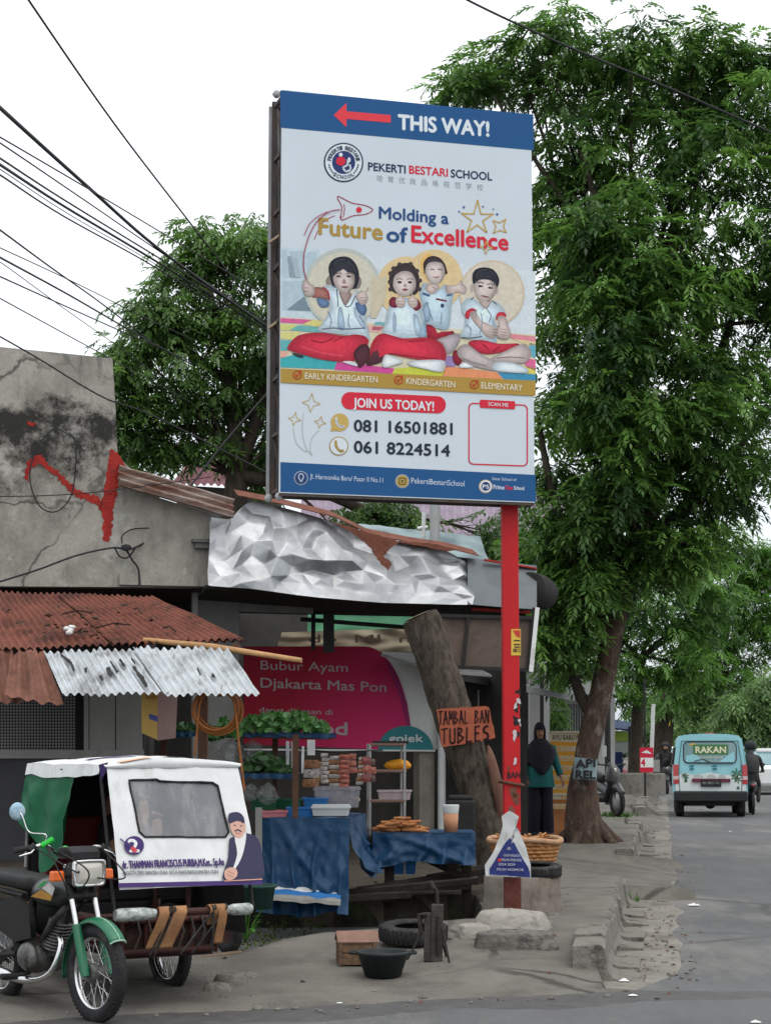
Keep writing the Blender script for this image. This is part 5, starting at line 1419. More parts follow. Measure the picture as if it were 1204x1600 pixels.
for x in (588, 638): B('B3A5A0', z3, [(x - 20, 270), (x - 16, 250), (x - 2, 244), (x + (4 if x < 600 else -6), 226), (x + 6, 246), (x + 20, 262), (x + 16, 286), (x - 6, 292)], 6.5); SK('7D6C68', z3, [(x - 12, 264), (x + 10, 266)], 2.2, 6.8, 3, 2.617); SK('7D6C68', z3, [(x - 12, 275), (x + 10, 277)], 2.2, 6.8, 3, 2.617)
B('B83245', z3, [(466, 450), (486, 412), (520, 396), (600, 416), (690, 412), (745, 428), (772, 465), (768, 506), (700, 508), (600, 492), (540, 482), (490, 500), (462, 500)], 6.2)
B('4A2B33', z3, [(470, 470), (500, 452), (520, 470), (514, 510), (450, 526)], 6.1); SK('8A2233', z3, [(620, 430), (690, 424)], 5, 6.6, 3, 2.617); SK('8A2233', z3, [(540, 478), (640, 490), (740, 500)], 4, 6.6, 3, 2.617)
B('C4CBCF', z3, [(515, 505), (528, 483), (560, 490), (600, 512), (570, 524), (530, 536), (514, 528)], 6.6); B('C4CBCF', z3, [(620, 512), (690, 504), (766, 508), (766, 545), (744, 554), (680, 540), (630, 528)], 6.6)
# laughing boy at the back
B('3A3437', z2, [(182, 290), (175, 215), (205, 165), (255, 145), (315, 158), (362, 205), (382, 260), (376, 310), (190, 300)], 4.8)
B('B8ADA9', z2, [(192, 280), (214, 215), (280, 196), (345, 215), (368, 275), (360, 335), (318, 392), (255, 392), (208, 345)], 5.1)
for x in (255, 322): SK('3B3535', z2, [(x - 18, 270), (x, 262), (x + 18, 270)], 8, 5.4)
B('8A5E5C', z2, [(252, 326), (286, 332), (322, 326), (290, 345)], 5.4); B('9D8D89', z2, [(274, 306), (292, 290), (306, 306)], 5.3)
B('A7BDCA', z2, [(140, 480), (165, 400), (210, 390), (300, 450), (370, 400), (445, 470), (425, 600), (400, 790), (290, 790), (158, 740), (165, 600)], 5)
B('8298AC', z2, [(170, 600), (220, 560), (240, 700), (200, 740)], 5.2); SK('6E2A3A', z2, [(290, 530), (380, 548)], 16, 5.5); E('33405C', z2, (345, 590), 16, 20, 5.5)
B('AFA29D', z2, [(370, 420), (480, 400), (515, 360), (530, 395), (562, 430), (545, 488), (480, 470), (400, 495)], 5.4); B('AFA29D', z2, [(190, 430), (220, 395), (270, 390), (320, 420), (300, 450), (260, 490), (210, 470)], 5.6); SK('7D6C68', z2, [(250, 420), (290, 440)], 6, 5.9)
SK('51688A', z2, [(170, 480), (230, 500)], 22, 5.5); SK('51688A', z2, [(385, 500), (430, 490)], 18, 5.5)
B('8E2536', z2, [(168, 765), (260, 770), (320, 850), (430, 815), (440, 850), (290, 895), (210, 870)], 5.4); B('9A9396', z2, [(295, 890), (420, 840), (505, 850), (490, 930), (430, 1010), (380, 1015), (340, 940)], 5.4)
# boy in front
B('A0958F', z2, [(680, 530), (780, 540), (760, 600), (735, 620), (690, 580)], 5.5)
B('B5C6D0', z2, [(528, 560), (600, 515), (680, 570), (735, 615), (800, 545), (880, 600), (915, 665), (850, 700), (815, 740), (830, 910), (720, 905), (505, 872), (540, 790), (550, 700), (520, 640)], 5.3)
SK('3D4658', z2, [(600, 540), (625, 515)], 9, 5.6); SK('3D4658', z2, [(790, 545), (830, 578)], 9, 5.6); SK('5D6C7E', z2, [(740, 620), (780, 680), (760, 740)], 8, 5.6); SK('3D4658', z2, [(515, 875), (600, 880), (700, 865)], 9, 5.6)
E('A89B97', z2, (610, 430), 16, 36, 5.4); E('A89B97', z2, (832, 455), 16, 34, 5.4)
B('B4A8A4', z2, [(622, 400), (640, 350), (730, 330), (820, 360), (832, 420), (818, 480), (780, 535), (730, 562), (680, 545), (640, 495)], 5.7)
B('2C2E36', z2, [(625, 400), (612, 340), (622, 290), (660, 258), (725, 247), (800, 268), (846, 330), (852, 385), (832, 430), (822, 385), (740, 356), (650, 366)], 6.1)
for x, y in ((686, 416), (776, 430)): E('332F30', z2, (x, y), 24, 10, 6.1); SK('55494A', z2, [(x - 32, y - 30), (x, y - 36), (x + 30, y - 24)], 8, 6.1)
B('8E7C78', z2, [(706, 470), (726, 430), (742, 472), (724, 482)], 5.9); B('7C5A5A', z2, [(688, 498), (728, 500), (766, 512), (728, 520)], 6)
B('B03043', z2, [(548, 690), (560, 640), (610, 612), (655, 640), (600, 660), (580, 710)], 5.9); B('B03043', z2, [(825, 680), (850, 650), (900, 652), (915, 690), (860, 680), (830, 720)], 5.9)
B('A99B96', z2, [(590, 660), (640, 640), (690, 720), (790, 770), (850, 800), (840, 850), (800, 885), (740, 870), (680, 800), (620, 730)], 6.2); B('B0A29D', z2, [(840, 690), (905, 690), (940, 780), (958, 850), (925, 890), (850, 880), (830, 830), (850, 760)], 6.4)
for y in (800, 825, 850): SK('75655F', z2, [(790, y), (840, y + 6)], 5, 6.8); SK('75655F', z2, [(862, y), (920, y + 6)], 5, 6.8)
B('B03043', z2, [(580, 915), (700, 898), (850, 930), (1030, 930), (970, 985), (740, 1025), (620, 975)], 5.8); B('7A2433', z2, [(440, 1010), (480, 990), (520, 1080), (490, 1125), (445, 1090)], 5.6)
B('A69C9C', z2, [(478, 1010), (496, 955), (565, 935), (625, 975), (700, 1030), (825, 1100), (822, 1165), (740, 1162), (600, 1122), (505, 1065)], 6.3); B('ADA2A0', z2, [(780, 1060), (900, 1000), (1020, 945), (1090, 940), (1138, 1000), (1122, 1065), (1060, 1108), (900, 1102), (810, 1092)], 6.1)
B('BFCBD2', z2, [(818, 1100), (960, 1100), (1100, 1150), (1105, 1188), (1000, 1192), (808, 1168)], 6.5); B('C4CBCF', z2, [(503, 1115), (560, 1095), (625, 1140), (505, 1146)], 6.1)
for f, c_, pts, w_, l_ in ((z1, '474951', [(520, 230), (560, 185), (620, 178)], 6, 6.7), (z1, '474951', [(640, 190), (690, 230), (715, 290)], 6, 6.7), (z1, '474951', [(500, 260), (505, 320), (515, 380)], 5, 6.7), (z1, '7C8EA0', [(470, 640), (500, 720), (480, 790)], 8, 6.7), (z1, '7C8EA0', [(660, 660), (650, 740), (670, 800)], 8, 6.7), (z1, 'C4D2DA', [(520, 560), (530, 660), (520, 770)], 14, 6.6), (z1, '6E7F92', [(745, 680), (790, 740)], 8, 6.7),
        (z2, '45474F', [(650, 330), (680, 280), (740, 268)], 7, 6.7), (z2, '45474F', [(770, 280), (820, 320)], 7, 6.7), (z2, '7C8EA0', [(560, 760), (600, 800), (590, 860)], 8, 6.7), (z2, '7C8EA0', [(690, 660), (700, 740), (680, 850)], 8, 6.7), (z2, '7C8EA0', [(650, 620), (640, 700)], 7, 6.7), (z2, '7F7570', [(520, 1060), (620, 1100), (740, 1130)], 10, 6.7), (z2, '7F7570', [(830, 1060), (960, 1050), (1080, 1060)], 10, 6.7), (z2, 'BDB3B0', [(540, 980), (640, 1040), (740, 1090)], 10, 6.7), (z2, '7C8EA0', [(230, 640), (260, 720)], 8, 6.7), (z2, '7C8EA0', [(340, 650), (330, 760)], 8, 6.7), (z2, '6D1F2E', [(700, 930), (760, 980)], 8, 6.7), (z2, '6D1F2E', [(860, 950), (800, 1000)], 8, 6.7)): SK(c_, f, pts, w_, l_)
for f, c_, pts, l_ in ((z1, '948783', [(686, 300), (708, 345), (700, 410), (668, 458), (640, 482), (664, 430), (684, 370)], 6.15), (z1, 'C0B5B1', [(585, 275), (612, 262), (640, 280), (632, 305), (596, 305)], 6.1), (z2, '958985', [(806, 366), (832, 420), (818, 480), (780, 535), (742, 558), (776, 500), (800, 440)], 5.95), (z2, 'C2B7B3', [(690, 360), (760, 362), (770, 392), (700, 396)], 5.95), (z2, '978B87', [(346, 220), (368, 275), (360, 335), (322, 388), (338, 320)], 5.25), (z3, '978B87', [(640, 158), (651, 180), (650, 212), (632, 234), (640, 200)], 6.0), (z3, '8298AC', [(690, 340), (692, 412), (660, 416), (676, 370)], 6.0), (z2, '8FA3B4', [(790, 720), (826, 760), (830, 900), (790, 905), (800, 800)], 5.7)): B(c_, f, pts, l_)
for x, y in ((565, 328), (657, 328)): E('C9C4C2', z1, (x + 7, y - 3), 4, 3, 6.9)
for x, y in ((686, 416), (776, 430)): E('C9C4C2', z2, (x + 7, y - 3), 4, 3, 6.9)
g.build('classroom_picture', None, face)
ink = ink0
# triangular election pennant bag tied to the pole
tp = thing('campaign_poster', P(795, 1372, 15.5), 'crumpled blue and white campaign poster tied round the red pole', 'poster')
TP = Pl((P(795, 1372, 15.62).x, 15.62, 0), (1, .1, 0))
g = MB().mat(M_wpl); M_nav = flat('navy_print', (.025, .035, .16))
outl = [(795, 1267), (802, 1270), (810, 1276), (806, 1290), (811, 1300), (821, 1324), (829, 1352), (829, 1372), (758, 1368), (757, 1352), (770, 1332), (780, 1308), (785, 1290), (783, 1275)]
def crump(g, pl, px, amp, lay, seed):
    q = [pl.hit(*p) for p in px]; a0, b0_ = min(p[0] for p in q), min(p[1] for p in q)
    k = len(q); cx, cy = sum(p[0] for p in q) / k, sum(p[1] for p in q) / k
    vs = []; rings = 7
    for r_ in range(rings + 1):
        for a, b in q:
            t = r_ / rings; x, y = lerp(cx, a, t), lerp(cy, b, t)
            vs.append(pl.pt(x, y, lay * .002 + amp * (noise.noise((x * 14, y * 9, seed)) + .5 * noise.noise((x * 30, y * 22, seed)))))
    fs = [(r_ * k + i, r_ * k + (i + 1) % k, (r_ + 1) * k + (i + 1) % k, (r_ + 1) * k + i) for r_ in range(rings) for i in range(k)]
    ar = sum(q[i][0] * q[(i + 1) % k][1] - q[(i + 1) % k][0] * q[i][1] for i in range(k))
    if ar > 0: fs = [tuple(reversed(f)) for f in fs]
    g.add(vs, fs, True)
def dense(p, st=6): return ragged(p, 0.01, st)
crump(g, TP, dense(outl), .02, 0, 3)
g.mat(M_nav); crump(g, TP, dense([(796, 1309), (803, 1318), (815, 1340), (827, 1360), (828, 1371), (764, 1366), (764, 1358), (776, 1338), (788, 1318)]), .02, 3, 3)
g.build('sheet', None, tp)
g = MB().mat(M_wpl)
T3 = Pl(TP.pt(0, 0, .022), TP.R)
g.text(T3, 'dr.', (792, 1328), (799, 1328), 6, 1, 0)
for i, (t, v, x0, x1) in enumerate((('CALON WALIKOTA', 1338, 786, 812), ('MEDAN PERIODE', 1345, 782, 814), ('2024 2029', 1352, 778, 804), ('PILIH NOMOR', 1360, 776, 818))): g.text(T3, t, (x0, v), (x1, v + 1), 4, 1, 0)
g.mat(flat('red_print', (.5, .03, .04))); g.poly(T3, [(777, 1342), (783, 1341), (783, 1346), (777, 1346)], 1)
g.build('lettering', None, tp)
# ------------------------------------------------------------ motorcycle rickshaw
KO = G(150, 1597); KO = Vector((KO.x, KO.y, .0))
TH_ = R(-58)       # heading: to the right and towards the camera
kz = thing('motor_rickshaw', KO, 'motorcycle rickshaw with green fender and white canopied sidecar parked at the corner', 'rickshaw', rz=TH_)
KM = ROOTM[kz.name]
RB6 = Matrix.Rotation(R(6), 3, 'Z')
K = lambda a, b, z: KM @ (RB6 @ Vector((a, b, z)))
KV = lambda a, b, z: KM.to_3x3() @ (RB6 @ Vector((a, b, z)))
M_chrome = mat('worn_chrome', (.62, .62, .62), .22, .1, 6, .03, metal=1)
M_gren = mat('green_enamel', (.012, .13, .062), .35, .15, 5, .05, dirt=(.02, .08, .05), damt=.3, dsc=6, spec=.5)
M_vblk0 = mat('black_enamel', (.014, .014, .015), .45, .2, 6, .1)
M_seat = mat('black_vinyl', (.018, .018, .019), .5, .2, 8, .15)
M_eng = mat('engine_alloy', (.16, .16, .155), .5, .35, 8, .3, metal=.6, dirt=(.04, .035, .03), damt=.55, dsc=8)
M_orng = mat('amber_lens', (.75, .13, .01), .25, .1, 6, .1, spec=.7)
M_glass = mat('lamp_glass', (.48, .47, .42), .12, .15, 5, .05, spec=.8)
R_W = .29
def wheel(c, ax, Rr, name, steer=0.0, parent=kz, r=.042, spokes=28):
    g = MB(); g.torus(c, ax, Rr - r, r, 48, 12, 1.15)
    axv = Vector(ax).normalized(); x = axv.orthogonal().normalized(); y = axv.cross(x)
    for i in range(60):
        t = 2 * math.pi * i / 60; d = x * math.cos(t) + y * math.sin(t); e = axv.cross(d)
        for s in (-1, 1):
            p = Vector(c) + d * (Rr - .004) + axv * (s * .014); g.beam(p - e * .006 - axv * s * .012, p + e * .008 + axv * s * .014, .012, .008, up=d)
    ty = g.build(name, M_rub, parent)
    g = MB(); rr_ = Rr - 2 * r + .004
    g.lathe([(rr_ + .012, -.028), (rr_ - .004, -.024), (rr_ - .012, 0), (rr_ - .004, .024), (rr_ + .012, .028), (rr_ + .004, .02), (rr_ - .002, 0), (rr_ + .004, -.02)], c, ax, 40, True)
    g.build('rim', M_chrome, ty)
    g = MB(); g.lathe([(0, -.055), (.045, -.055), (.06, -.045), (.06, -.02), (.035, -.015), (.035, .03), (.055, .035), (.055, .045), (.02, .06), (0, .06)], c, ax, 20)
    g.build('hub', M_eng, ty)
    g = MB()
    for i in range(spokes):
        t = 2 * math.pi * i / spokes; s = 1 if i % 2 else -1; t2 = t + (.75 if (i // 2) % 2 else -.75)
        g.tube([Vector(c) + (x * math.cos(t2) + y * math.sin(t2)) * .045 + axv * (s * .032), Vector(c) + (x * math.cos(t) + y * math.sin(t)) * (rr_ - .006) + axv * s * .006], .0022, 4, cap=False)
    g.build('spokes', M_chrome, ty)
    return ty
ST = R(3)     # slight steer
sd = Vector((math.cos(ST), math.sin(ST), 0)); sl = Vector((-math.sin(ST), math.cos(ST), 0))
Wc = Vector((0, 0, R_W))
axw = KV(*sl)
wheel(K(0, 0, R_W), axw, R_W, 'front_wheel')
wheel(K(-1.22, 0, R_W), KV(0, 1, 0), R_W, 'rear_wheel')
# fork: rake back and up
def FK(s, t, dz=0): # point on a fork leg: s side, t length along from the axle
    p = sd * (-.36 * t) + sl * (.082 * s) + Vector((0, 0, R_W + .93 * t)); return K(p.x, p.y, p.z)
g = MB()
for s in (-1, 1): g.tube([FK(s, -.02), FK(s, .04), FK(s, .30)], [.028, .03, .027], 12)
g.build('fork_lower', M_gren, kz)
g = MB()
for s in (-1, 1): g.tube([FK(s, .30), FK(s, .68)], .016, 12)
g.build('fork_tube', M_chrome, kz)
g = MB()
for s in (-1, 1): g.tube([FK(s, .46), FK(s, .66)], .021, 10)
for t in (.48, .66): g.tube([FK(-1, t), FK(1, t)], .022, 8)
g.tube([K(-.17, 0, .72), K(-.30, 0, 1.0)], .03, 10); g.tube([K(-.24, 0, .96), K(-.37, 0, .99)], .025, 8)
g.build('fork_yoke', M_black, kz)
# fender
g = MB()
def fend(s, t):
    th = lerp(R(40), R(190), s); w_ = (t - .5) * 2
    r_ = R_W + .035 - .012 * w_ * w_ - .018 * abs(w_) ** 4
    p = sd * (r_ * math.cos(th)) + sl * (.055 * w_) + Vector((0, 0, R_W + r_ * math.sin(th))); return K(p.x, p.y, p.z)
g.grid(fend, 30, 8)
o = g.build('fender', M_gren, kz); sm_ = o.modifiers.new('s', 'SOLIDIFY'); sm_.thickness = .004
g = MB(); g.tube([fend(0, q / 8) for q in range(9)], .006, 6); g.tube([fend(q / 20, .5) + KV(0, 0, .003) for q in range(8)], .004, 6); g.build('fender_trim', mat('pale_trim', (.3, .45, .36), .5, .1), o)
# headlamp with cowl
LH = lambda a, b, z: K(*(sd * (a - .19) + sl * b + Vector((0, 0, z + .875))))
g = MB()
def sq(a, w_, h, z=0, n=16, e=.25):
    pts = []
    for i in range(n):
        t = 2 * math.pi * i / n; cx, cy = math.cos(t), math.sin(t)
        pts.append(LH(a, math.copysign(abs(cx) ** e, cx) * w_, math.copysign(abs(cy) ** e, cy) * h + z))
    return pts
def loft(g, rings, cap=(True, True)):
    n = len(rings[0]); vs = sum(rings, [])
    fs = [(i * n + j, i * n + (j + 1) % n, (i + 1) * n + (j + 1) % n, (i + 1) * n + j) for i in range(len(rings) - 1) for j in range(n)]
    g.add(vs, fs, True)
    if cap[0]: g.add(rings[0], [tuple(range(n - 1, -1, -1))])
    if cap[1]: g.add(rings[-1], [tuple(range(n))])
loft(g, [sq(-.06, .07, .05), sq(.0, .105, .07), sq(.075, .11, .078)])
hl = g.build('headlight', M_black, kz)
g = MB(); loft(g, [sq(.07, .112, .08), sq(.095, .115, .082), sq(.097, .10, .068), sq(.085, .098, .066)], (False, False)); g.build('lamp_rim', M_chrome, hl)
g = MB(); loft(g, [sq(.083, .099, .067), sq(.094, .085, .055), sq(.098, .05, .03)]); g.build('lens', M_glass, hl)
g = MB(); loft(g, [sq(-.12, .10, .028, .125), sq(.0, .11, .04, .12), sq(.05, .10, .02, .105)]); g.build('instrument_box', M_seat, kz, bevel=.004)
for s in (-1, 1):
    g = MB(); c = LH(.0, s * .175, -.015)
    Ml = Matrix.Translation(c) @ (KM.to_3x3() @ RB6).to_4x4()
    g.box((0, 0, 0), (.055, .085, .062), None, .92); g.v = [tuple(Ml @ Vector(p)) for p in g.v]
    i_ = g.build('indicator', M_orng, kz, bevel=.01)
    g = MB(); g.tube([LH(0, s * .08, -.02), LH(0, s * .135, -.018)], .010, 8); g.build('stalk', M_black, i_)
# handlebar
HB = [(-.15, -.39, 1.01), (-.10, -.27, 1.03), (-.075, -.20, 1.045), (-.10, -.11, .99), (-.12, -.05, .965), (-.12, .05, .965), (-.10, .11, .99), (-.09, .20, 1.02), (-.12, .27, 1.01), (-.20, .39, .985)]
hb = [K(*(sd * (a - .24) + sl * (b * .92) + Vector((0, 0, z)))) for a, b, z in HB]
g = MB(); g.tube(catmull(hb, 4, False), .012, 8); hbo = g.build('handlebar', M_chrome, kz)
for (i, j) in ((0, 1), (9, 8)):
    g = MB(); g.tube([hb[i], hb[i].lerp(hb[j], .9)], [.019, .017], 10); g.build('grip', M_rub, hbo)
    g = MB(); d = hb[j].lerp(hb[i], .1); g.tube([d + KV(.03, 0, -.01), d.lerp(hb[i], .4) + KV(.085, 0, -.02), hb[i] + KV(.075, 0, -.03)], .006, 6); g.build('lever', M_chrome, hbo)
    g = MB(); g.tube([d - KV(0, .012, .018), d + KV(.01, .02, .012)], .024, 8); g.build('switch_box', M_black, hbo)
# mirror
mb_ = hb[2] + KV(0, .0, .01); mt = P(28, 1268, 11.95)
g = MB(); g.tube(catmull([mb_, mb_ + KV(0, 0, .05), P(46, 1300, 11.93), P(36, 1277, 11.94), mt + Vector((.012, -.0, -.0))], 5, False), .0045, 6); mi = g.build('mirror', M_chrome, kz)
g = MB(); nv_ = (KV(1, .1, .0)).normalized(); g.lathe([(0, .018), (.03, .016), (.05, .008), (.056, -.004), (.054, -.01), (0, -.006)], mt, nv_, 24); g.build('mirror_head', mat('mirror_blue', (.26, .40, .50), .3, .35, 22, .1, dirt=(.55, .6, .62), damt=.45, dsc=30), mi)
g = MB(); g.tube([mb_ - KV(0, .03, .02), mb_ + KV(0, .05, .02)], .018, 8); g.build('clamp', mat('bright_green', (.02, .4, .04), .5, .1), mi)
g = MB(); c = hb[4] + KV(.02, .02, .04); g.ball(c, .03, 10, 7, (1, 1, .9)); g.build('green_bell', mat('bell_green', (.02, .45, .05), .4, .1), kz)
# cables
g = MB()
for a, b, c in ((hb[1], K(.08, -.2, .9), LH(-.05, 0, .02)), (hb[8], K(.06, .15, .85), LH(-.05, 0, -.02)), (hb[2], K(-.05, -.2, .82), K(-.3, -.04, .7)), (hb[2], K(.05, -.1, .9), K(-.2, -.03, .75))):
    g.tube(catmull([a, b, c], 8, False), .005, 5)
g.build('cable', M_black, kz)
# tank, seat, frame, engine
g = MB()
def tank(s, t):
    a = lerp(-.26, -.72, s); prof = math.sin(math.pi * min(1, max(.001, .12 + .8 * (1 - s)))) ** .6
    th = 2 * math.pi * t; return K(a, .125 * prof * math.copysign(abs(math.cos(th)) ** .7, math.cos(th)), .76 + .10 * prof * math.sin(th) - .03 * s)
g.grid(tank, 14, 18); tk = g.build('tank', mat('dark_tank', (.03, .035, .035), .3, .2, 6, .03, spec=.6), kz)
g = MB()
TK = Pl(K(-.45, -.128, .76), KV(1, 0, 0), (0, 0, 1))
for pts, m in (([(-.16, -.05), (-.02, .0), (.12, -.03), (.10, -.06)], 'c49a50'), ([(-.02, .01), (.08, .05), (.15, .02), (.12, -.03)], 'd0d0cc'), ([(-.08, .01), (.0, .05), (.06, .06), (-.01, .02)], '3fae5a')):
    g.mat(ink(m)); q = [TK.pt(a, b, .004) for a, b in pts]; g.add(q, [tuple(range(len(q)))]); g.add(q, [tuple(range(len(q) - 1, -1, -1))])
g.build('tank_decal', None, tk)
g = MB(); 
def seat(s, t):
    a = lerp(-.62, -1.35, s); th = 2 * math.pi * t; w_ = .12 * (1 - .25 * (1 - s) ** 2)
    cx, cy = math.cos(th), math.sin(th); e = min(1, 8 * s + .05, 8 * (1 - s) + .05)
    return K(a, w_ * e * math.copysign(abs(cx) ** .5, cx), .775 + .05 * e * math.copysign(abs(cy) ** .5, cy) + .03 * s)
g.grid(seat, 16, 20); g.build('seat', M_seat, kz)
g = MB()
for pts in (((-.24, 0, .88), (-.35, 0, .62), (-.50, 0, .33), (-.85, 0, .30)), ((-.24, 0, .86), (-.8, 0, .70), (-.86, 0, .32)), ((-.8, .08, .70), (-1.4, .10, .74)), ((-.8, -.08, .70), (-1.4, -.10, .74)), ((-.86, .09, .34), (-1.22, .09, .29)), ((-.86, -.09, .34), (-1.22, -.09, .29)), ((-1.18, .12, .68), (-1.22, .12, .30)), ((-1.18, -.12, .68), (-1.22, -.12, .30))):
    g.tube([K(*p) for p in pts], .018, 8)
g.build('bike_frame', M_black, kz)
g = MB()
for i in range(9): g.tube([K(-.46, -.085, .40 + i * .018), K(-.46, .085, .40 + i * .018)], .07, 10) if False else g.lathe([(0, 0), (.085, 0), (.085, .008), (0, .008)], K(-.52 + .01 * i, 0, .40 + i * .02), KV(.3, 0, 1), 16)
g.ball(K(-.66, -.06, .34), .12, 16, 10, (1.0, 1.0, .9)); g.ball(K(-.66, .06, .34), .12, 16, 10, (1, 1, .9)); g.lathe([(0, 0), (.085, 0), (.09, .03), (.06, .05), (0, .055)], K(-.60, -.12, .34), KV(0, -1, 0), 20)
g.build('engine', M_eng, kz)
g = MB(); g.tube(catmull([K(-.44, -.03, .50), K(-.36, -.05, .42), K(-.40, -.10, .26), K(-.6, -.14, .20), K(-.9, -.17, .22), K(-1.4, -.18, .30)], 5, False), [.018] * 15 + [.026] * 4 + [.036] * 7, 10); g.build('exhaust', M_chrome, kz)
g = MB(); g.tube([K(-.62, -.12, .24), K(-.60, -.30, .23)], .012, 8); g.tube([K(-.60, -.22, .23), K(-.59, -.33, .235)], .02, 8); g.build('footrest', M_rub, kz)
# black leg shield, chain case and rear fender, added to darken the shadowed rear
g = MB()
loft(g, [[K(a, -.15 + q * .04, z) for a, z in ((-.56, .46), (-.60, .64), (-.80, .70), (-1.02, .66), (-1.0, .48), (-.78, .42))] for q in (0, 1)])
loft(g, [[K(a, .11 - q * .04, z) for a, z in ((-.56, .46), (-.60, .64), (-.80, .70), (-1.02, .66), (-1.0, .48), (-.78, .42))] for q in (1, 0)])
g.tube([K(-.75, .10, .30), K(-1.22, .10, .30)], .06, 10); g.build('side_cover', M_vblk0, kz)
g = MB(); g.tube(catmull([K(-.30, -.05, .66), K(-.40, -.09, .56), K(-.52, -.08, .46)], 5, False), .022, 8); g.tube(catmull([K(-.26, .06, .70), K(-.45, .09, .60), K(-.62, .07, .5)], 5, False), .012, 6); g.build('hose_line', M_rub, kz)
g = MB()
g.grid(lambda s, t: K(-1.22 + (R_W + .04) * math.cos(lerp(R(20), R(190), s)), .075 * (2 * t - 1), R_W + (R_W + .04 - .03 * (2 * t - 1) ** 2) * math.sin(lerp(R(20), R(190), s))), 20, 6); q = g.build('rear_fender', M_vblk0, kz); q.modifiers.new('s', 'SOLIDIFY').thickness = .005
# sidecar chassis, maroon tubes
K = lambda a, b, z: KM @ Vector((a, b, z))
KV = lambda a, b, z: KM.to_3x3() @ Vector((a, b, z))
wheel(K(-1.12, 1.02, R_W), KV(0, 1, 0), R_W, 'sidecar_wheel')
g = MB()
def KT(pts, r=.018): g.tube([K(*p) for p in pts], r, 8)
for z in (.36, .55): KT([(-.30, .30, z), (-.30, .95, z)], .022); KT([(-1.95, .30, z), (-1.95, .95, z)], .02); KT([(-.30, .30, z), (-1.95, .30, z)], .02); KT([(-.30, .95, z), (-1.95, .95, z)], .02)
for b in (.30, .46, .62, .78, .95): KT([(-.30, b, .34), (-.30, b, .58)], .014)
for a in (-.7, -1.2, -1.7): KT([(a, .30, .36), (a, .30, .75)], .016); KT([(a, .95, .36), (a, .95, .75)], .016)
KT([(-.40, .0, .58), (-.40, .30, .58)], .018); KT([(-.40, .02, .44), (-.40, .30, .44)], .018); KT([(-.40, .02, .42), (-.40, .02, .62)], .018); KT([(-1.2, .02, .4), (-1.2, .3, .4)], .02); KT([(-1.12, .9, R_W), (-1.12, 1.14, R_W)], .015)
KT([(-1.9, .95, .55), (-1.95, 1.3, .72)], .014)
KT([(-.22, .90, .50), (-.18, .92, .62), (-.30, .95, .34)], .014)
g.build('sidecar_frame', M_maroon, kz)
g = MB()
for i in range(8): b = .38 + .075 * i; KT([(-.28, b, .60), (-.25, b + .02, .48), (-.30, b, .36)], .007)
g.build('guard_bars', M_steel, kz)
g = MB(); g.slab([K(-.32, .32, .34), K(-.32, .94, .34), K(-1.9, .94, .34), K(-1.9, .32, .34)], .02); g.slab([K(-.325, .32, .55), K(-.325, .32, .38), K(-.325, .94, .38), K(-.325, .94, .55)], .006)
g.build('floor', mat('shadow_dark_steel', (.028, .016, .014), .75, .5, 9, .4, dirt=(.07, .035, .025), damt=.35, dsc=9), kz)  # front panel coloured near black to stand in for shadow inside the frame
g = MB()
def blk(a0, a1, b0, b1, z0, z1): g.hexa([K(a0, b0, z0), K(a1, b0, z0), K(a1, b1, z0), K(a0, b1, z0), K(a0, b0, z1), K(a1, b0, z1), K(a1, b1, z1), K(a0, b1, z1)])
blk(-1.75, -1.25, .38, .95, .36, .60); blk(-1.75, -1.25, .38, 1.28, .60, .68)
g.build('bench', M_seat, kz, bevel=.02); g = MB(); blk(-1.88, -1.76, .38, 1.28, .68, 1.15); g.build('bench_back', mat('red_vinyl', (.12, .012, .012), .5, .2), kz, bevel=.02)
# front bumper with bottle ends and cardboard straps
BU = lambda b, z=.615, a=-.08: K(a, b, z)
g = MB(); g.tube([BU(.24), BU(1.0)], .024, 10); g.tube([BU(.34), K(-.3, .34, .55)], .016, 8); g.tube([BU(.9), K(-.3, .92, .55)], .016, 8); bu = g.build('bumper', M_maroon, kz)
M_bot = mat('scuffed_bottle', (.36, .39, .37), .3, .5, 24, .5, 30, dirt=(.08, .10, .09), damt=.5, dsc=20, spec=.5)
for b0_, b1_ in ((.42, .15), (.90, 1.09)):
    g = MB(); L_ = b1_ - b0_
    g.tube([BU(b0_), BU(b0_ + L_ * .15), BU(b0_ + L_ * .3), BU(b0_ + L_ * .9), BU(b0_ + L_ * 1.0)], [.028, .034, .040, .042, .034] if b1_ < .5 else [.026, .026, .036, .038, .028], 12); g.build('bottle_end', M_bot, bu)
M_strap = mat('brown_cardboard', (.27, .14, .065), .85, .2, 7, .25, dirt=(.22, .11, .06), damt=.4, dsc=8)
for k, (b0_, wd, dr, sk) in enumerate(((.44, .07, .25, -.08), (.54, .09, .25, -.09), (.78, .07, .12, .0), (.84, .06, .24, -.01))):
    g = MB()
    g.grid(lambda s, t: BU(b0_ + wd * s + sk * t, .65 - dr * t, -.045 + .0 - .04 * t + .01 * math.sin(5 * t)) if t > .12 else BU(b0_ + wd * s, .63 + .02 * math.sin(t * 26), -.11 + t * .55), 6, 16); o = g.build('cardboard_strap', M_strap, bu); q = o.modifiers.new('s', 'SOLIDIFY'); q.thickness = .006
g = MB()
for b0_, sk in ((.51, -.12), (.54, -.12), (.82, -.22), (.90, -.22), (.80, .02)): g.tube([BU(b0_, .65, -.06), BU(b0_, .64, -.04), BU(b0_ + sk, .36, -.09)], .007, 5)
g.build('rubber_band', M_rub, bu)
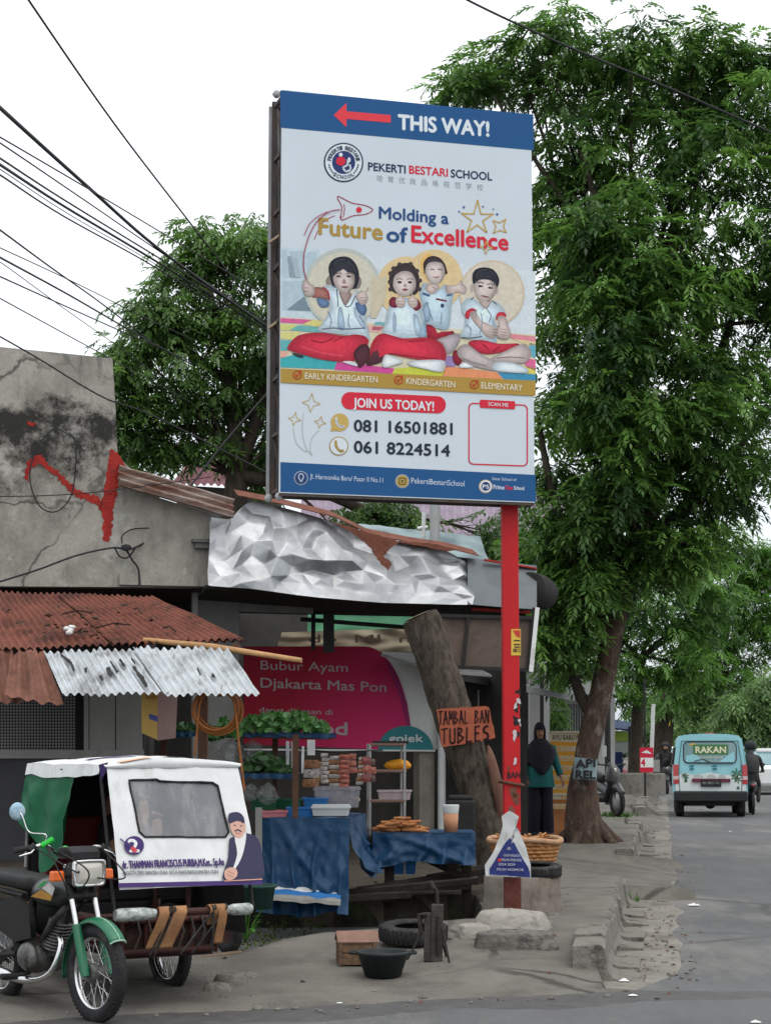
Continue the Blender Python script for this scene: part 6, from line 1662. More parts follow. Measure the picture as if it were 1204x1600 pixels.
# canopy
M_canv = mat('white_canvas', (.63, .65, .655), .55, .06, 3, .35, 9, dirt=(.47, .48, .46), damt=.36, dsc=3.5, spec=.35, stretch=(1.4, 1.4, .7))
M_purp = mat('purple_print', (.05, .025, .13), .5, .1, 4, .1)
zT, zB, aT, aB = 1.53, .74, -.73, -.45
def wind(s, t): # windscreen sheet: s across, t down
    b = lerp(.36, 1.32, s); a = lerp(aT, aB, t); z = lerp(zT, zB, t)
    k = .012 * noise.noise((s * 5, t * 3, 1)) + .018 * math.sin(math.pi * s) * math.sin(math.pi * t) + .008 * noise.noise((s * 13, t * 8, 4))
    return K(a + k, b + .05 * t * (s - .3), z + .012 * math.sin(s * 9) * t - .02 * (abs(s - .5) * 2) ** 3 * (1 - t))
WP = Pl(K((aT + aB) / 2, .84, (zT + zB) / 2), KV(0, 1, 0), K(aT, .5, zT) - K(aB, .5, zB))
def wpx(u, v): return WP.hit(u, v)
# plane (a,b) of the sheet corners for the cut window
g = MB().mat(M_canv)
hole = [(202, 1219), (244, 1218), (250, 1221), (332, 1223), (340, 1228), (357, 1300), (352, 1308), (226, 1308), (217, 1300)]
# sheet built as a ring between outline and hole, resampled
hq = [WP.hit(*p) for p in ragged(hole, .01, 5)]
cx, cy = sum(p[0] for p in hq) / len(hq), sum(p[1] for p in hq) / len(hq)
oc = [K(aT, .36, zT), K(aT, 1.32, zT), K(aB, 1.355, zB), K(aB, .345, zB)]
oq = [((p - WP.O).dot(WP.R), (p - WP.O).dot(WP.U)) for p in oc]
def rayhit(dx, dy):
    best = 9
    for i in range(4):
        (x1, y1), (x2, y2) = oq[i], oq[(i + 1) % 4]; ex, ey = x2 - x1, y2 - y1
        den = dx * ey - dy * ex
        if abs(den) < 1e-9: continue
        t = ((x1 - cx) * ey - (y1 - cy) * ex) / den; s = ((x1 - cx) * dy - (y1 - cy) * dx) / den
        if t > 0 and -1e-6 <= s <= 1 + 1e-6: best = min(best, t)
    return best
angs = sorted([math.atan2(p[1] - cy, p[0] - cx) for p in hq] + [math.atan2(p[1] - cy, p[0] - cx) for p in oq])
def holer(an):
    dx, dy = math.cos(an), math.sin(an); best = None
    for i in range(len(hq)):
        (x1, y1), (x2, y2) = hq[i], hq[(i + 1) % len(hq)]; ex, ey = x2 - x1, y2 - y1; den = dx * ey - dy * ex
        if abs(den) < 1e-12: continue
        t = ((x1 - cx) * ey - (y1 - cy) * ex) / den; s = ((x1 - cx) * dy - (y1 - cy) * dx) / den
        if t > 0 and -1e-4 <= s <= 1.0001: best = t if best is None else max(best, t)
    return best
cols_ = []
for an in angs:
    dx, dy = math.cos(an), math.sin(an); r0, r1 = holer(an), rayhit(dx, dy)
    cols_.append([(cx + dx * lerp(r0, r1, k / 8), cy + dy * lerp(r0, r1, k / 8)) for k in range(9)])
wr = lambda x, y: .010 * noise.noise((x * 11 + y * 2, y * 1.6, 8)) + .008 * noise.noise((x * 9, y * 5, 1)) + .010 * noise.noise((x * 3, y * 7, 4)) + .004 * noise.noise((x * 24, y * 14, 2))
vs = [WP.pt(x, y, wr(x, y)) for c_ in cols_ for x, y in c_]; n9 = 9; nn = len(cols_)
g.add(vs, [(i * 9 + j, i * 9 + j + 1, ((i + 1) % nn) * 9 + j + 1, ((i + 1) % nn) * 9 + j) for i in range(nn) for j in range(8)], True)
zr = 1.575
def roof(s, t):
    a = lerp(aT + .012, -2.0, s); b = lerp(.33, 1.34, t); arch = math.sin(math.pi * t)
    return K(a, b, lerp(1.525, 1.52, s) + .055 * arch * (1 - .3 * abs(2 * s - 1)) + .015 * noise.noise((s * 4, t * 4, 2)))
g.grid(roof, 20, 16)
g.grid(lambda s, t: roof(0, s).lerp(K(aT + .015, lerp(.35, 1.33, s), zT - .03), t) + KV(.012 * math.sin(3.14 * t), 0, 0), 16, 4)
g.grid(lambda s, t: roof(s, 0) + KV(0, -.012 - .015 * t, -t * (.06 + .03 * math.sin(s * math.pi) + .012 * noise.noise((s * 6, 0, 5)) + .05 * max(0, s - .6))), 20, 4)   # hanging valance
g.grid(lambda s, t: K(lerp(aT, -2.0, s), 1.34 + .03 * t, lerp(1.525, .72, t) - .0) + KV(.1 * t * (1 - s), 0, 0), 14, 10)     # far side
g.grid(lambda s, t: K(-2.0 - .05 * t, lerp(.33, 1.34, s), lerp(1.52, .8, t)), 8, 8)
cn = g.build('canopy', None, kz)
g = MB()
g.grid(lambda s, t: K(lerp(aT, -1.97, s), 1.325 + .03 * t, lerp(1.52, .40, t)) + KV(.08 * t * (1 - s), 0, 0), 8, 6)
g.grid(lambda s, t: K(-1.97 - .04 * t, lerp(.34, 1.325, s), lerp(1.51, .38, t)), 6, 6)
g.grid(lambda s, t: roof(.02 + .96 * s, .02 + .96 * t) - KV(0, 0, .014), 10, 8)
g.build('dark_lining', M_dark, cn)  # near black inner sheets added so the canopy inside reads as shaded
# window film
M_film = mat('clear_film', (.33, .35, .37), .18, .25, 3, .3, 7, spec=.7, alpha=.5, dirt=(.5, .52, .53), damt=.35, dsc=3, stretch=(3, 3, .6))
g = MB(); k = len(hq); sc_ = 1.02
vs = []
for r_ in range(7):
    for x, y in hq: q = r_ / 6 * sc_; X_, Y_ = cx + (x - cx) * q, cy + (y - cy) * q; vs.append(WP.pt(X_, Y_, -.006 + .008 * noise.noise((X_ * 14, Y_ * 3, 7))))
g.add(vs, [(r_ * k + i, (r_ + 1) * k + i, (r_ + 1) * k + (i + 1) % k, r_ * k + (i + 1) % k) for r_ in range(6) for i in range(k)], True)
g.build('window_film', M_film, cn)
g = MB(); g.tube([WP.pt(x, y, .004 + wr(x, y)) for x, y in hq], .007, 6, closed=True); g.build('window_piping', M_rub, cn)
LAY_ = LAY
WL = Pl(WP.pt(0, 0, .010), WP.R, WP.U)
g = MB().mat(M_purp)
g.poly(WL, [(185, 1380), (409, 1375), (411, 1382), (185, 1387)], 1)
g.ell(WL, (209.5, 1321), 15.5, 14.5, 2); g.mat(M_canv); g.text(WL, '2', (202, 1331), (217, 1331), 20, 3, .05); g.mat(flat('red_nail', (.5, .06, .08))); g.poly(WL, [(203, 1326), (208, 1322), (215, 1330), (208, 1333)], 4); g.mat(M_purp); g.stroke(WL, [(188, 1311), (203, 1325)], 2, 4)
g.mat(M_purp); g.text(WL, 'dr. THAMMAN FRANCISCUS PURBA,M.Kes., Sp.An', (192, 1357), (350, 1352), 12, 2, .045)
g.mat(flat('grey_print', (.16, .16, .17))); g.text(WL, 'ANGGOTA DPRD SUMATERA UTARA  KETUA FRAKSI PARTAI SUMATERA UTARA', (192, 1367), (342, 1365), 6, 2, .03)
g.build('lettering', None, cn)
g = MB(); D = lambda c, pts, l_: (g.mat(c), g.blob(WL, pts, l_, 3))
M_suit = flat('navy_suit', (.035, .035, .075)); M_skin = flat('printed_skin', (.55, .33, .26)); M_shirt = flat('printed_white', (.62, .62, .63))
D(M_suit, [(358, 1312), (366, 1308), (384, 1302), (402, 1310), (408, 1330), (409, 1374), (352, 1376), (350, 1360), (356, 1340)], 3)
D(M_shirt, [(366, 1308), (375, 1304), (384, 1303), (380, 1330), (372, 1350), (362, 1362), (370, 1335)], 4)
D(M_skin, [(359, 1285), (366, 1281), (378, 1282), (383, 1290), (381, 1302), (374, 1310), (366, 1307), (360, 1297)], 5)
D(M_suit, [(357, 1287), (356, 1274), (362, 1270), (372, 1270), (379, 1276), (381, 1287), (370, 1283)], 6)
g.mat(M_suit); g.stroke(WL, [(366, 1299), (371, 1297), (376, 1300)], 2, 6); g.ell(WL, (366, 1290), 2, .9, 6, 8); g.ell(WL, (376, 1291), 2, .9, 6, 8); g.mat(flat('printed_lip', (.4, .16, .13))); g.stroke(WL, [(367, 1302), (374, 1303)], 1.2, 6)
D(M_skin, [(350, 1362), (358, 1356), (368, 1358), (370, 1368), (362, 1375), (352, 1374)], 5); g.mat(flat('skin_line', (.4, .22, .17))); g.stroke(WL, [(356, 1362), (365, 1366)], 1, 6); g.stroke(WL, [(354, 1367), (364, 1371)], 1, 6)
g.mat(flat('salmon_line', (.6, .3, .25))); g.stroke(WL, [(350, 1377), (409, 1374)], 1.5, 4)
g.build('portrait_print', None, cn)
g = MB().mat(flat('peach_tape', (.72, .40, .22))); g.add([roof(.0, .12) + KV(.012, 0, .006), roof(.0, .34) + KV(.012, 0, .006), roof(.06, .34) + KV(0, 0, .008), roof(.06, .12) + KV(0, 0, .008)], [(0, 1, 2, 3), (3, 2, 1, 0)])
g.mat(M_purp); q = [WP.pt(*WP.hit(*p), .014) for p in ((153, 1196), (168, 1192), (163, 1210), (157, 1220))]; g.add(q, [(0, 1, 2, 3)]); g.add(q, [(3, 2, 1, 0)])
for c_, (s0, t0, s1, t1) in ((M_purp, (.35, .1, .42, .45)), (flat('mustard', (.5, .3, .05)), (.3, .5, .4, .7)), (M_purp, (.5, .3, .56, .6))):
    g.mat(c_); g.add([roof(s0, t0) + KV(0, 0, .008), roof(s0, t1) + KV(0, 0, .008), roof(s1, t1) + KV(0, 0, .008), roof(s1, t0) + KV(0, 0, .008)], [(0, 1, 2, 3), (3, 2, 1, 0)])
g.build('tape_patch', None, cn)
# hoops and the green side curtain
g = MB()
for a0_, a1_ in ((aT - .05, aB - .06), (-1.98, -2.0)):
    for b in (.34, 1.33): g.tube([K(a1_, b, .58), K(a0_, b, 1.5)], .012, 8)
    g.tube([K(a0_, .34, 1.5), K(a0_, .84, 1.565), K(a0_, 1.33, 1.5)], .012, 8)
for b in (.34, 1.33): g.tube([K(aT, b, 1.5), K(-1.98, b, 1.5)], .010, 8)
g.build('hoop_frame', M_black, kz)
M_gtarp = mat('green_canvas', (.008, .105, .045), .6, .2, 4, .3, 14, dirt=(.008, .07, .035), damt=.4, dsc=4)
g = MB()
def curt(s, t):
    a = lerp(-2.0, -1.15, s); drop = (.34 + .36 * math.exp(-((s - .62) / .30) ** 2)) - .25 * max(0, (s - .8)) * 1.5
    return K(a - .10 * t * (1 - s) + .0, .32 - .05 * t + .03 * math.sin(s * 15 + 2 * t) * t + .02 * noise.noise((s * 6, t * 4, 3)), 1.49 - drop * t)
g.grid(curt, 36, 16); o = g.build('side_curtain', M_gtarp, kz)

# somebody resting on the bench, bare feet up behind the film window
rp = thing('person', K(-1.5, .85, .70), 'person lying in the sidecar with bare feet raised behind the clear film window', 'person')
M_skr = mat('tan_skin', (.42, .23, .16), .55, .1, 6, .03); M_rcl = mat('dark_clothes', (.03, .03, .035), .9, .2, 6, .2)
def lb_(p): return Vector(K(*p)) - Vector(rp.location)
def skin_fig(name, m, parent, joints, edges, org, sub=2):
    me = bpy.data.meshes.new(name)
    me.from_pydata([tuple(Vector(j[0])) for j in joints], edges, [])
    o = bpy.data.objects.new(name, me); S.collection.objects.link(o)
    o.parent = parent
    ROOTM[o.name] = ROOTM[parent.name]
    sk = o.modifiers.new('sk', 'SKIN'); sk.use_smooth_shade = True
    for i, j in enumerate(joints):
        r = j[1]; r = r if isinstance(r, tuple) else (r, r)
        me.skin_vertices[0].data[i].radius = r
    me.skin_vertices[0].data[0].use_root = True
    sb_ = o.modifiers.new('su', 'SUBSURF'); sb_.levels = sb_.render_levels = sub
    me.materials.append(m); return o
J = [(lb_(p), r) for p, r in (((-1.45, .85, .82), (.14, .12)), ((-1.62, .86, .95), (.14, .11)), ((-1.72, .87, 1.10), (.13, .10)), ((-1.75, .87, 1.20), .05), ((-1.74, .87, 1.31), (.08, .09)),
     ((-1.1, .74, 1.05), .075), ((-.88, .68, 1.08), .05), ((-.80, .66, 1.10), .035), ((-.78, .655, 1.20), (.042, .025)), ((-.775, .65, 1.29), (.036, .018)),
     ((-1.12, .98, 1.0), .075), ((-.88, .80, .98), .05), ((-.80, .76, 1.0), .035), ((-.78, .755, 1.09), (.042, .025)), ((-.775, .75, 1.17), (.036, .018)), ((-1.55, 1.12, .95), .045), ((-1.35, 1.1, .85), .035), ((-1.25, 1.0, .84), .03))]
skin_fig('body', M_skr, rp, J, [(0, 1), (1, 2), (2, 3), (3, 4), (0, 5), (5, 6), (6, 7), (7, 8), (8, 9), (0, 10), (10, 11), (11, 12), (12, 13), (13, 14), (2, 15), (15, 16), (16, 17)], None)
g = MB()
for y0, z0 in ((.65, 1.31), (.75, 1.19)):
    for i in range(5): g.ball(K(-.775, y0 - .03 + .016 * i, z0 + (.014, .012, .008, .002, -.006)[i]), (.015, .011, .010, .010, .009)[i], 8, 6)
g.build('toes', M_skr, rp)
g = MB(); g.tube(catmull([K(-1.40, .85, .84), K(-1.60, .86, .95), K(-1.73, .87, 1.13)], 4, False), [.155, .16, .16, .16, .16, .15, .14, .12, .09], 14); g.build('shirt', M_rcl, rp)
g = MB(); g.tube([K(-1.42, .84, .84), K(-1.12, .75, 1.05), K(-.98, .71, 1.07)], [.12, .09, .075], 12); g.tube([K(-1.42, .87, .84), K(-1.13, .98, 1.0), K(-1.0, .88, .99)], [.12, .09, .075], 12); g.build('trousers', M_rcl, rp)
# ------------------------------------------------------------ trees
def leaf_mat(name, c, c2, trans=.35):
    m = bpy.data.materials.new(name); m.use_nodes = True
    t = m.node_tree; n = t.nodes; L = t.links.new
    b = n['Principled BSDF']; b.inputs['Roughness'].default_value = .42; b.inputs['Specular IOR Level'].default_value = .4
    at = n.new('ShaderNodeAttribute'); at.attribute_name = 'tone'
    r = n.new('ShaderNodeValToRGB'); el = r.color_ramp.elements
    el[0].position = 0; el[0].color = tuple(c) + (1,); el[1].position = 1; el[1].color = tuple(c2) + (1,)
    L(at.outputs['Fac'], r.inputs[0]); L(r.outputs[0], b.inputs['Base Color'])
    tr = n.new('ShaderNodeBsdfTranslucent')
    hv = n.new('ShaderNodeHueSaturation'); hv.inputs['Value'].default_value = 1.5; hv.inputs['Saturation'].default_value = 1.1
    L(r.outputs[0], hv.inputs['Color']); L(hv.outputs[0], tr.inputs[0])
    mx = n.new('ShaderNodeMixShader'); mx.inputs[0].default_value = trans
    L(b.outputs[0], mx.inputs[1]); L(tr.outputs[0], mx.inputs[2]); L(mx.outputs[0], n['Material Output'].inputs[0])
    return m
rng = np.random.default_rng(11)
def sprig_variant(n_leaf, length, leaf, droop, w_=.26):
    """one drooping leaf spray: (n,4,3) quads"""
    out = []
    for i in range(n_leaf):
        t = (i + .6) / n_leaf
        side = 1 if i % 2 else -1
        base = np.array([length * t, 0, -droop * length * t * t])
        ang = side * rng.uniform(.55, 1.05) if i < n_leaf - 1 else 0.0
        d = np.array([math.cos(ang), math.sin(ang), -rng.uniform(.0, .75)]); d /= np.linalg.norm(d)
        s = np.cross(d, [0, 0, 1.0]); s /= np.linalg.norm(s); up = np.cross(s, d)
        l_ = leaf * rng.uniform(.75, 1.2) * (1 - .25 * abs(t - .5)); w2 = l_ * w_ * .5
        out.append([base, base + d * l_ * .45 + s * w2 + up * w2 * .25, base + d * l_ - np.array([0, 0, l_ * .12]), base + d * l_ * .45 - s * w2 + up * w2 * .25])
    return np.array(out)
def rotz(a):
    c, s = np.cos(a), np.sin(a); M = np.zeros((len(a), 3, 3)); M[:, 0, 0] = c; M[:, 0, 1] = -s; M[:, 1, 0] = s; M[:, 1, 1] = c; M[:, 2, 2] = 1; return M
def roty(a):
    c, s = np.cos(a), np.sin(a); M = np.zeros((len(a), 3, 3)); M[:, 0, 0] = c; M[:, 0, 2] = s; M[:, 2, 0] = -s; M[:, 2, 2] = c; M[:, 1, 1] = 1; return M
def foliage(name, m, parent, blobs, leaf=.14, n_leaf=11, length=.32, droop=.5, dens=1.0, per=16, cl_r=.38, tone_sd=.18, w_=.26, bright=.06, tilt=(.1, .5)):
    """blobs: (centre, (rx, ry, rz), clusters). clusters sit near each blob's surface and hold leaf sprays."""
    V = [sprig_variant(n_leaf, length, leaf, droop, w_) for _ in range(7)]
    VA = np.array(V)
    quads = []; tones = []
    for c, r, k in blobs:
        k = max(3, int(k * dens))
        d = rng.normal(size=(k, 3)); d /= np.linalg.norm(d, axis=1)[:, None]
        q = rng.uniform(.25, 1.0, size=(k, 1)) ** .42
        cc = np.array(c) + d * q * np.array(r)
        ct = np.clip(rng.normal(.45, tone_sd, size=k), 0, 1); ct[rng.random(k) < bright] = .95
        for i in range(k):
            n_ = max(4, int(per * rng.uniform(.55, 1.3)))
            off = rng.normal(size=(n_, 3)); off /= np.linalg.norm(off, axis=1)[:, None]
            off[:, 2] = off[:, 2] * .7 + .1
            rad = rng.uniform(.3, 1, size=(n_, 1)); pos = cc[i] + off * rad * cl_r * rng.uniform(.7, 1.2)
            az = np.arctan2(off[:, 1], off[:, 0]) + rng.normal(0, .6, n_); tl = rng.uniform(tilt[0] - .4, tilt[1] + .3, n_)
            M = rotz(az) @ roty(tl)
            sc = rng.uniform(.75, 1.2, n_)
            vi = rng.integers(0, 7, n_)
            quads.append(np.einsum('nlqk,njk->nlqj', VA[vi] * sc[:, None, None, None], M).reshape(-1, 4, 3) + np.repeat(pos, n_leaf, 0)[:, None, :])
            tones.append(np.repeat(np.clip(ct[i] + rng.normal(0, .08, n_), 0, 1), n_leaf))
    Q = np.concatenate(quads); T = np.concatenate(tones)
    N4 = len(Q); vs = Q.reshape(-1, 3)
    root = parent
    vs = vs - np.array(root.location)
    me = bpy.data.meshes.new(name)
    me.vertices.add(N4 * 4); me.vertices.foreach_set('co', vs.astype(np.float32).ravel())
    me.loops.add(N4 * 4); me.loops.foreach_set('vertex_index', np.arange(N4 * 4, dtype=np.int32))
    me.polygons.add(N4); me.polygons.foreach_set('loop_start', np.arange(0, N4 * 4, 4, dtype=np.int32)); me.polygons.foreach_set('loop_total', np.full(N4, 4, dtype=np.int32))
    at = me.attributes.new('tone', 'FLOAT', 'POINT'); at.data.foreach_set('value', np.repeat(T, 4).astype(np.float32))
    me.materials.append(m); me.update(calc_edges=True); me.validate()
    o = bpy.data.objects.new(name, me); S.collection.objects.link(o); o.parent = parent
    ROOTM[o.name] = ROOTM[root.name]
    return o
def bark(name, c, dirt, **k): return mat(name, c, .92, .4, 16, 1.0, 34, dirt=dirt, damt=.52, dsc=13, stretch=(1, 1, .38), **k)
def branch(g, pts, radii, seed=0, n=12, wob=.0, sub=5):
    P_ = catmull([Vector(p) for p in pts], sub, False)
    rr_ = list(np.interp(np.linspace(0, len(radii) - 1, len(P_)), range(len(radii)), radii))
    b = len(g.v); g.tube(P_, rr_, n)
    if wob:
        for i, p in enumerate(P_):
            for j in range(n):
                v = Vector(g.v[b + i * n + j]); d = (v - p)
                g.v[b + i * n + j] = tuple(p + d * (1 + wob * noise.noise((v.x * 2.2, v.y * 2.2, v.z * 1.2 + seed)) + wob * .6 * noise.noise((v.x * 7, v.y * 7, v.z * 3 + seed))))
def limbs(g, origin, targets, r0, seed):
    for k, (t, rr_) in enumerate(targets):
        o = Vector(origin) if not isinstance(origin, list) else Vector(origin[k]); t = Vector(t)
        mid = o.lerp(t, .5) + Vector((random.uniform(-.2, .2), random.uniform(-.2, .2), random.uniform(.0, .35)))
        branch(g, [o, mid, t], [r0, r0 * .6, r0 * .22], k + seed, 8, .1)
        for q in range(4):
            s = mid.lerp(t, random.uniform(.1, .9)); e = t + Vector((random.gauss(0, 1), random.gauss(0, 1), random.gauss(0, .8))) * rr_ * .55
            branch(g, [s, s.lerp(e, .5) + Vector((0, 0, .1)), e], [r0 * .28, r0 * .16, r0 * .05], q, 5)
def blobs_px(lst, Y, sc, k=1.0, dy=.9):
    out = []
    for it in lst:
        u, v, r = it[:3]; dY = it[3] if len(it) > 3 else random.uniform(-.7, .7)
        c = P(u, v, Y + dY); rr_ = r * (Y + dY) / F
        out.append((tuple(c), (rr_ * random.uniform(.9, 1.1), rr_ * dy, rr_ * random.uniform(.8, 1.0)), k * (rr_ / .35) ** 2 * 3.6 + 5))
    return out
M_leaf1 = leaf_mat('tree_leaf', (.028, .066, .025), (.16, .30, .07), .36)
M_leaf2 = leaf_mat('dark_tree_leaf', (.030, .068, .026), (.16, .29, .07), .36)
M_leaf3 = leaf_mat('bright_tree_leaf', (.034, .085, .022), (.125, .26, .048), .4)
M_leaf4 = leaf_mat('far_tree_leaf', (.06, .115, .045), (.16, .27, .085), .4)
M_bark1 = bark('brown_bark', (.085, .056, .043), (.04, .03, .025))
add_layer(M_bark1, 6, .56, .64, (.17, .145, .12), (1, 1, .6)); add_layer(M_bark1, 9, .60, .66, (.10, .028, .018), (1, 1, .5))
M_bark2 = bark('grey_bark', (.055, .043, .034), (.03, .025, .02))

# the big roadside tree
TY = 27.6
tb = P(918, 1300, TY); tb.z = gz(tb.x, TY)
t1 = thing('roadside_tree', tb, 'big leafy tree with tagged brown trunk beside the billboard', 'tree')
p_ = lambda u, v, d=0: P(u, v, TY + d)
g = MB()
branch(g, [tb - Vector((0, 0, .15)), p_(910, 1270), p_(915, 1190), p_(934, 1100), p_(955, 1000), p_(976, 910), p_(992, 850)], [.36, .25, .175, .16, .155, .15, .14], 3, 26, .14, 9)
for a in range(5):
    t = a * 1.3 + .3; e = tb + Vector((math.cos(t) * .55, math.sin(t) * .45, -.04)); branch(g, [tb + Vector((0, 0, .4)), tb.lerp(e, .5) + Vector((0, 0, .14)), e], [.12, .10, .04], a, 8, .1)
tr_o = g.build('trunk', M_bark1, t1)
g = MB()
fork = p_(990, 852)
branch(g, [fork, p_(1030, 770), p_(1090, 640, .3), p_(1150, 480, .5)], [.18, .13, .09, .04], 1, 10, .08)
branch(g, [fork, p_(1000, 740), p_(985, 600, -.3), p_(960, 420, -.4), p_(905, 230, -.3)], [.16, .12, .10, .07, .03], 2, 10, .08)
branch(g, [p_(985, 600, -.3), p_(1040, 450, 0), p_(1050, 280, .2), p_(1000, 120, .3)], [.09, .07, .055, .02], 5, 8, .08)
branch(g, [p_(956, 985), p_(900, 880, -.3), p_(860, 760, -.5), p_(840, 650, -.2)], [.12, .085, .06, .03], 3, 8, .08)
branch(g, [p_(927, 1125, 0), p_(908, 1090, .1), p_(890, 1040, .3), p_(866, 950, .5)], [.08, .09, .075, .04], 3, 8, .08)
branch(g, [p_(960, 420, -.4), p_(870, 300, -.2), p_(770, 150, 0)], [.05, .04, .015], 7, 6, .08)
branch(g, [fork, p_(1060, 800, .5), p_(1120, 740, .8), p_(1200, 640, 1.2)], [.12, .09, .07, .03], 8, 8, .08)
B1 = [(755, 125, 55), (715, 140, 30), (805, 90, 55), (862, 45, 45), (862, 110, 70), (930, 130, 50), (985, 60, 50), (980, 130, 85), (1085, 85, 60), (1090, 150, 80), (1150, 120, 55), (1185, 175, 70), (1250, 150, 80), (1160, 95, 28),
      (900, 220, 70), (1000, 240, 90), (1100, 260, 90), (1200, 270, 90), (880, 300, 50), (950, 340, 80), (1060, 370, 90), (1160, 390, 90), (860, 345, 30), (1250, 370, 80),
      (880, 440, 60), (960, 450, 75), (1060, 480, 85), (1170, 500, 85), (1250, 500, 70), (870, 540, 50), (940, 570, 75), (1030, 590, 85), (1130, 610, 85), (1210, 610, 70),
      (870, 640, 50), (930, 690, 70), (1010, 700, 80), (1090, 700, 65), (1160, 690, 45), (1195, 740, 35), (870, 730, 50), (930, 780, 65), (1010, 790, 70), (1080, 780, 50), (1130, 770, 35),
      (870, 810, 45), (900, 860, 60), (960, 870, 50), (1050, 850, 35), (870, 930, 45), (866, 985, 38), (895, 1035, 20), (848, 930, 42), (880, 895, 52), (850, 840, 45), (905, 930, 35), (870, 1000, 42), (925, 890, 40), (845, 990, 28), (1045, 885, 38), (1085, 850, 38), (1005, 905, 28), (850, 880, 40)]
B1 += [(960, 560, 60, -1.3), (1000, 660, 62, -1.3), (930, 470, 55, -1.3), (1030, 520, 62, -1.3), (985, 760, 58, -1.1), (900, 390, 50, -1.1), (1080, 620, 62, -1.1), (1020, 410, 58, -1.2), (960, 330, 50, -1.1), (950, 650, 50, -1.2), (1090, 460, 50, -1.2), (945, 800, 45, -1.0)]
bl = blobs_px(B1, TY, 1, .60)
for c, r, k in bl[::2]:
    o = fork if c[2] < 7 else p_(985, 560, -.2)
    limbs(g, o, [(c, r[0])], .05, 3)
g.build('limbs', M_bark2, t1)
foliage('crown', M_leaf1, t1, bl, leaf=.14, n_leaf=12, length=.31, per=18, cl_r=.40, tone_sd=.26, bright=.12, tilt=(-.1, .45), w_=.36)
sgn = thing('tree_sign', P(912, 1205, TY - .35), 'pale blue sign sheet with black brush lettering wrapped on the big tree', 'sign')
TS = Pl(P(912, 1205, TY - .36), (1, -.03, 0))
def curvep(pl, px, dep, g, lay=0, seed=0):
    q = [pl.hit(*p) for p in px]; return [pl.pt(a, b, lay * .003 - dep * (a / .18) ** 2) for a, b in q]
g = MB(); c4 = [TS.hit(*p) for p in ((895, 1217), (932, 1219), (933, 1187), (897, 1183))]
g.grid(lambda s, t: (lambda a, b: TS.pt(a, b, -.07 * (a / .2) ** 2))(*[lerp(lerp(c4[0][k], c4[1][k], s), lerp(c4[3][k], c4[2][k], s), t) for k in (0, 1)]), 10, 4)
g.build('sheet', mat('pale_blue_sheet', (.22, .30, .33), .6, .15, 8, .2), sgn)
g = MB().mat(M_blk); T4 = Pl(TS.pt(0, 0, .012), TS.R); g.text(T4, 'API', (899, 1200), (929, 1198), 13, 1, .06); g.text(T4, 'REL', (899, 1216), (930, 1217), 13, 1, .07); g.build('lettering', None, sgn)

# left tree behind the shop
LY = 31
lb = Vector((P(330, 1164, LY).x, LY, .28))
t2 = thing('shop_tree', lb, 'broad leafy tree rising behind the old concrete shop', 'tree')
q_ = lambda u, v, d=0: P(u, v, LY + d)
g = MB(); branch(g, [lb, q_(345, 1000), q_(360, 860), q_(370, 740)], [.28, .24, .22, .18], 3, 14, .1)
fk = q_(370, 745)
branch(g, [fk, q_(340, 680), q_(270, 670), q_(200, 690)], [.12, .09, .06, .02], 3, 8, .08)
branch(g, [fk, q_(360, 600), q_(330, 470), q_(310, 380)], [.14, .11, .07, .02], 4, 8, .08); branch(g, [fk, q_(410, 620), q_(420, 480), q_(400, 370)], [.12, .10, .06, .02], 5, 8, .08)
branch(g, [fk, q_(480, 760), q_(600, 810), q_(740, 850, .5)], [.13, .1, .07, .02], 6, 8, .08); branch(g, [q_(360, 600), q_(280, 540), q_(220, 520)], [.08, .05, .02], 6, 8, .08)
B2 = [(315, 370, 38), (305, 410, 50), (345, 385, 35), (400, 360, 30), (400, 400, 45), (285, 440, 35), (350, 450, 60), (420, 460, 50), (265, 470, 25), (225, 505, 40), (260, 515, 45), (310, 520, 60), (380, 530, 65), (440, 540, 50), (205, 545, 35), (250, 565, 50), (185, 590, 28), (215, 610, 45), (290, 600, 60), (360, 600, 60), (430, 610, 50),
      (175, 625, 20), (190, 655, 35), (250, 655, 50), (320, 650, 45), (390, 660, 45), (210, 695, 38), (260, 710, 30), (200, 715, 22), (400, 720, 40), (330, 700, 25), (440, 700, 40), (480, 500, 50), (520, 600, 60), (500, 700, 50), (565, 805, 30), (545, 850, 22), (640, 815, 25), (655, 845, 22), (715, 850, 35), (760, 830, 35), (740, 880, 30), (790, 860, 30), (600, 800, 24)]
bl2 = blobs_px(B2, LY, 1, .56)
for c, r, k in bl2[::2]: limbs(g, fk if c[0] < 0 else q_(600, 810), [(c, r[0])], .035, 7) if c[2] < 5 or True else None
g.build('trunk', M_bark2, t2)
foliage('crown', M_leaf2, t2, bl2, w_=.36, leaf=.14, n_leaf=11, length=.30, per=16, cl_r=.38, tone_sd=.2, bright=.1, tilt=(.05, .5))
for k, (u, v) in enumerate(((392, 425), (440 / 2.5, 585))):
    pass

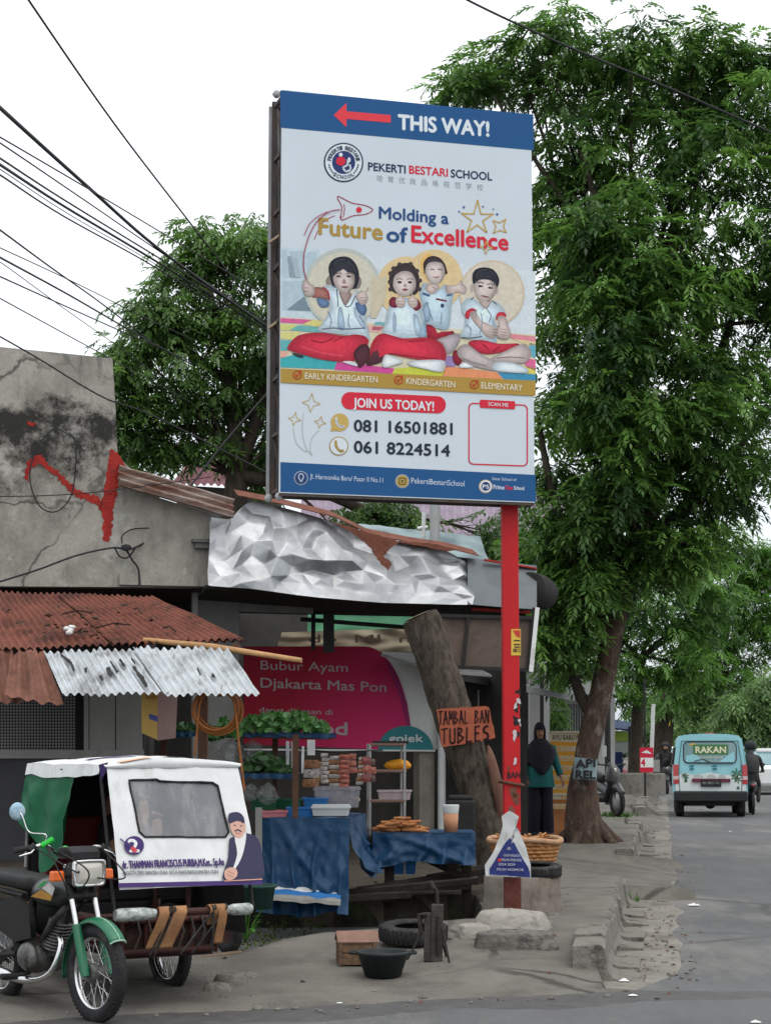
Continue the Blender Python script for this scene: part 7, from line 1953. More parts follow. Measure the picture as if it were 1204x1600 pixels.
# street trees further along
def street_tree(u_base, v_base, Y, blobs, lab, m, r=.25, dens=1.0, name='street_tree', leaf=.2, lean=(0, 0), per=9, trunk_top=None, barkm=M_bark2, length=.38):
    b = P(u_base, 1164, Y); b.z = WALK if Y > 12 else 0
    t = thing(name, b, lab, 'tree', group='street trees along the road')
    bl = blobs_px(blobs, Y, 1, dens, 1.2)
    g = MB(); tp_ = P(*trunk_top, Y) if trunk_top else Vector(bl[0][0])
    branch(g, [b, b.lerp(tp_, .5) + Vector((lean[0], 0, 0)), tp_], [r * 1.2, r, r * .75], Y, 12, .1)
    for c, rr_, k in bl[::2]: limbs(g, tp_, [(c, rr_[0])], r * .4, 3)
    g.build('trunk', barkm, t)
    foliage('crown', m, t, bl, leaf=leaf, n_leaf=9, length=length, per=per, cl_r=.5, tone_sd=.2, bright=.12, w_=.36, tilt=(0, .5))
    return t
t3 = street_tree(988, 1235, 56, [(960, 1010, 40), (1000, 960, 50), (1050, 930, 55), (1090, 900, 45), (1000, 1040, 35), (1045, 1000, 45), (1090, 980, 45), (960, 960, 30), (1120, 940, 35), (945, 1040, 18), (980, 1080, 25), (1030, 1060, 25), (1060, 1040, 30), (1100, 1030, 30), (935, 990, 25)], 'second street tree standing in a concrete planter beyond the big tree', M_leaf3, .18, .65, trunk_top=(1000, 1030))
street_tree(1012, 1200, 78, [(1130, 850, 40), (1170, 880, 45), (1120, 910, 50), (1180, 940, 50), (1120, 980, 45), (1170, 1000, 50), (1080, 1000, 30), (1100, 1050, 35), (1150, 1050, 30), (1210, 900, 50), (1060, 1070, 22), (1040, 1100, 20), (1225, 980, 40)], 'tall pale green tree arching over the road behind the second tree', M_leaf3, .30, .7, leaf=.25, trunk_top=(1050, 1060), length=.5)
street_tree(1030, 1190, 105, [(1075, 1075, 22), (1110, 1080, 22), (1140, 1090, 20), (1060, 1100, 15), (1090, 1105, 14), (1030, 1090, 18), (1010, 1110, 14), (1170, 1080, 16)], 'dark distant tree overhanging the road above the van', M_leaf4, .4, .9, leaf=.35, trunk_top=(1045, 1110), length=.7)
street_tree(1235, 1200, 72, [(1150, 1110, 30), (1190, 1090, 35), (1170, 1130, 26), (1200, 1140, 30), (1230, 1100, 40), (1225, 1060, 30), (1140, 1130, 15)], 'tree with hanging pale green creepers on the far right', M_leaf4, .3, 1.0, leaf=.26, trunk_top=(1215, 1110), length=.7)
t_ = thing('distant_woods', P(1100, 1150, 190), 'blurred grey green tree mass closing the end of the road', 'trees'); props(t_, kind='stuff')
foliage('crown', M_leaf4, t_, blobs_px([(u, random.uniform(1095, 1150), random.uniform(14, 26), random.uniform(-15, 15)) for u in range(1000, 1260, 11)], 190, 1, .10), leaf=.8, n_leaf=8, length=1.3, per=8, cl_r=1.8, w_=.4)
# leaning dead trunk with the painted board
LT = 19.6
lb = P(786, 1372, LT); lb.z = min(lb.z, .45)
dt = thing('dead_trunk', lb, 'leaning sawn off tree trunk carrying an orange painted board', 'tree trunk')
g = MB()
branch(g, [lb - Vector((0, 0, .2)), P(782, 1345, LT), P(760, 1265, LT), P(725, 1170, LT), P(692, 1070, LT), P(664, 985, LT), P(655, 964, LT)], [.26, .23, .205, .20, .195, .19, .185], 5, 64, .10, 16)
for i, p in enumerate(g.v):
    v = Vector(p); k = noise.noise((v.x * 16, v.y * 16, v.z * 3.2)) + .6 * noise.noise((v.x * 34, v.y * 34, v.z * 9)); c_ = P(0, 0, LT)
    g.v[i] = (v.x + .016 * k * (1 if v.x > lerp(-.1, 1.2, (2.6 - v.z) / 2.3) else -1), v.y - .022 * k, v.z)
g.build('trunk', bark('dead_bark', (.085, .07, .055), (.022, .018, .015)), dt)
g = MB(); tp_ = P(655, 962, LT); dd = (P(655, 964, LT) - P(664, 985, LT)).normalized(); g.lathe([(0, .012), (.12, .008), (.17, 0)], tp_, dd, 20); g.build('cut_end', mat('cut_wood', (.22, .17, .12), .9, .3, 12, .5), dt)
g = MB(); branch(g, [P(792, 1350, LT + .1), P(784, 1270, LT - .15), P(768, 1190, LT - .2), P(762, 1165, LT - .15)], [.075, .06, .045, .01], 4, 9, .3); g.build('split_wood', mat('split_wood', (.17, .09, .065), .9, .3, 9, .6, 30, stretch=(1, 1, .3)), dt)
rn = 90
sb = thing('painted_board', P(726, 1168, LT - .25), 'orange board hand painted TAMBAL BAN TUBLES nailed to the dead trunk', 'sign')
SB = Pl(P(726, 1168, LT - .26), (1, 0, 0))
M_obrd = mat('orange_board', (.36, .10, .055), .8, .2, 6, .35, 20, dirt=(.26, .07, .045), damt=.4, dsc=5)
g = MB(); ob = ragged([(681, 1108), (758, 1103), (764, 1105), (766, 1121), (771, 1136), (773, 1153), (755, 1158), (690, 1167), (686, 1134)], .6, 6); prism(g, SB, ob, .015)
g.build('board', M_obrd, sb)
g = MB().mat(mat('brush_black', (.045, .018, .018), .8, .4, 14, 0))
def brush(pl, g, glyphs, x0, dx, y0, h, sl, w_):
    for i, st_ in enumerate(glyphs):
        for s_ in st_: g.stroke(pl, [(x0 + dx * (i + a * .82), y0 + sl * (i + a) - h * b + random.uniform(-.5, .5)) for a, b in s_], w_ * random.uniform(.8, 1.2), 2, 2 if len(s_) > 2 else 0)
GL = {'T': [[(0, 1), (.95, 1.02)], [(.45, 1), (.42, 0)]], 'A': [[(0, 0), (.4, 1)], [(.4, 1), (.85, 0)], [(.15, .35), (.7, .38)]], 'M': [[(0, 0), (.1, 1)], [(.1, 1), (.45, .4)], [(.45, .4), (.8, 1)], [(.8, 1), (.9, 0)]], 'B': [[(0, 0), (.05, 1)], [(.05, 1), (.6, .85), (.1, .52)], [(.1, .52), (.8, .3), (0, 0)]], 'L': [[(.1, 1), (.05, 0)], [(.05, 0), (.8, .05)]], 'N': [[(0, 0), (.05, 1)], [(.05, 1), (.7, 0)], [(.7, 0), (.75, 1)]], ' ': [],
      'U': [[(.05, 1), (.1, .1), (.45, 0), (.75, .12), (.75, 1)]], 'E': [[(.1, 1), (.1, 0)], [(.1, 1), (.75, 1)], [(.1, .5), (.6, .55)], [(.1, 0), (.8, .04)]], 'S': [[(.75, .95), (.2, .9), (.15, .6), (.7, .45), (.7, .1), (.1, .05)]]}
brush(SB, g, [GL[c] for c in 'TAMBAL BAN'], 685, 8.1, 1132, 20, -.28, 2.2)
brush(SB, g, [GL[c] for c in 'TUBLES'], 689, 13, 1163, 23, -1.1, 3.0)
g.build('lettering', None, sb)
# ------------------------------------------------------------ shops to the right of the pole
M_sig = mat('brown_signback', (.115, .085, .07), .8, .25, 3, .2, 12, dirt=(.06, .045, .04), damt=.45, dsc=2.5)
SGP = Pl(P(760, 1000, 22.6), (math.cos(R(17)), math.sin(R(17)), 0))
z_ = thing('sign_back', P(760, 1045, 22.6), 'brown weathered back of a framed shop sign under the eaves', 'sign')
g = MB(); prism(g, SGP, [(684, 962), (834, 966), (822, 1046), (716, 1042)], .05); g.build('panel', M_sig, z_)
g = MB(); 
for a, b in (((834, 950), (824, 1050)), ((730, 962), (722, 1042)), ((684, 962), (834, 966)), ((716, 1043), (822, 1047))): g.beam(SGP.px(*a, .03), SGP.px(*b, .03), .04 if a[0] != 834 else .06)
g.build('frame', M_black, z_)
g = MB(); g.beam(SGP.px(836, 950, .06), SGP.px(826, 1050, .06), .05); g.build('edge_strip', M_white, z_)
M_awn = mat('grey_awning', (.20, .20, .20), .7, .15, 3, .2, dirt=(.10, .10, .10), damt=.4, dsc=3)
A0, A1 = P(712, 1056, 23.2), P(896, 1091, 29.5)
z_ = thing('shop_awning', A0, 'long thin grey awning running back beside the red pole', 'awning')
g = MB(); q = Vector((-.9, .25, .28)); g.slab([A0, A1, A1 + q, A0 + q], .03); g.build('sheet', M_awn, z_)
g = MB(); g.beam(A0, A1, .03, .09); g.build('edge', M_awn, z_)
g = MB(); B0 = P(700, 1050, 23.0); g.slab([B0, P(768, 1055, 23.0), P(752, 1046, 23.6), P(690, 1042, 23.6)], .02); g.build('flap', M_white, z_)
# shopfront behind: pale columns, dark windows
rs = thing('corner_shop', P(850, 1290, 31), 'pale corner shop with grey columns behind the woman', 'building')
def wallbox(g, u0, u1, v0, v1, Y, th=.3): pbox(g, Pl((0, Y, 0), (1, 0, 0)), u0, v0, u1, v1, th)
M_pale = mat('pale_column', (.36, .37, .37), .8, .12, 3, .15, dirt=(.28, .28, .27), damt=.35, dsc=3)
g = MB(); wallbox(g, 640, 720, 1040, 1310, 30, .2); wallbox(g, 827, 843, 960, 1310, 31); wallbox(g, 849, 858, 1030, 1310, 33); wallbox(g, 806, 850, 1050, 1060, 30.5); split_build(g, 'column', M_pale, rs)
g = MB(); wallbox(g, 690, 880, 930, 1300, 36, .2); g.build('wall', M_grey, rs)
g = MB(); wallbox(g, 812, 826, 1070, 1300, 33.5, .05); wallbox(g, 843, 849, 1040, 1300, 33, .05); wallbox(g, 700, 800, 1085, 1320, 34, .05); split_build(g, 'window', M_dark, rs)
g = MB(); wallbox(g, 868, 960, 1062, 1085, 52, 4); wallbox(g, 872, 960, 1090, 1240, 53, .3); g.build('rear_wing', mat('grey_concrete', (.26, .265, .265), .85, .15, 1, .1), rs)
g = MB()
for i in range(7): u = 884 + i * 4; g.beam(P(u, 1100, 52), P(u, 1150, 52), .05)
g.build('grille', M_black, rs)
# posters
def board(name, u0, v0, u1, v1, Y, m, lab, cat='sign', prints=(), th=.03, frame=None, rot=0.0):
    pl = Pl(P((u0 + u1) / 2, v1, Y), (math.cos(rot), math.sin(rot), 0))
    z_ = thing(name, pl.px((u0 + u1) / 2, v1), lab, cat)
    g = MB(); pbox(g, pl, u0, v0, u1, v1, th); bo = g.build('board', m, z_)
    if frame:
        g = MB(); 
        for a, b in (((u0, v0), (u1, v0)), ((u1, v0), (u1, v1)), ((u1, v1), (u0, v1)), ((u0, v1), (u0, v0))): g.beam(pl.px(*a), pl.px(*b), .035)
        g.build('frame', frame, z_)
    if prints:
        g = MB()
        for pr in prints:
            g.mat(pr[0])
            if pr[1] == 't': g.text(pl, *pr[2:])
            else: g.poly(pl, pr[2], pr[3])
        g.build('print', None, z_)
    return z_
M_pblue = flat('poster_blue', (.03, .13, .22)); M_pblue2 = flat('poster_light_blue', (.10, .30, .42)); M_yel = flat('poster_yellow', (.55, .42, .02)); M_porg = flat('menu_orange', (.58, .27, .03)); M_pcream = flat('menu_cream', (.50, .45, .33))
board('blue_poster', 748, 1078, 793, 1133, 25, M_pblue, 'blue shop poster with light rays between dead trunk and red pole', prints=[(M_pblue2, 'p', [(750, 1080), (793, 1080), (793, 1096)], 1), (M_pblue2, 'p', [(750, 1084), (780, 1118), (768, 1120)], 1), (M_pblue2, 'p', [(750, 1082), (793, 1104), (793, 1112)], 1), (M_white, 't', 'STATION', (748, 1125), (787, 1125), 8, 2, .02)], frame=M_white)
board('yellow_poster', 768, 1142, 796, 1165, 25.2, M_yel, 'small yellow shop poster below the blue one', prints=[(M_blk, 't', 'BBAT', (771, 1151), (789, 1151), 7, 2, .04), (M_blk, 't', 'SERVIS', (772, 1161), (790, 1161), 5, 2, .03)])
rows = ['SATE PADANG', 'NASI GORENG', 'ES KELAPA', 'BAKSO MIE', 'AYAM GORENG', 'LONTONG', 'ES TELER']
pr = [(M_pcream, 'p', [(860, 1146), (905, 1147), (904, 1160), (860, 1158)], 1), (M_brown, 't', 'AYU BARU P', (862, 1156), (903, 1156), 8, 2, .02)]
for i, t in enumerate(('NASI CITO', 'ELAGA', 'BAKSO', 'ZAKI', 'LONTONG', 'JUS', 'ES BUAH')): pr += [(M_pcream, 'p', [(860, 1166 + i * 15), (903, 1166 + i * 15), (903, 1174 + i * 15), (860, 1174 + i * 15)], 1), (M_porg, 't', t, (862 + (i % 3) * 6, 1173 + i * 15), (892 + (i % 2) * 7, 1173 + i * 15), 6, 2, .02)]
mz = board('menu_board', 858, 1144, 906, 1241, 29.6, M_porg, 'orange menu board with cream lines between the woman and big tree', prints=pr, th=.04, frame=M_pcream)
g = MB(); wallbox(g, 862, 935, 1243, 1308, 29.9, .5); props(g.build('food_cart', mat('orange_wood', (.36, .15, .06), .8, .2, 5, .2), bevel=.01), 'orange wooden food cart base under the menu board', 'cart')
board('hanging_notice', 940, 1165, 947, 1182, 29, M_white, 'small white notice on the right of the big trunk', 'notice')
# ivy column
iv = thing('ivy_vine', P(868, 1150, 34), 'green ivy hanging on a post behind the red pole', 'vine')
foliage('leaves', M_leaf3, iv, blobs_px([(868, v, 8, 0) for v in range(1050, 1150, 12)], 34, 1, 2.2), leaf=.1, n_leaf=7, length=.16, per=8, cl_r=.12)

# ------------------------------------------------------------ woman in a headscarf
WY = 29.2; wx = P(843, 1164, WY).x
wo = thing('person', (wx, WY, .28), 'woman in dark headscarf and teal top standing behind the wicker basket', 'person')
M_skinw = mat('skin', (.33, .18, .12), .55, .1, 6, .03); M_scarf = mat('black_scarf', (.022, .02, .028), .85, .25, 5, .2, 20); M_teal = mat('teal_cloth', (.015, .105, .105), .85, .15, 6, .2, 25); M_trou = mat('dark_navy_cloth', (.012, .012, .022), .9, .2, 6, .15)
# local coordinates of the woman, facing the camera (-y)
J = [((0, 0, .88), (.13, .10)), ((0, 0, 1.05), (.12, .09)), ((0, 0, 1.22), (.14, .10)), ((0, 0, 1.36), (.10, .08)), ((0, 0, 1.43), .05), ((0, -.01, 1.50), .062), ((0, -.015, 1.57), (.074, .085)), ((0, -.005, 1.635), (.062, .07)),
     ((-.165, 0, 1.34), .052), ((-.205, .01, 1.10), .042), ((-.215, -.04, .90), .034), ((-.215, -.055, .84), .026), ((-.21, -.06, .77), .018),
     ((.165, 0, 1.34), .052), ((.235, .01, 1.10), .042), ((.30, -.03, .92), .034), ((.325, -.045, .865), .026), ((.345, -.055, .80), .018),
     ((-.085, 0, .80), .085), ((-.09, -.01, .46), .060), ((-.09, .01, .10), .042), ((-.09, -.02, .035), .035), ((-.095, -.13, .03), .03), ((.085, 0, .80), .085), ((.095, -.02, .46), .060), ((.10, .0, .10), .042), ((.10, -.03, .035), .035), ((.11, -.14, .03), .03)]
E_ = [(0, 1), (1, 2), (2, 3), (3, 4), (4, 5), (5, 6), (6, 7), (2, 8), (8, 9), (9, 10), (10, 11), (11, 12), (2, 13), (13, 14), (14, 15), (15, 16), (16, 17), (0, 18), (18, 19), (19, 20), (20, 21), (21, 22), (0, 23), (23, 24), (24, 25), (25, 26), (26, 27)]
skin_fig('body', M_skinw, wo, J, E_, None)
W = lambda x, y, z: Vector((wx + x, WY + y, .28 + z))
# fingers
g = MB()
for s, bx, bz_h in ((-1, -.212, .80), (1, .338, .83)):
    for i in range(4):
        x = bx + (i - 1.5) * .012; l_ = (.065, .075, .07, .055)[i]
        g.tube([W(x, -.06, bz_h), W(x + .004 * s, -.065, bz_h - l_ * .5), W(x + .002 * s, -.055, bz_h - l_)], [.008, .0075, .006], 6)
    g.tube([W(bx - .022 * s, -.06, bz_h + .03), W(bx - .035 * s, -.075, bz_h), W(bx - .034 * s, -.08, bz_h - .025)], [.01, .009, .007], 6)
g.build('fingers', M_skinw, wo)
# face
g = MB().mat(flat('eye_dark', (.02, .015, .015)))
for s in (-1, 1): g.ball(W(s * .031, -.092, 1.575), .010, 8, 6, (1.3, .6, .7)); g.tube([W(s * .016, -.096, 1.597), W(s * .032, -.097, 1.602), W(s * .048, -.088, 1.597)], .004, 5)
g.mat(M_skinw); g.tube([W(0, -.093, 1.58), W(0, -.112, 1.545), W(0, -.10, 1.535)], [.009, .015, .012], 8)
g.mat(flat('lips', (.16, .05, .045))); g.tube([W(-.022, -.086, 1.508), W(0, -.095, 1.51), W(.022, -.086, 1.508)], [.004, .007, .004], 6)
g.build('face', None, wo)
# tunic, trousers, scarf
def garment(rows, n=40, fold=.02, seed=0, kf=7):
    g = MB(); vs = []
    for (z, rx, ry, ox, oy) in rows:
        for j in range(n):
            t = 2 * math.pi * j / n; f = 1 + fold * math.sin(kf * t + seed + z * 3) + fold * noise.noise((math.cos(t) * 2, math.sin(t) * 2, z * 4 + seed))
            vs.append(W(ox + rx * f * math.cos(t), oy + ry * f * math.sin(t), z))
    fs = [(i * n + j, i * n + (j + 1) % n, (i + 1) * n + (j + 1) % n, (i + 1) * n + j) for i in range(len(rows) - 1) for j in range(n)]
    g.add(vs, fs, True); return g
g = garment([(.74, .215, .15, 0, 0), (.80, .21, .15, 0, 0), (.95, .19, .135, 0, 0), (1.1, .18, .125, 0, 0), (1.28, .185, .12, 0, 0), (1.37, .14, .10, 0, 0), (1.42, .07, .07, 0, 0)], 40, .03, 1)
for s, pts in ((-1, [(-.16, 0, 1.345), (-.212, .01, 1.10), (-.222, -.03, .91)]), (1, [(.16, 0, 1.345), (.24, .01, 1.10), (.305, -.03, .92)])): g.tube(catmull([W(*p) for p in pts], 5, False), [.075, .072, .068, .065, .062, .06, .058, .055, .054, .053, .052], 14)
g.build('tunic', M_teal, wo)
g = MB()
for s in (-1, 1):
    g.tube(catmull([W(s * .07, 0, .90), W(s * .09, 0, .72), W(s * .097, -.01, .44), W(s * .10, .01, .06)], 5, False), [.105, .105, .105, .10, .10, .098, .095, .093, .09, .09, .092, .095, .098, .10, .10, .10], 16)
g.build('trousers', M_trou, wo)
g = MB(); n = 44; vs = []
rows = [(1.0, .17, .165, .05), (1.08, .215, .17, .02), (1.20, .245, .165, 0), (1.31, .235, .15, .0), (1.39, .16, .12, 0), (1.46, .095, .10, -.004), (1.53, .094, .105, -.004), (1.60, .092, .107, -.002), (1.66, .075, .09, .005), (1.70, .035, .045, .01), (1.706, .002, .002, .012)]
for z, rx, ry, dz in rows:
    for j in range(n):
        t = 2 * math.pi * j / n + math.pi / 2; back = (1 + math.sin(t)) / 2
        f = 1 + .025 * math.sin(9 * t + z * 2) * (z < 1.45)
        vs.append(W(rx * f * math.cos(t), ry * f * math.sin(t) + (.012 if z > 1.45 else 0), z + dz * math.cos(2 * t) + (0 if z > 1.2 else .03 * math.cos(3 * t + 1))))
fs = []
for i in range(len(rows) - 1):
    for j in range(n):
        t = 2 * math.pi * (j + .5) / n + math.pi / 2
        if 5 <= i <= 6 and math.sin(t) < -.70: continue
        fs.append((i * n + j, i * n + (j + 1) % n, (i + 1) * n + (j + 1) % n, (i + 1) * n + j))
g.add(vs, fs, True); o = g.build('headscarf', M_scarf, wo); q = o.modifiers.new('s', 'SOLIDIFY'); q.thickness = .008
g = MB()
for s in (-1, 1): g.tube([W(s * .095 + .005 * s, -.02, .03), W(s * .10, -.10, .03), W(s * .11, -.17, .025)], [.045, .045, .03], 10)
g.build('shoes', M_black, wo)

# ------------------------------------------------------------ van
VY = 44.6; vx = P(1108, 1164, VY).x
VROT = R(-7.7)
vn = thing('delivery_van', (vx, VY, 0), 'pale blue and white delivery van marked RAKAN seen from behind', 'van', rz=VROT)
VM = ROOTM[vn.name]; V3 = lambda x, y, z: VM @ Vector((x, y, z))      # y forward away from the camera, x right
M_vblue = mat('van_blue', (.24, .52, .58), .35, .05, 2, .02, 10, spec=.6); M_vwhite = mat('van_white', (.62, .67, .67), .35, .06, 3, .02, spec=.6); M_vblk = mat('van_black_plastic', (.02, .021, .022), .6, .15, 6, .1); M_vglass = mat('van_glass', (.16, .28, .30), .12, .12, 3, .02, spec=.8)
HW = .845; LEN = 4.0
sec = [(-.80, .36), (-.845, .52), (-.845, .98), (-.825, 1.15), (-.775, 1.55), (-.735, 1.78), (-.66, 1.865), (-.4, 1.90), (0, 1.91)]
full = sec + [(-x, z) for x, z in reversed(sec[:-1])]
g = MB()
ys = [(0, 1.0, 1.0), (.03, 1.0, 1.0), (.5, 1.0, 1.0), (2.6, 1.0, 1.0), (3.3, .98, .8), (4.0, .93, .55)]
rings = []
for y, kx, kz_ in ys:
    rings.append([V3(x * kx, y + (max(0, (z - 1.0)) * .10 if y < .1 else 0), .36 + (z - .36) * kz_ if z > .36 else z) for x, z in full])
n = len(full); vs = sum(rings, []); 
g.mat(M_vblue)
for i in range(len(rings) - 1):
    for j in range(n - 1):
        pass
g.add(vs, [(i * n + j, i * n + j + 1, (i + 1) * n + j + 1, (i + 1) * n + j) for i in range(len(rings) - 1) for j in range(n - 1)], True)
g.add(rings[0], [tuple(range(n - 1, -1, -1))]); g.add(rings[-1], [tuple(range(n))]); g.add([V3(x, y, .36) for x, y in ((-.8, 0), (.8, 0), (.8, 4), (-.8, 4))], [(0, 1, 2, 3)])
g.build('body', None, vn)
VR = Pl(V3(0, -.002, 0), VM.to_3x3() @ Vector((1, 0, 0)), VM.to_3x3() @ Vector((0, .10 * .9, .9)))
VRl = Pl(V3(0, -.004, 0), VM.to_3x3() @ Vector((1, 0, 0)))
def vp(pl, pts, n): return [pl.pt(x, z - (0 if pl is VRl else 0), n) for x, z in pts]
def vpoly(g, pts, lay, up=False):
    q = [V3(x, -.004 - lay * .003 + max(0, z - 1.0) * .10, z) for x, z in pts]
    ar = sum(pts[i][0] * pts[(i + 1) % len(pts)][1] - pts[(i + 1) % len(pts)][0] * pts[i][1] for i in range(len(pts)))
    if ar < 0: q.reverse()
    g.add(q, [tuple(range(len(q)))])
def vrr(x0, z0, x1, z1, r, n=5): return [(cx + r * math.cos(t), cz + r * math.sin(t)) for cx, cz, t0 in ((x1 - r, z1 - r, 0), (x0 + r, z1 - r, 1), (x0 + r, z0 + r, 2), (x1 - r, z0 + r, 3)) for t in [math.pi / 2 * (t0 + k / n) for k in range(n + 1)]]
g = MB().mat(M_vwhite)
vpoly(g, [(-.80, .60), (.80, .60), (.80, .80), (.70, .99), (.30, .96), (.0, 1.02), (-.35, .96), (-.62, 1.03), (-.80, .90)], 1)
g.mat(flat('smudge_grey', (.45, .47, .46)))
for x, w_ in ((-.28, .13), (.02, .12), (.26, .10)): vpoly(g, [(x - w_, .84), (x + w_, .84), (x + w_ * .8, .94), (x, .99), (x - w_ * .7, .95)], 2)
dk = g.build('tailgate_print', None, vn)
g = MB().mat(flat('seam_dark', (.06, .12, .13)))
def vline(g, pts, w_, lay):
    for (x0, z0), (x1, z1) in zip(pts, pts[1:]):
        d = Vector((x1 - x0, z1 - z0)); 
        if d.length < 1e-6: continue
        d.normalize(); q = Vector((-d.y, d.x)) * w_ / 2
        vpoly(g, [(x0 - q.x, z0 - q.y), (x1 - q.x, z1 - q.y), (x1 + q.x, z1 + q.y), (x0 + q.x, z0 + q.y)], lay)
vline(g, [(-.70, .58), (-.72, .98), (-.70, 1.3), (-.64, 1.74), (.64, 1.74), (.70, 1.3), (.72, .98), (.70, .58), (-.70, .58)], .018, 2)
g.build('tailgate_seam', None, vn)
g = MB().mat(M_vblk); q = vrr(-.60, 1.24, .60, 1.72, .10); vline(g, q + [q[0]], .022, 4); wf = g.build('window_seal', None, vn)
g = MB().mat(M_vglass); vpoly(g, vrr(-.60, 1.24, .60, 1.72, .10), 3); g.mat(M_vblue); vpoly(g, [(-.55, 1.26), (-.1, 1.26), (-.35, 1.44), (-.55, 1.4)], 4); vpoly(g, [(.2, 1.26), (.55, 1.26), (.55, 1.5), (.4, 1.4)], 4)
rg = g.build('rear_window', None, vn)
g = MB().mat(flat('print_green', (.06, .17, .06))); vpoly(g, vrr(-.38, 1.43, .42, 1.66, .03), 5); g.mat(flat('print_cream', (.62, .62, .44)))
vs_, fs_ = text_geo('RAKAN', .03); x0 = min(p[0] for p in vs_); x1 = max(p[0] for p in vs_)
g.add([V3(-.33 + (x - x0) / (x1 - x0) * .70, -.004 - .021 + (.46 + y / .73 * .155) * .10 + .0, 1.47 + y / .73 * .15) for x, y in vs_], fs_)
vs_, fs_ = text_geo('TUKANG SAYUR', .0); x0 = min(p[0] for p in vs_); x1 = max(p[0] for p in vs_)
g.add([V3(-.25 + (x - x0) / (x1 - x0) * .55, -.004 - .021 + (.35 + y * .06) * .10, 1.35 + y / .73 * .035) for x, y in vs_], fs_)
g.mat(flat('mustard_print', (.45, .33, .08)))
vpoly(g, [(-.50, 1.66), (-.38, 1.70), (-.30, 1.66), (-.42, 1.63)], 4)
g.mat(flat('print_leaf', (.04, .13, .06)))
for cx, cz, k in ((-.56, .93, 1), (.60, 1.0, 1.6), (-.60, .96, .8), (.56, .92, 1.2), (.62, .86, 1.2)):
    for i in range(6):
        t = i * 1.05 + cx; vpoly(g, [(cx, cz), (cx + .05 * k * math.cos(t - .3), cz + .05 * k * math.sin(t - .3)), (cx + .10 * k * math.cos(t), cz + .09 * k * math.sin(t)), (cx + .05 * k * math.cos(t + .3), cz + .05 * k * math.sin(t + .3))], 3)
vpoly(g, [(-.60, .80), (-.52, .80), (-.54, .90), (-.58, .90)], 3); vpoly(g, [(.58, .64), (.66, .64), (.64, .71), (.60, .70)], 3)
g.mat(flat('print_dark_blue', (.03, .18, .22)))
for x, z in ((-.42, 1.17), (-.42, 1.10), (.10, 1.17), (.10, 1.10)): vpoly(g, [(x - .05, z - .022), (x + .05, z - .022), (x + .05, z + .022), (x - .05, z + .022)], 3)
g.build('livery_print', None, vn)
M_tail = mat('tail_red', (.38, .02, .025), .25, .1, 5, .02, spec=.7); M_tailw = mat('tail_clear', (.55, .42, .42), .25, .1, 5, .02, spec=.7)
for s in (-1, 1):
    g = MB().mat(M_tail); 
    for z0, z1, m in ((.94, 1.20, M_tail), (.86, .94, M_tailw), (.76, .86, M_tail)):
        g.mat(m); x0, x1 = sorted((s * .725, s * .845)); g.hexa([V3(x0, -.025, z0), V3(x1, -.01, z0), V3(x1, .06, z0), V3(x0, .06, z0), V3(x0, -.025 + max(0, z1 - 1) * .1, z1), V3(x1 - .01 * s, -.01 + max(0, z1 - 1) * .1, z1), V3(x1 - .01 * s, .06, z1), V3(x0, .06, z1)])
    g.build('tail_light', None, vn)
g = MB(); g.hexa([V3(-.82, -.09, .36), V3(.82, -.09, .36), V3(.84, .1, .36), V3(-.84, .1, .36), V3(-.84, -.07, .585), V3(.84, -.07, .585), V3(.85, .1, .60), V3(-.85, .1, .60)]); g.build('bumper', M_vblk, vn, bevel=.03)
g = MB(); g.hexa([V3(-.42, -.05, .80), V3(.45, -.05, .80), V3(.45, .02, .80), V3(-.42, .02, .80), V3(-.42, -.035, .88), V3(.45, -.035, .88), V3(.45, .02, .88), V3(-.42, .02, .88)]); g.build('garnish', mat('maroon_trim', (.10, .02, .04), .4), vn)
g = MB(); g.hexa([V3(-.22, -.055, .70), V3(.24, -.055, .70), V3(.24, .0, .70), V3(-.22, .0, .70), V3(-.22, -.055, .85), V3(.24, -.055, .85), V3(.24, 0, .85), V3(-.22, 0, .85)]); pt_ = g.build('number_plate', M_vblk, vn)
g = MB(); vs_, fs_ = text_geo('BK 8051 FU', .0); x0 = min(p[0] for p in vs_); x1 = max(p[0] for p in vs_); g.add([V3(-.18 + (x - x0) / (x1 - x0) * .38, -.058, .755 + y * .085) for x, y in vs_], fs_); g.build('plate_lettering', flat('plate_grey', (.3, .3, .3)), pt_)
for nm, xs_, y in (('rear_wheel', (-.70, .70), .62), ('front_wheel', (-.70, .70), 3.1)):
    for x in xs_:
        g = MB(); c = V3(x, y, .30); ax = VM.to_3x3() @ Vector((1, 0, 0)); g.lathe([(.0, -.08), (.18, -.08), (.20, -.10), (.28, -.095), (.30, -.06), (.30, .06), (.28, .095), (.20, .10), (.18, .08), (0, .08)], c, ax, 28); g.build(nm, M_rub, vn)
g = MB(); g.hexa([V3(-.5, .1, .26), V3(.5, .1, .26), V3(.5, 3.6, .26), V3(-.5, 3.6, .26), V3(-.7, .1, .40), V3(.7, .1, .40), V3(.7, 3.6, .4), V3(-.7, 3.6, .4)]); g.tube([V3(-.65, .62, .30), V3(.65, .62, .30)], .06, 8); g.ball(V3(0, .62, .30), .13, 12, 8); g.build('underbody', M_dark, vn)
g = MB(); g.tube([V3(.02, -.02 + .025, 1.24), V3(-.16, -.03 + .035, 1.33), V3(-.36, -.03 + .028, 1.28)], .009, 6); g.build('wiper', M_vblk, vn)
g = MB(); g.hexa([V3(-.12, .16, 1.86), V3(.12, .16, 1.86), V3(.12, .24, 1.88), V3(-.12, .24, 1.88), V3(-.11, .17, 1.925), V3(.11, .17, 1.925), V3(.11, .24, 1.93), V3(-.11, .24, 1.93)]); g.build('brake_light', M_tail, vn)
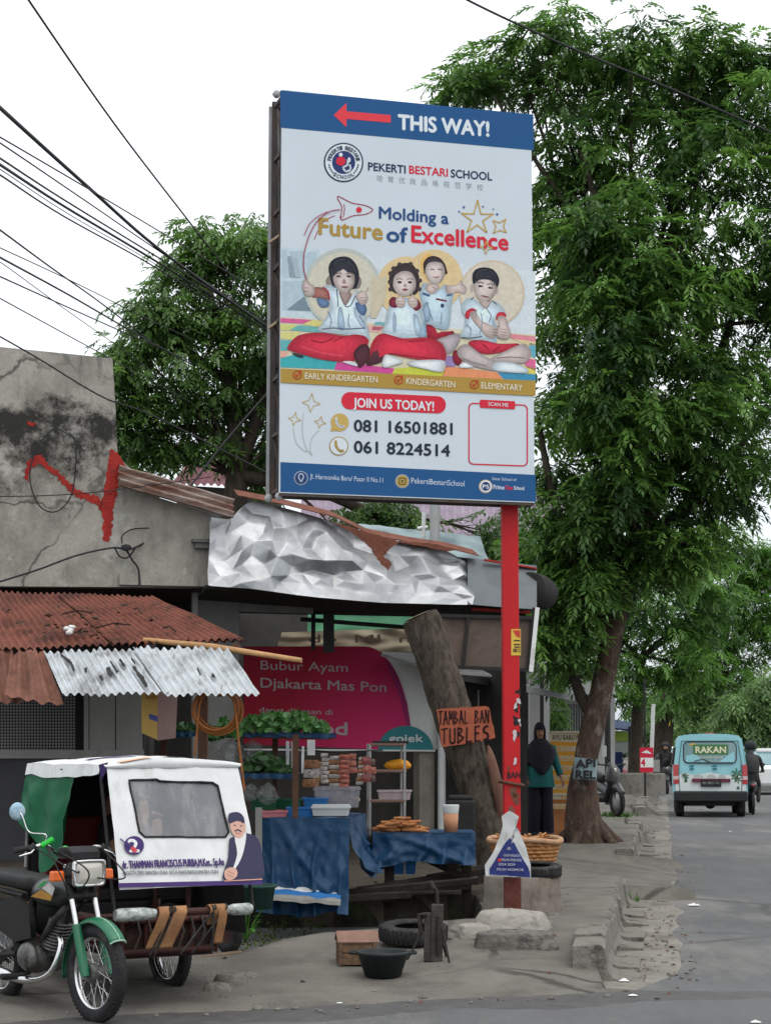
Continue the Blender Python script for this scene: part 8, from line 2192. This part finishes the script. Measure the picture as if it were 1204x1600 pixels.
for s in (-1, 1):
    g = MB(); c = V3(s * .98, 3.0, 1.22); g.ball(c, .10, 10, 7, (.9, .5, 1.2)); g.tube([c, V3(s * .82, 3.02, 1.12)], .02, 6); g.build('wing_mirror', M_vblk, vn)
g = MB(); 
for x, z0 in ((-.855, 1.15),): g.hexa([V3(x - .01 + 0, .5, 1.2), V3(x + .05, .5, 1.2), V3(x + .05, 3.2, 1.2), V3(x - .01, 3.2, 1.2), V3(x + .055, .5, 1.6), V3(x + .12, .5, 1.6), V3(x + .12, 2.8, 1.6), V3(x + .055, 2.8, 1.6)])
g.build('side_window', M_dark, vn)

# ------------------------------------------------------------ motorbikes and riders
def moto(name, x, y, z, rot, lab, body=(.05, .05, .05), rider=None, group=None, cat='motorbike', lens=None):
    m_ = thing(name, (x, y, z), lab, cat, rz=rot, group=group)
    MM = ROOTM[m_.name]; Q_ = lambda a, b, c: MM @ Vector((a, b, c)); ax = MM.to_3x3() @ Vector((0, 1, 0))
    bm_ = mat('bike_paint', body, .35, .15, 6, .03, spec=.6)
    for a, nm in ((0.62, 'front_wheel'), (-.60, 'rear_wheel')):
        g = MB(); g.torus(Q_(a, 0, .28), ax, .235, .045, 28, 8, 1.2); ty = g.build(nm, M_rub, m_); g = MB(); g.lathe([(0, -.03), (.06, -.03), (.19, -.02), (.195, .02), (.06, .03), (0, .03)], Q_(a, 0, .28), ax, 20); g.build('rim', M_alu, ty)
    g = MB(); g.tube([Q_(.62, 0, .28), Q_(.45, 0, .75), Q_(.38, 0, .95)], [.03, .05, .06], 8); g.tube([Q_(.33, -.33, 1.0), Q_(.42, -.1, .98), Q_(.42, .1, .98), Q_(.33, .33, 1.0)], .018, 6)
    g.tube([Q_(.38, 0, .92), Q_(.42, 0, .55), Q_(.2, 0, .34), Q_(-.2, 0, .34), Q_(-.6, 0, .32)], [.09, .11, .09, .09, .05], 10); g.build('frame', M_vblk, m_)
    g = MB(); g.tube([Q_(.30, 0, .45), Q_(.0, 0, .55), Q_(-.35, 0, .62), Q_(-.72, 0, .70), Q_(-.88, 0, .72)], [.09, .11, .13, .11, .05], 12); g.tube([Q_(.40, 0, .70), Q_(.46, 0, .88), Q_(.36, 0, 1.0)], [.13, .14, .07], 12); g.tube([Q_(.86, 0, .45), Q_(.66, 0, .58), Q_(.42, 0, .54)], [.05, .07, .05], 8); g.build('fairing', bm_, m_)
    g = MB(); g.tube([Q_(.10, 0, .72), Q_(-.25, 0, .76), Q_(-.70, 0, .80)], [.07, .12, .09], 12); g.build('seat', M_seat, m_)
    g = MB(); g.ball(Q_(.52, 0, .88), .07, 10, 8, (1, 1.2, .8)); g.build('headlight', M_glass, m_)
    g = MB(); g.ball(Q_(-.90, 0, .70), .05, 8, 6, (.8, 1.6, .8)); g.build('tail_light', M_tail, m_)
    for s in (-1, 1):
        g = MB(); g.tube([Q_(.36, s * .25, 1.0), Q_(.34, s * .30, 1.14)], .008, 5); g.lathe([(0, .01), (.05, .005), (.05, -.005), (0, -.01)], Q_(.34, s * .31, 1.17), MM.to_3x3() @ Vector((1, 0, 0)), 12); g.build('mirror', M_vblk, m_)
    if rider:
        r_ = thing('person', (x, y, z), rider[0], 'person', rz=rot)
        J = [((-.28, 0, .86), (.15, .13)), ((-.24, 0, 1.05), (.15, .12)), ((-.18, 0, 1.28), (.18, .13)), ((-.13, 0, 1.42), (.09, .08)), ((-.10, 0, 1.49), .055), ((-.06, 0, 1.60), (.085, .10)),
             ((-.14, -.20, 1.36), .058), ((.05, -.27, 1.14), .046), ((.27, -.30, 1.05), .034), ((.33, -.31, 1.02), .034), ((-.14, .20, 1.36), .058), ((.05, .27, 1.14), .046), ((.27, .30, 1.05), .034), ((.33, .31, 1.02), .034),
             ((-.22, -.12, .84), .095), ((.14, -.18, .70), .075), ((.02, -.17, .34), .05), ((.10, -.17, .28), .038), ((-.22, .12, .84), .095), ((.14, .18, .70), .075), ((.02, .17, .34), .05), ((.10, .17, .28), .038)]
        E2 = [(0, 1), (1, 2), (2, 3), (3, 4), (4, 5), (2, 6), (6, 7), (7, 8), (8, 9), (2, 10), (10, 11), (11, 12), (12, 13), (0, 14), (14, 15), (15, 16), (16, 17), (0, 18), (18, 19), (19, 20), (20, 21)]
        skin_fig('body', rider[1], r_, J, E2, None)
        g = MB(); g.ball(Q_(-.06, 0, 1.63), .135, 18, 12, (1.05, .95, .98)); g.build('helmet', M_vblk, r_)
        g = MB(); g.tube(catmull([Q_(-.21, 0, 1.0), Q_(-.20, 0, 1.2), Q_(-.16, 0, 1.40)], 4, False), [.185, .19, .2, .205, .21, .20, .18, .15, .11], 14); g.build('jacket', rider[1], r_)
        g = MB(); g.ball(Q_(-.0, 0, 1.58), .085, 12, 8, (1, .8, 1.1)); g.build('face', M_skinw, r_)
        for s in (-1, 1):
            g = MB()
            for i in range(4): g.tube([Q_(.32 + .0, s * (.275 + .022 * i), 1.035), Q_(.365, s * (.275 + .022 * i), 1.02), Q_(.35, s * (.275 + .022 * i), .99)], .010, 5)
            g.tube([Q_(.31, s * .265, 1.02), Q_(.345, s * .25, 1.0)], .011, 5); g.build('fingers', M_skinw, r_)
    return m_
p = P(1171, 1164, 47); moto('motorbike', p.x, 47, 0, R(82), 'dark motorbike riding away just right of the van', (.03, .03, .035), ('rider in dark jacket and helmet on the motorbike right of the van', mat('dark_jacket', (.045, .043, .045), .85, .15, 6, .1)))
p = P(1039, 1164, 66); moto('motorbike', p.x, 66, 0, R(-95), 'oncoming black motorbike just left of the van', (.02, .02, .02), ('oncoming rider in black on the motorbike left of the van', mat('black_jacket', (.02, .02, .022), .85, .15, 6, .1)))
p = P(940, 1164, 38); moto('motorbike', p.x, 38, .28, R(-70), 'dark motorbike parked behind the big tree trunk', (.06, .06, .065))
p = P(968, 1164, 62); moto('motorbike', p.x, 62, .28, R(-30), 'red motorbike parked by the dark blue stall', (.2, .015, .02))
p = P(1028, 1164, 72); moto('motorbike', p.x, 72, .28, R(-100), 'dark parked motorbike on the pavement beyond the red price board', (.04, .04, .04))
# cars
def car(x, y, rot, lab, col, group=None):
    c_ = thing('parked_car' if False else 'car', (x, y, 0), lab, 'car', rz=rot, group=group); CM = ROOTM[c_.name]; Q_ = lambda a, b, c: CM @ Vector((a, b, c))
    pm = mat('car_paint', col, .3, .05, 3, .02, spec=.6)
    def hull(st_):
        rings = []
        for a, z0, z1, w0, w1 in st_:
            rings.append([Q_(a, -w0 * .92, z0), Q_(a, -w0, z0 + (z1 - z0) * .25), Q_(a, -w0 * .98, z0 + (z1 - z0) * .7), Q_(a, -w1, z1 - .03), Q_(a, -w1 * .85, z1), Q_(a, w1 * .85, z1), Q_(a, w1, z1 - .03), Q_(a, w0 * .98, z0 + (z1 - z0) * .7), Q_(a, w0, z0 + (z1 - z0) * .25), Q_(a, w0 * .92, z0)])
        return rings
    g = MB(); loft(g, hull([(-1.95, .40, .85, .72, .66), (-1.88, .28, .98, .80, .72), (-1.4, .24, 1.02, .84, .76), (0, .22, 1.0, .85, .78), (1.1, .24, .96, .84, .74), (1.75, .28, .86, .78, .68), (1.95, .38, .72, .68, .60)])); b_ = g.build('body', pm, c_)
    g = MB(); loft(g, hull([(-1.80, .96, 1.02, .74, .70), (-1.45, .96, 1.44, .76, .60), (-.9, .96, 1.52, .77, .60), (.1, .96, 1.50, .77, .60), (.55, .96, 1.30, .75, .60), (.95, .94, .98, .72, .70)])); g.build('glasshouse', M_vglass, c_)
    g = MB(); loft(g, [[Q_(a, w_ * s, z) for s, z in ((-1, 1.475 + k), (-.9, 1.52 + k), (.9, 1.52 + k), (1, 1.475 + k))] for a, w_, k in ((-1.48, .60, -.05), (-.9, .63, .02), (.1, .63, .0), (.35, .60, -.06))]); g.build('roof', pm, c_)
    for a in (-1.2, 1.2):
        for s in (-1, 1): g = MB(); g.lathe([(0, -.08), (.19, -.08), (.29, -.09), (.31, -.05), (.31, .05), (.29, .09), (.19, .08), (0, .08)], Q_(a, s * .74, .31), CM.to_3x3() @ Vector((0, 1, 0)), 22); g.build('wheel', M_rub, c_)
    for s in (-1, 1):
        g = MB(); g.ball(Q_(-1.88, s * .66, .85), .13, 10, 7, (.5, 1, .9)); g.build('tail_light', M_tail, c_); g = MB(); g.ball(Q_(1.80, s * .60, .70), .13, 10, 7, (.8, 1.2, .7)); g.build('headlight', M_glass, c_)
    g = MB(); g.box((0, 0, 0), (.04, .44, .13)); g.v = [tuple(Q_(-1.93, 0, .62) + CM.to_3x3() @ Vector(p)) for p in g.v]; g.build('number_plate', M_vblk, c_)
    return c_
p = P(1208, 1164, 66); car(p.x, 66, R(80), 'white car driving away at the right edge of the road', (.68, .70, .70))
p = P(1053, 1164, 118); car(p.x, 118, R(-98), 'white oncoming car far down the road left of the van', (.62, .64, .65))
p = P(1168, 1164, 105); car(p.x, 105, R(82), 'grey car far ahead partly behind the dark rider', (.2, .2, .21))
p = P(1026, 1164, 140); car(p.x, 140, R(-98), 'dark car parked far off on the left kerb', (.06, .06, .07))
# planter of the second tree, price board, stalls
pc = P(986, 1164, 55); g = MB(); g.lathe([(.95, .1), (.95, .72), (.86, .74), (.80, .72), (.80, .60), (0, .60)], (pc.x, 55, .12), (0, 0, 1), 8); props(g.build('tree_planter', M_kerb, bevel=.02), 'grey concrete planter ring around the second street tree', 'planter')
M_red2 = flat('signal_red', (.50, .02, .045))
board('price_board', 999, 1168, 1020, 1207, 50, M_red2, 'red and white price board on the pavement left of the van', prints=[(M_white, 'p', [(1000, 1184), (1020, 1184), (1020, 1199), (1000, 1199)], 1), (M_red2, 't', '4', (1001, 1197), (1007, 1197), 12, 2, .05), (M_white, 'p', [(1001, 1176), (1010, 1172), (1018, 1178), (1010, 1177)], 1)])
board('white_banner', 1010, 1187, 1030, 1206, 54, M_panel, 'pale low banner behind the red price board', 'banner')
board('round_sign', 1040, 1126, 1046, 1134, 85, M_yel, 'tiny yellow sign high above the road left of the van')
zst = thing('blue_stall', P(962, 1205, 58), 'dark blue street stall beyond the big tree trunk', 'stall')
M_nblue = mat('navy_tarp', (.015, .035, .10), .7, .2, 4, .2)
q5 = lambda u, v, d=0: P(u, v, 58 + d)
g = MB(); g.slab([q5(945, 1136, -.8), q5(985, 1140, -.8), q5(985, 1128, 1.4), q5(945, 1122, 1.4)], .05); g.build('roof', M_nblue, zst)
g = MB()
for u in (950, 983):
    for d in (-.7, 1.2): g.beam(q5(u, 1215, d), q5(u, 1135, d), .08)
split_build(g, 'post', M_black, zst)
g = MB(); pbox(g, Pl(q5(960, 1200, -.3), (1, 0, 0)), 950, 1175, 972, 1212, .6); g.build('counter', M_nblue, zst)
g = MB(); pbox(g, Pl(q5(960, 1200, .4), (1, 0, 0)), 958, 1142, 984, 1176, .05); g.build('menu_panel', flat('pale_menu', (.30, .34, .30)), zst)
g = MB(); pbox(g, Pl(q5(960, 1200, .35), (1, 0, 0)), 960, 1144, 982, 1158, .03); g.build('green_panel', flat('lime_panel', (.22, .32, .05)), zst)
board('red_banner', 944, 1128, 951, 1180, 59, M_red2, 'narrow red upright banner beside the blue stall', 'banner')
# utility posts and houses down the left side
for k, (u, Y, v0, r_, lab) in enumerate(((1006, 52, 1060, .03, 'thin dark post behind the second street tree'), (1014, 60, 1100, .06, 'slim white post leaning by the price board'), (948, 45, 1085, .07, 'dark post just right of the big trunk'))):
    a = P(u, 1164, Y); g = MB(); g.tube([(a.x, Y, WALK), P(u + (6 if k == 1 else 0), v0, Y)], r_, 8); props(g.build('post', M_white if k == 1 else M_black), lab, 'post')
def house(x0, x1, Y, z1, m, lab, dep=6, roofm=None):
    z_ = thing('street_house', ((x0 + x1) / 2, Y, .2), lab, 'building'); g = MB(); g.hexa([Vector(p) for p in ((x0, Y, 0), (x1, Y, 0), (x1, Y + dep, 0), (x0, Y + dep, 0), (x0, Y, z1), (x1, Y, z1), (x1, Y + dep, z1), (x0, Y + dep, z1))]); g.build('wall', m, z_)
    g = MB(); g.slab([(x0 - .3, Y - .6, z1 + .05), (x1 + .3, Y - .6, z1 + .05), (x1 + .3, Y + dep, z1 + 1.1), (x0 - .3, Y + dep, z1 + 1.1)], .08); g.build('roof', roofm or M_zgrey, z_)
    g = MB()
    for i in range(2): xx = lerp(x0, x1, (i + .5) / 2); g.box((xx, Y - .02, 1.6), ((x1 - x0) * .3, .06, 1.2))
    split_build(g, 'window', M_dark, z_); g = MB(); g.slab([(x0, Y - 1.6, 2.3), (x1 + .2, Y - 1.6, 2.3), (x1 + .2, Y - .05, 2.7), (x0, Y - .05, 2.7)], .05); g.build('awning', M_awn, z_)
    return z_
house(2.6, 6.2, 70, 3.6, M_pale, 'pale low house behind the blue stall', 8); house(5.0, 9.0, 92, 4.0, M_grey, 'grey house in shade further down the left side', 9); house(8.5, 13, 125, 4, M_pale, 'far pale house at the bend of the road', 9)
house(24, 34, 120, 5, mat('far_wall', (.35, .37, .38), .9, .1, 1), 'pale far house on the right side of the road', 9)
# things seen below the billboard and behind the shop
M_lilac = mat('lilac_tin', (.23, .18, .24), .7, .2, 1.5, .2, dirt=(.30, .27, .30), damt=.4, dsc=.8)
lh = thing('lilac_house', P(640, 1164, 36), 'house with faded lilac tin roof seen below the billboard', 'building')
g = MB(); c = [P(470, 830, 35), P(890, 845, 37), P(890, 770, 41), P(470, 770, 39)]; corrugated(g, c, 34, .03, nu=34 * 6, nv=3, sag=.05, seed=2); g.build('roof', M_lilac, lh)
g = MB(); a, b = P(480, 835, 35.5), P(880, 850, 37.2); g.add([a, b, Vector((b.x, b.y, 0)), Vector((a.x, a.y, 0))], [(3, 2, 1, 0)]); g.build('wall', M_grey, lh)
mr_ = thing('maroon_house', P(370, 1164, 40), 'house with maroon tin roof behind the shop tree', 'building')
g = MB(); c = [P(270, 755, 40), P(445, 765, 40), P(445, 722, 44), P(300, 718, 44)]; corrugated(g, c, 16, .03, nu=96, nv=3, sag=.04, seed=2); g.build('roof', mat('maroon_tin', (.12, .035, .045), .7, .2, 3, .2), mr_)
g = MB(); a, b = P(280, 758, 40.5), P(440, 768, 40.5); g.add([a, b, Vector((b.x, b.y, 0)), Vector((a.x, a.y, 0))], [(3, 2, 1, 0)]); g.build('wall', M_grey, mr_)
g = MB(); TPY = 27
c = [P(560, 845, TPY), P(765, 880, TPY), P(750, 838, TPY + .4), P(560, 818, TPY + .4)]; g.grid(lambda s, t: P4(c, s, t) + Vector((0, -.15 * noise.noise((s * 5, t * 3, 2)), .04 * noise.noise((s * 9, t, 5)))), 30, 8); props(g.build('blue_grey_tarpaulin', mat('grey_blue_tarp', (.28, .36, .38), .7, .2, 3, .3)), 'grey blue tarpaulin strung behind the torn zinc roof', 'tarpaulin')
g = MB(); g.tube([P(679, 900, 26.5), P(679, 786, 26.5)], .075, 10); props(g.build('concrete_post', M_pale), 'pale concrete post rising behind the torn zinc roof', 'post')
g = MB(); g.tube([P(661, 840, 26.8), P(662, 800, 26.8)], .03, 8); g.tube([P(652, 826, 26.8), P(668, 824, 26.8)], .03, 8); props(g.build('vent_pipe', M_white), 'small white vent pipe beside the pale concrete post', 'pipe')
# ------------------------------------------------------------ overhead wires
M_wire = mat('black_cable', (.025, .025, .028), .6, .1, 3, 0)
def wire(pts, r, lab, Y0, Y1, name='overhead_wire', group='overhead wires', m=M_wire):
    n = len(pts); g = MB(); P_ = catmull([P(u, v, lerp(Y0, Y1, i / (n - 1))) for i, (u, v) in enumerate(pts)], 8, False)
    g.tube(P_, r, 6, cap=False); props(g.build(name, m), lab, 'wire', group)
WL_ = [([(-60, -160), (45, 0), (180, 195), (300, 352), (430, 520)], .011, 'single black wire falling steeply from the top left'),
       ([(-40, 128), (0, 168), (142, 296), (260, 398), (430, 520)], .019, 'thickest black cable crossing above the thin pair at left'),
       ([(-40, 192), (0, 214), (150, 302), (290, 386), (430, 470)], .0075, 'thin wire, upper of the pair entering below the thick cable'),
       ([(-40, 200), (0, 223), (140, 318), (260, 400), (430, 512)], .0075, 'thin wire, lower of the pair entering below the thick cable'),
       ([(-40, 222), (0, 247), (100, 312), (250, 404), (430, 515)], .010, 'black cable, top one of the bundle on the left'),
       ([(-40, 232), (0, 257), (100, 322), (250, 412), (430, 524)], .014, 'bundled thick cable, second in the bundle on the left'),
       ([(-40, 239), (0, 264), (110, 336), (250, 417), (430, 530)], .005, 'hair thin wire, third in the bundle on the left'),
       ([(-40, 250), (0, 273), (100, 338), (255, 425), (430, 537)], .009, 'black cable, lowest one of the bundle on the left'),
       ([(-40, 330), (0, 359), (80, 418), (160, 475), (250, 545)], .009, 'middle left wire meeting the leaves at the upper edge'),
       ([(-40, 370), (0, 387), (120, 443), (230, 498), (300, 530)], .0055, 'faint thin wire crossing above the two lower left wires'),
       ([(-40, 380), (0, 402), (110, 462), (210, 520), (300, 570)], .010, 'dark lower left wire ending in the shop tree'),
       ([(-40, 390), (0, 409), (95, 478), (190, 545), (260, 595)], .0045, 'pale hairline wire crossing the dark lower left wire'),
       ([(-40, 415), (0, 432), (95, 475), (200, 522), (300, 565)], .0075, 'thin lower left wire under the dark one'),
       ([(-40, 445), (0, 466), (95, 518), (200, 575), (300, 630)], .006, 'lowest faint wire just above the concrete wall')]
for k, (pts, r, lab) in enumerate(WL_): wire(pts, r, lab, 11 + .15 * k, 28)
wire([(660, -45), (730, 0), (880, 70), (1050, 140), (1204, 207), (1300, 246)], .013, 'single wire crossing the big tree at top right', 20, 24)
g = MB(); wire([(-10, 912), (60, 890), (120, 868), (176, 856), (205, 858), (240, 835), (290, 770), (352, 690), (430, 600)], .012, 'black service cable running over the shop wall', 20.6, 23, 'service_cable', None)
wire([(-10, 520), (60, 560), (160, 620), (240, 650), (420, 740)], .009, 'black wire sagging in front of the concrete wall top', 20.4, 21.2, 'overhead_wire', 'overhead wires')
wire([(-10, 776), (80, 774), (160, 768), (280, 752), (330, 745)], .006, 'thin flat wire stretched across the red paint daubs', 20.8, 22, 'overhead_wire', 'overhead wires')
def fpt(pts): return [FAC.px(u, v, .06) for u, v in pts]
g = MB(); g.tube(catmull(fpt([(95, 662), (60, 695), (46, 745), (60, 790), (88, 800), (112, 770), (118, 700), (108, 678)]), 6, False), .008, 6)
g.tube(catmull(fpt([(55, 645), (82, 665), (108, 682)]), 4, False), .006, 5)
props(g.build('hanging_cable', M_wire), 'thin looped cable hanging on the grey wall left of the red strip', 'cable')
g = MB(); c = FAC.px(195, 857, .1)
g.ball(c, .045, 10, 8, (1.4, .8, .9)); g.tube(catmull(fpt([(195, 857), (205, 875), (215, 890), (217, 915)]), 5, False), .012, 6); g.tube(catmull(fpt([(190, 850), (190, 838), (205, 828), (232, 826)]), 5, False), .008, 6); g.tube(catmull(fpt([(178, 856), (186, 870), (198, 872), (210, 858)]), 5, False), .010, 6)
props(g.build('cable_joint', M_wire), 'black cable joint with short loops on the shop wall', 'cable')
# grass tufts on the pavement
M_grass = mat('grass_blade', (.06, .14, .025), .6, .4, 9, 0)
g = MB()
for (u, v, n_, r_) in ((962, 1274, 300, .35), (945, 1222, 300, 1.0), (978, 1405, 60, .10), (1160, 1216, 0, 1)):
    c = G(u, v, WALK if u < 970 else .02)
    for i in range(n_):
        x, y = random.gauss(0, r_ * .5), random.gauss(0, r_); h = random.uniform(.03, .13); b = c + Vector((x, y, -.02)); b.z = max(b.z, gz(b.x, b.y)) if u < 970 else b.z
        t = random.uniform(0, 6.28); d = Vector((math.cos(t), math.sin(t), 0)) * .012
        g.add([b - d, b + d, b + Vector((random.gauss(0, .04), random.gauss(0, .04), h))], [(0, 1, 2)])
props(g.build('grass', M_grass, loc=(0, 0, 0)), 'short green grass tufts on the pavement', 'grass', kind='stuff')
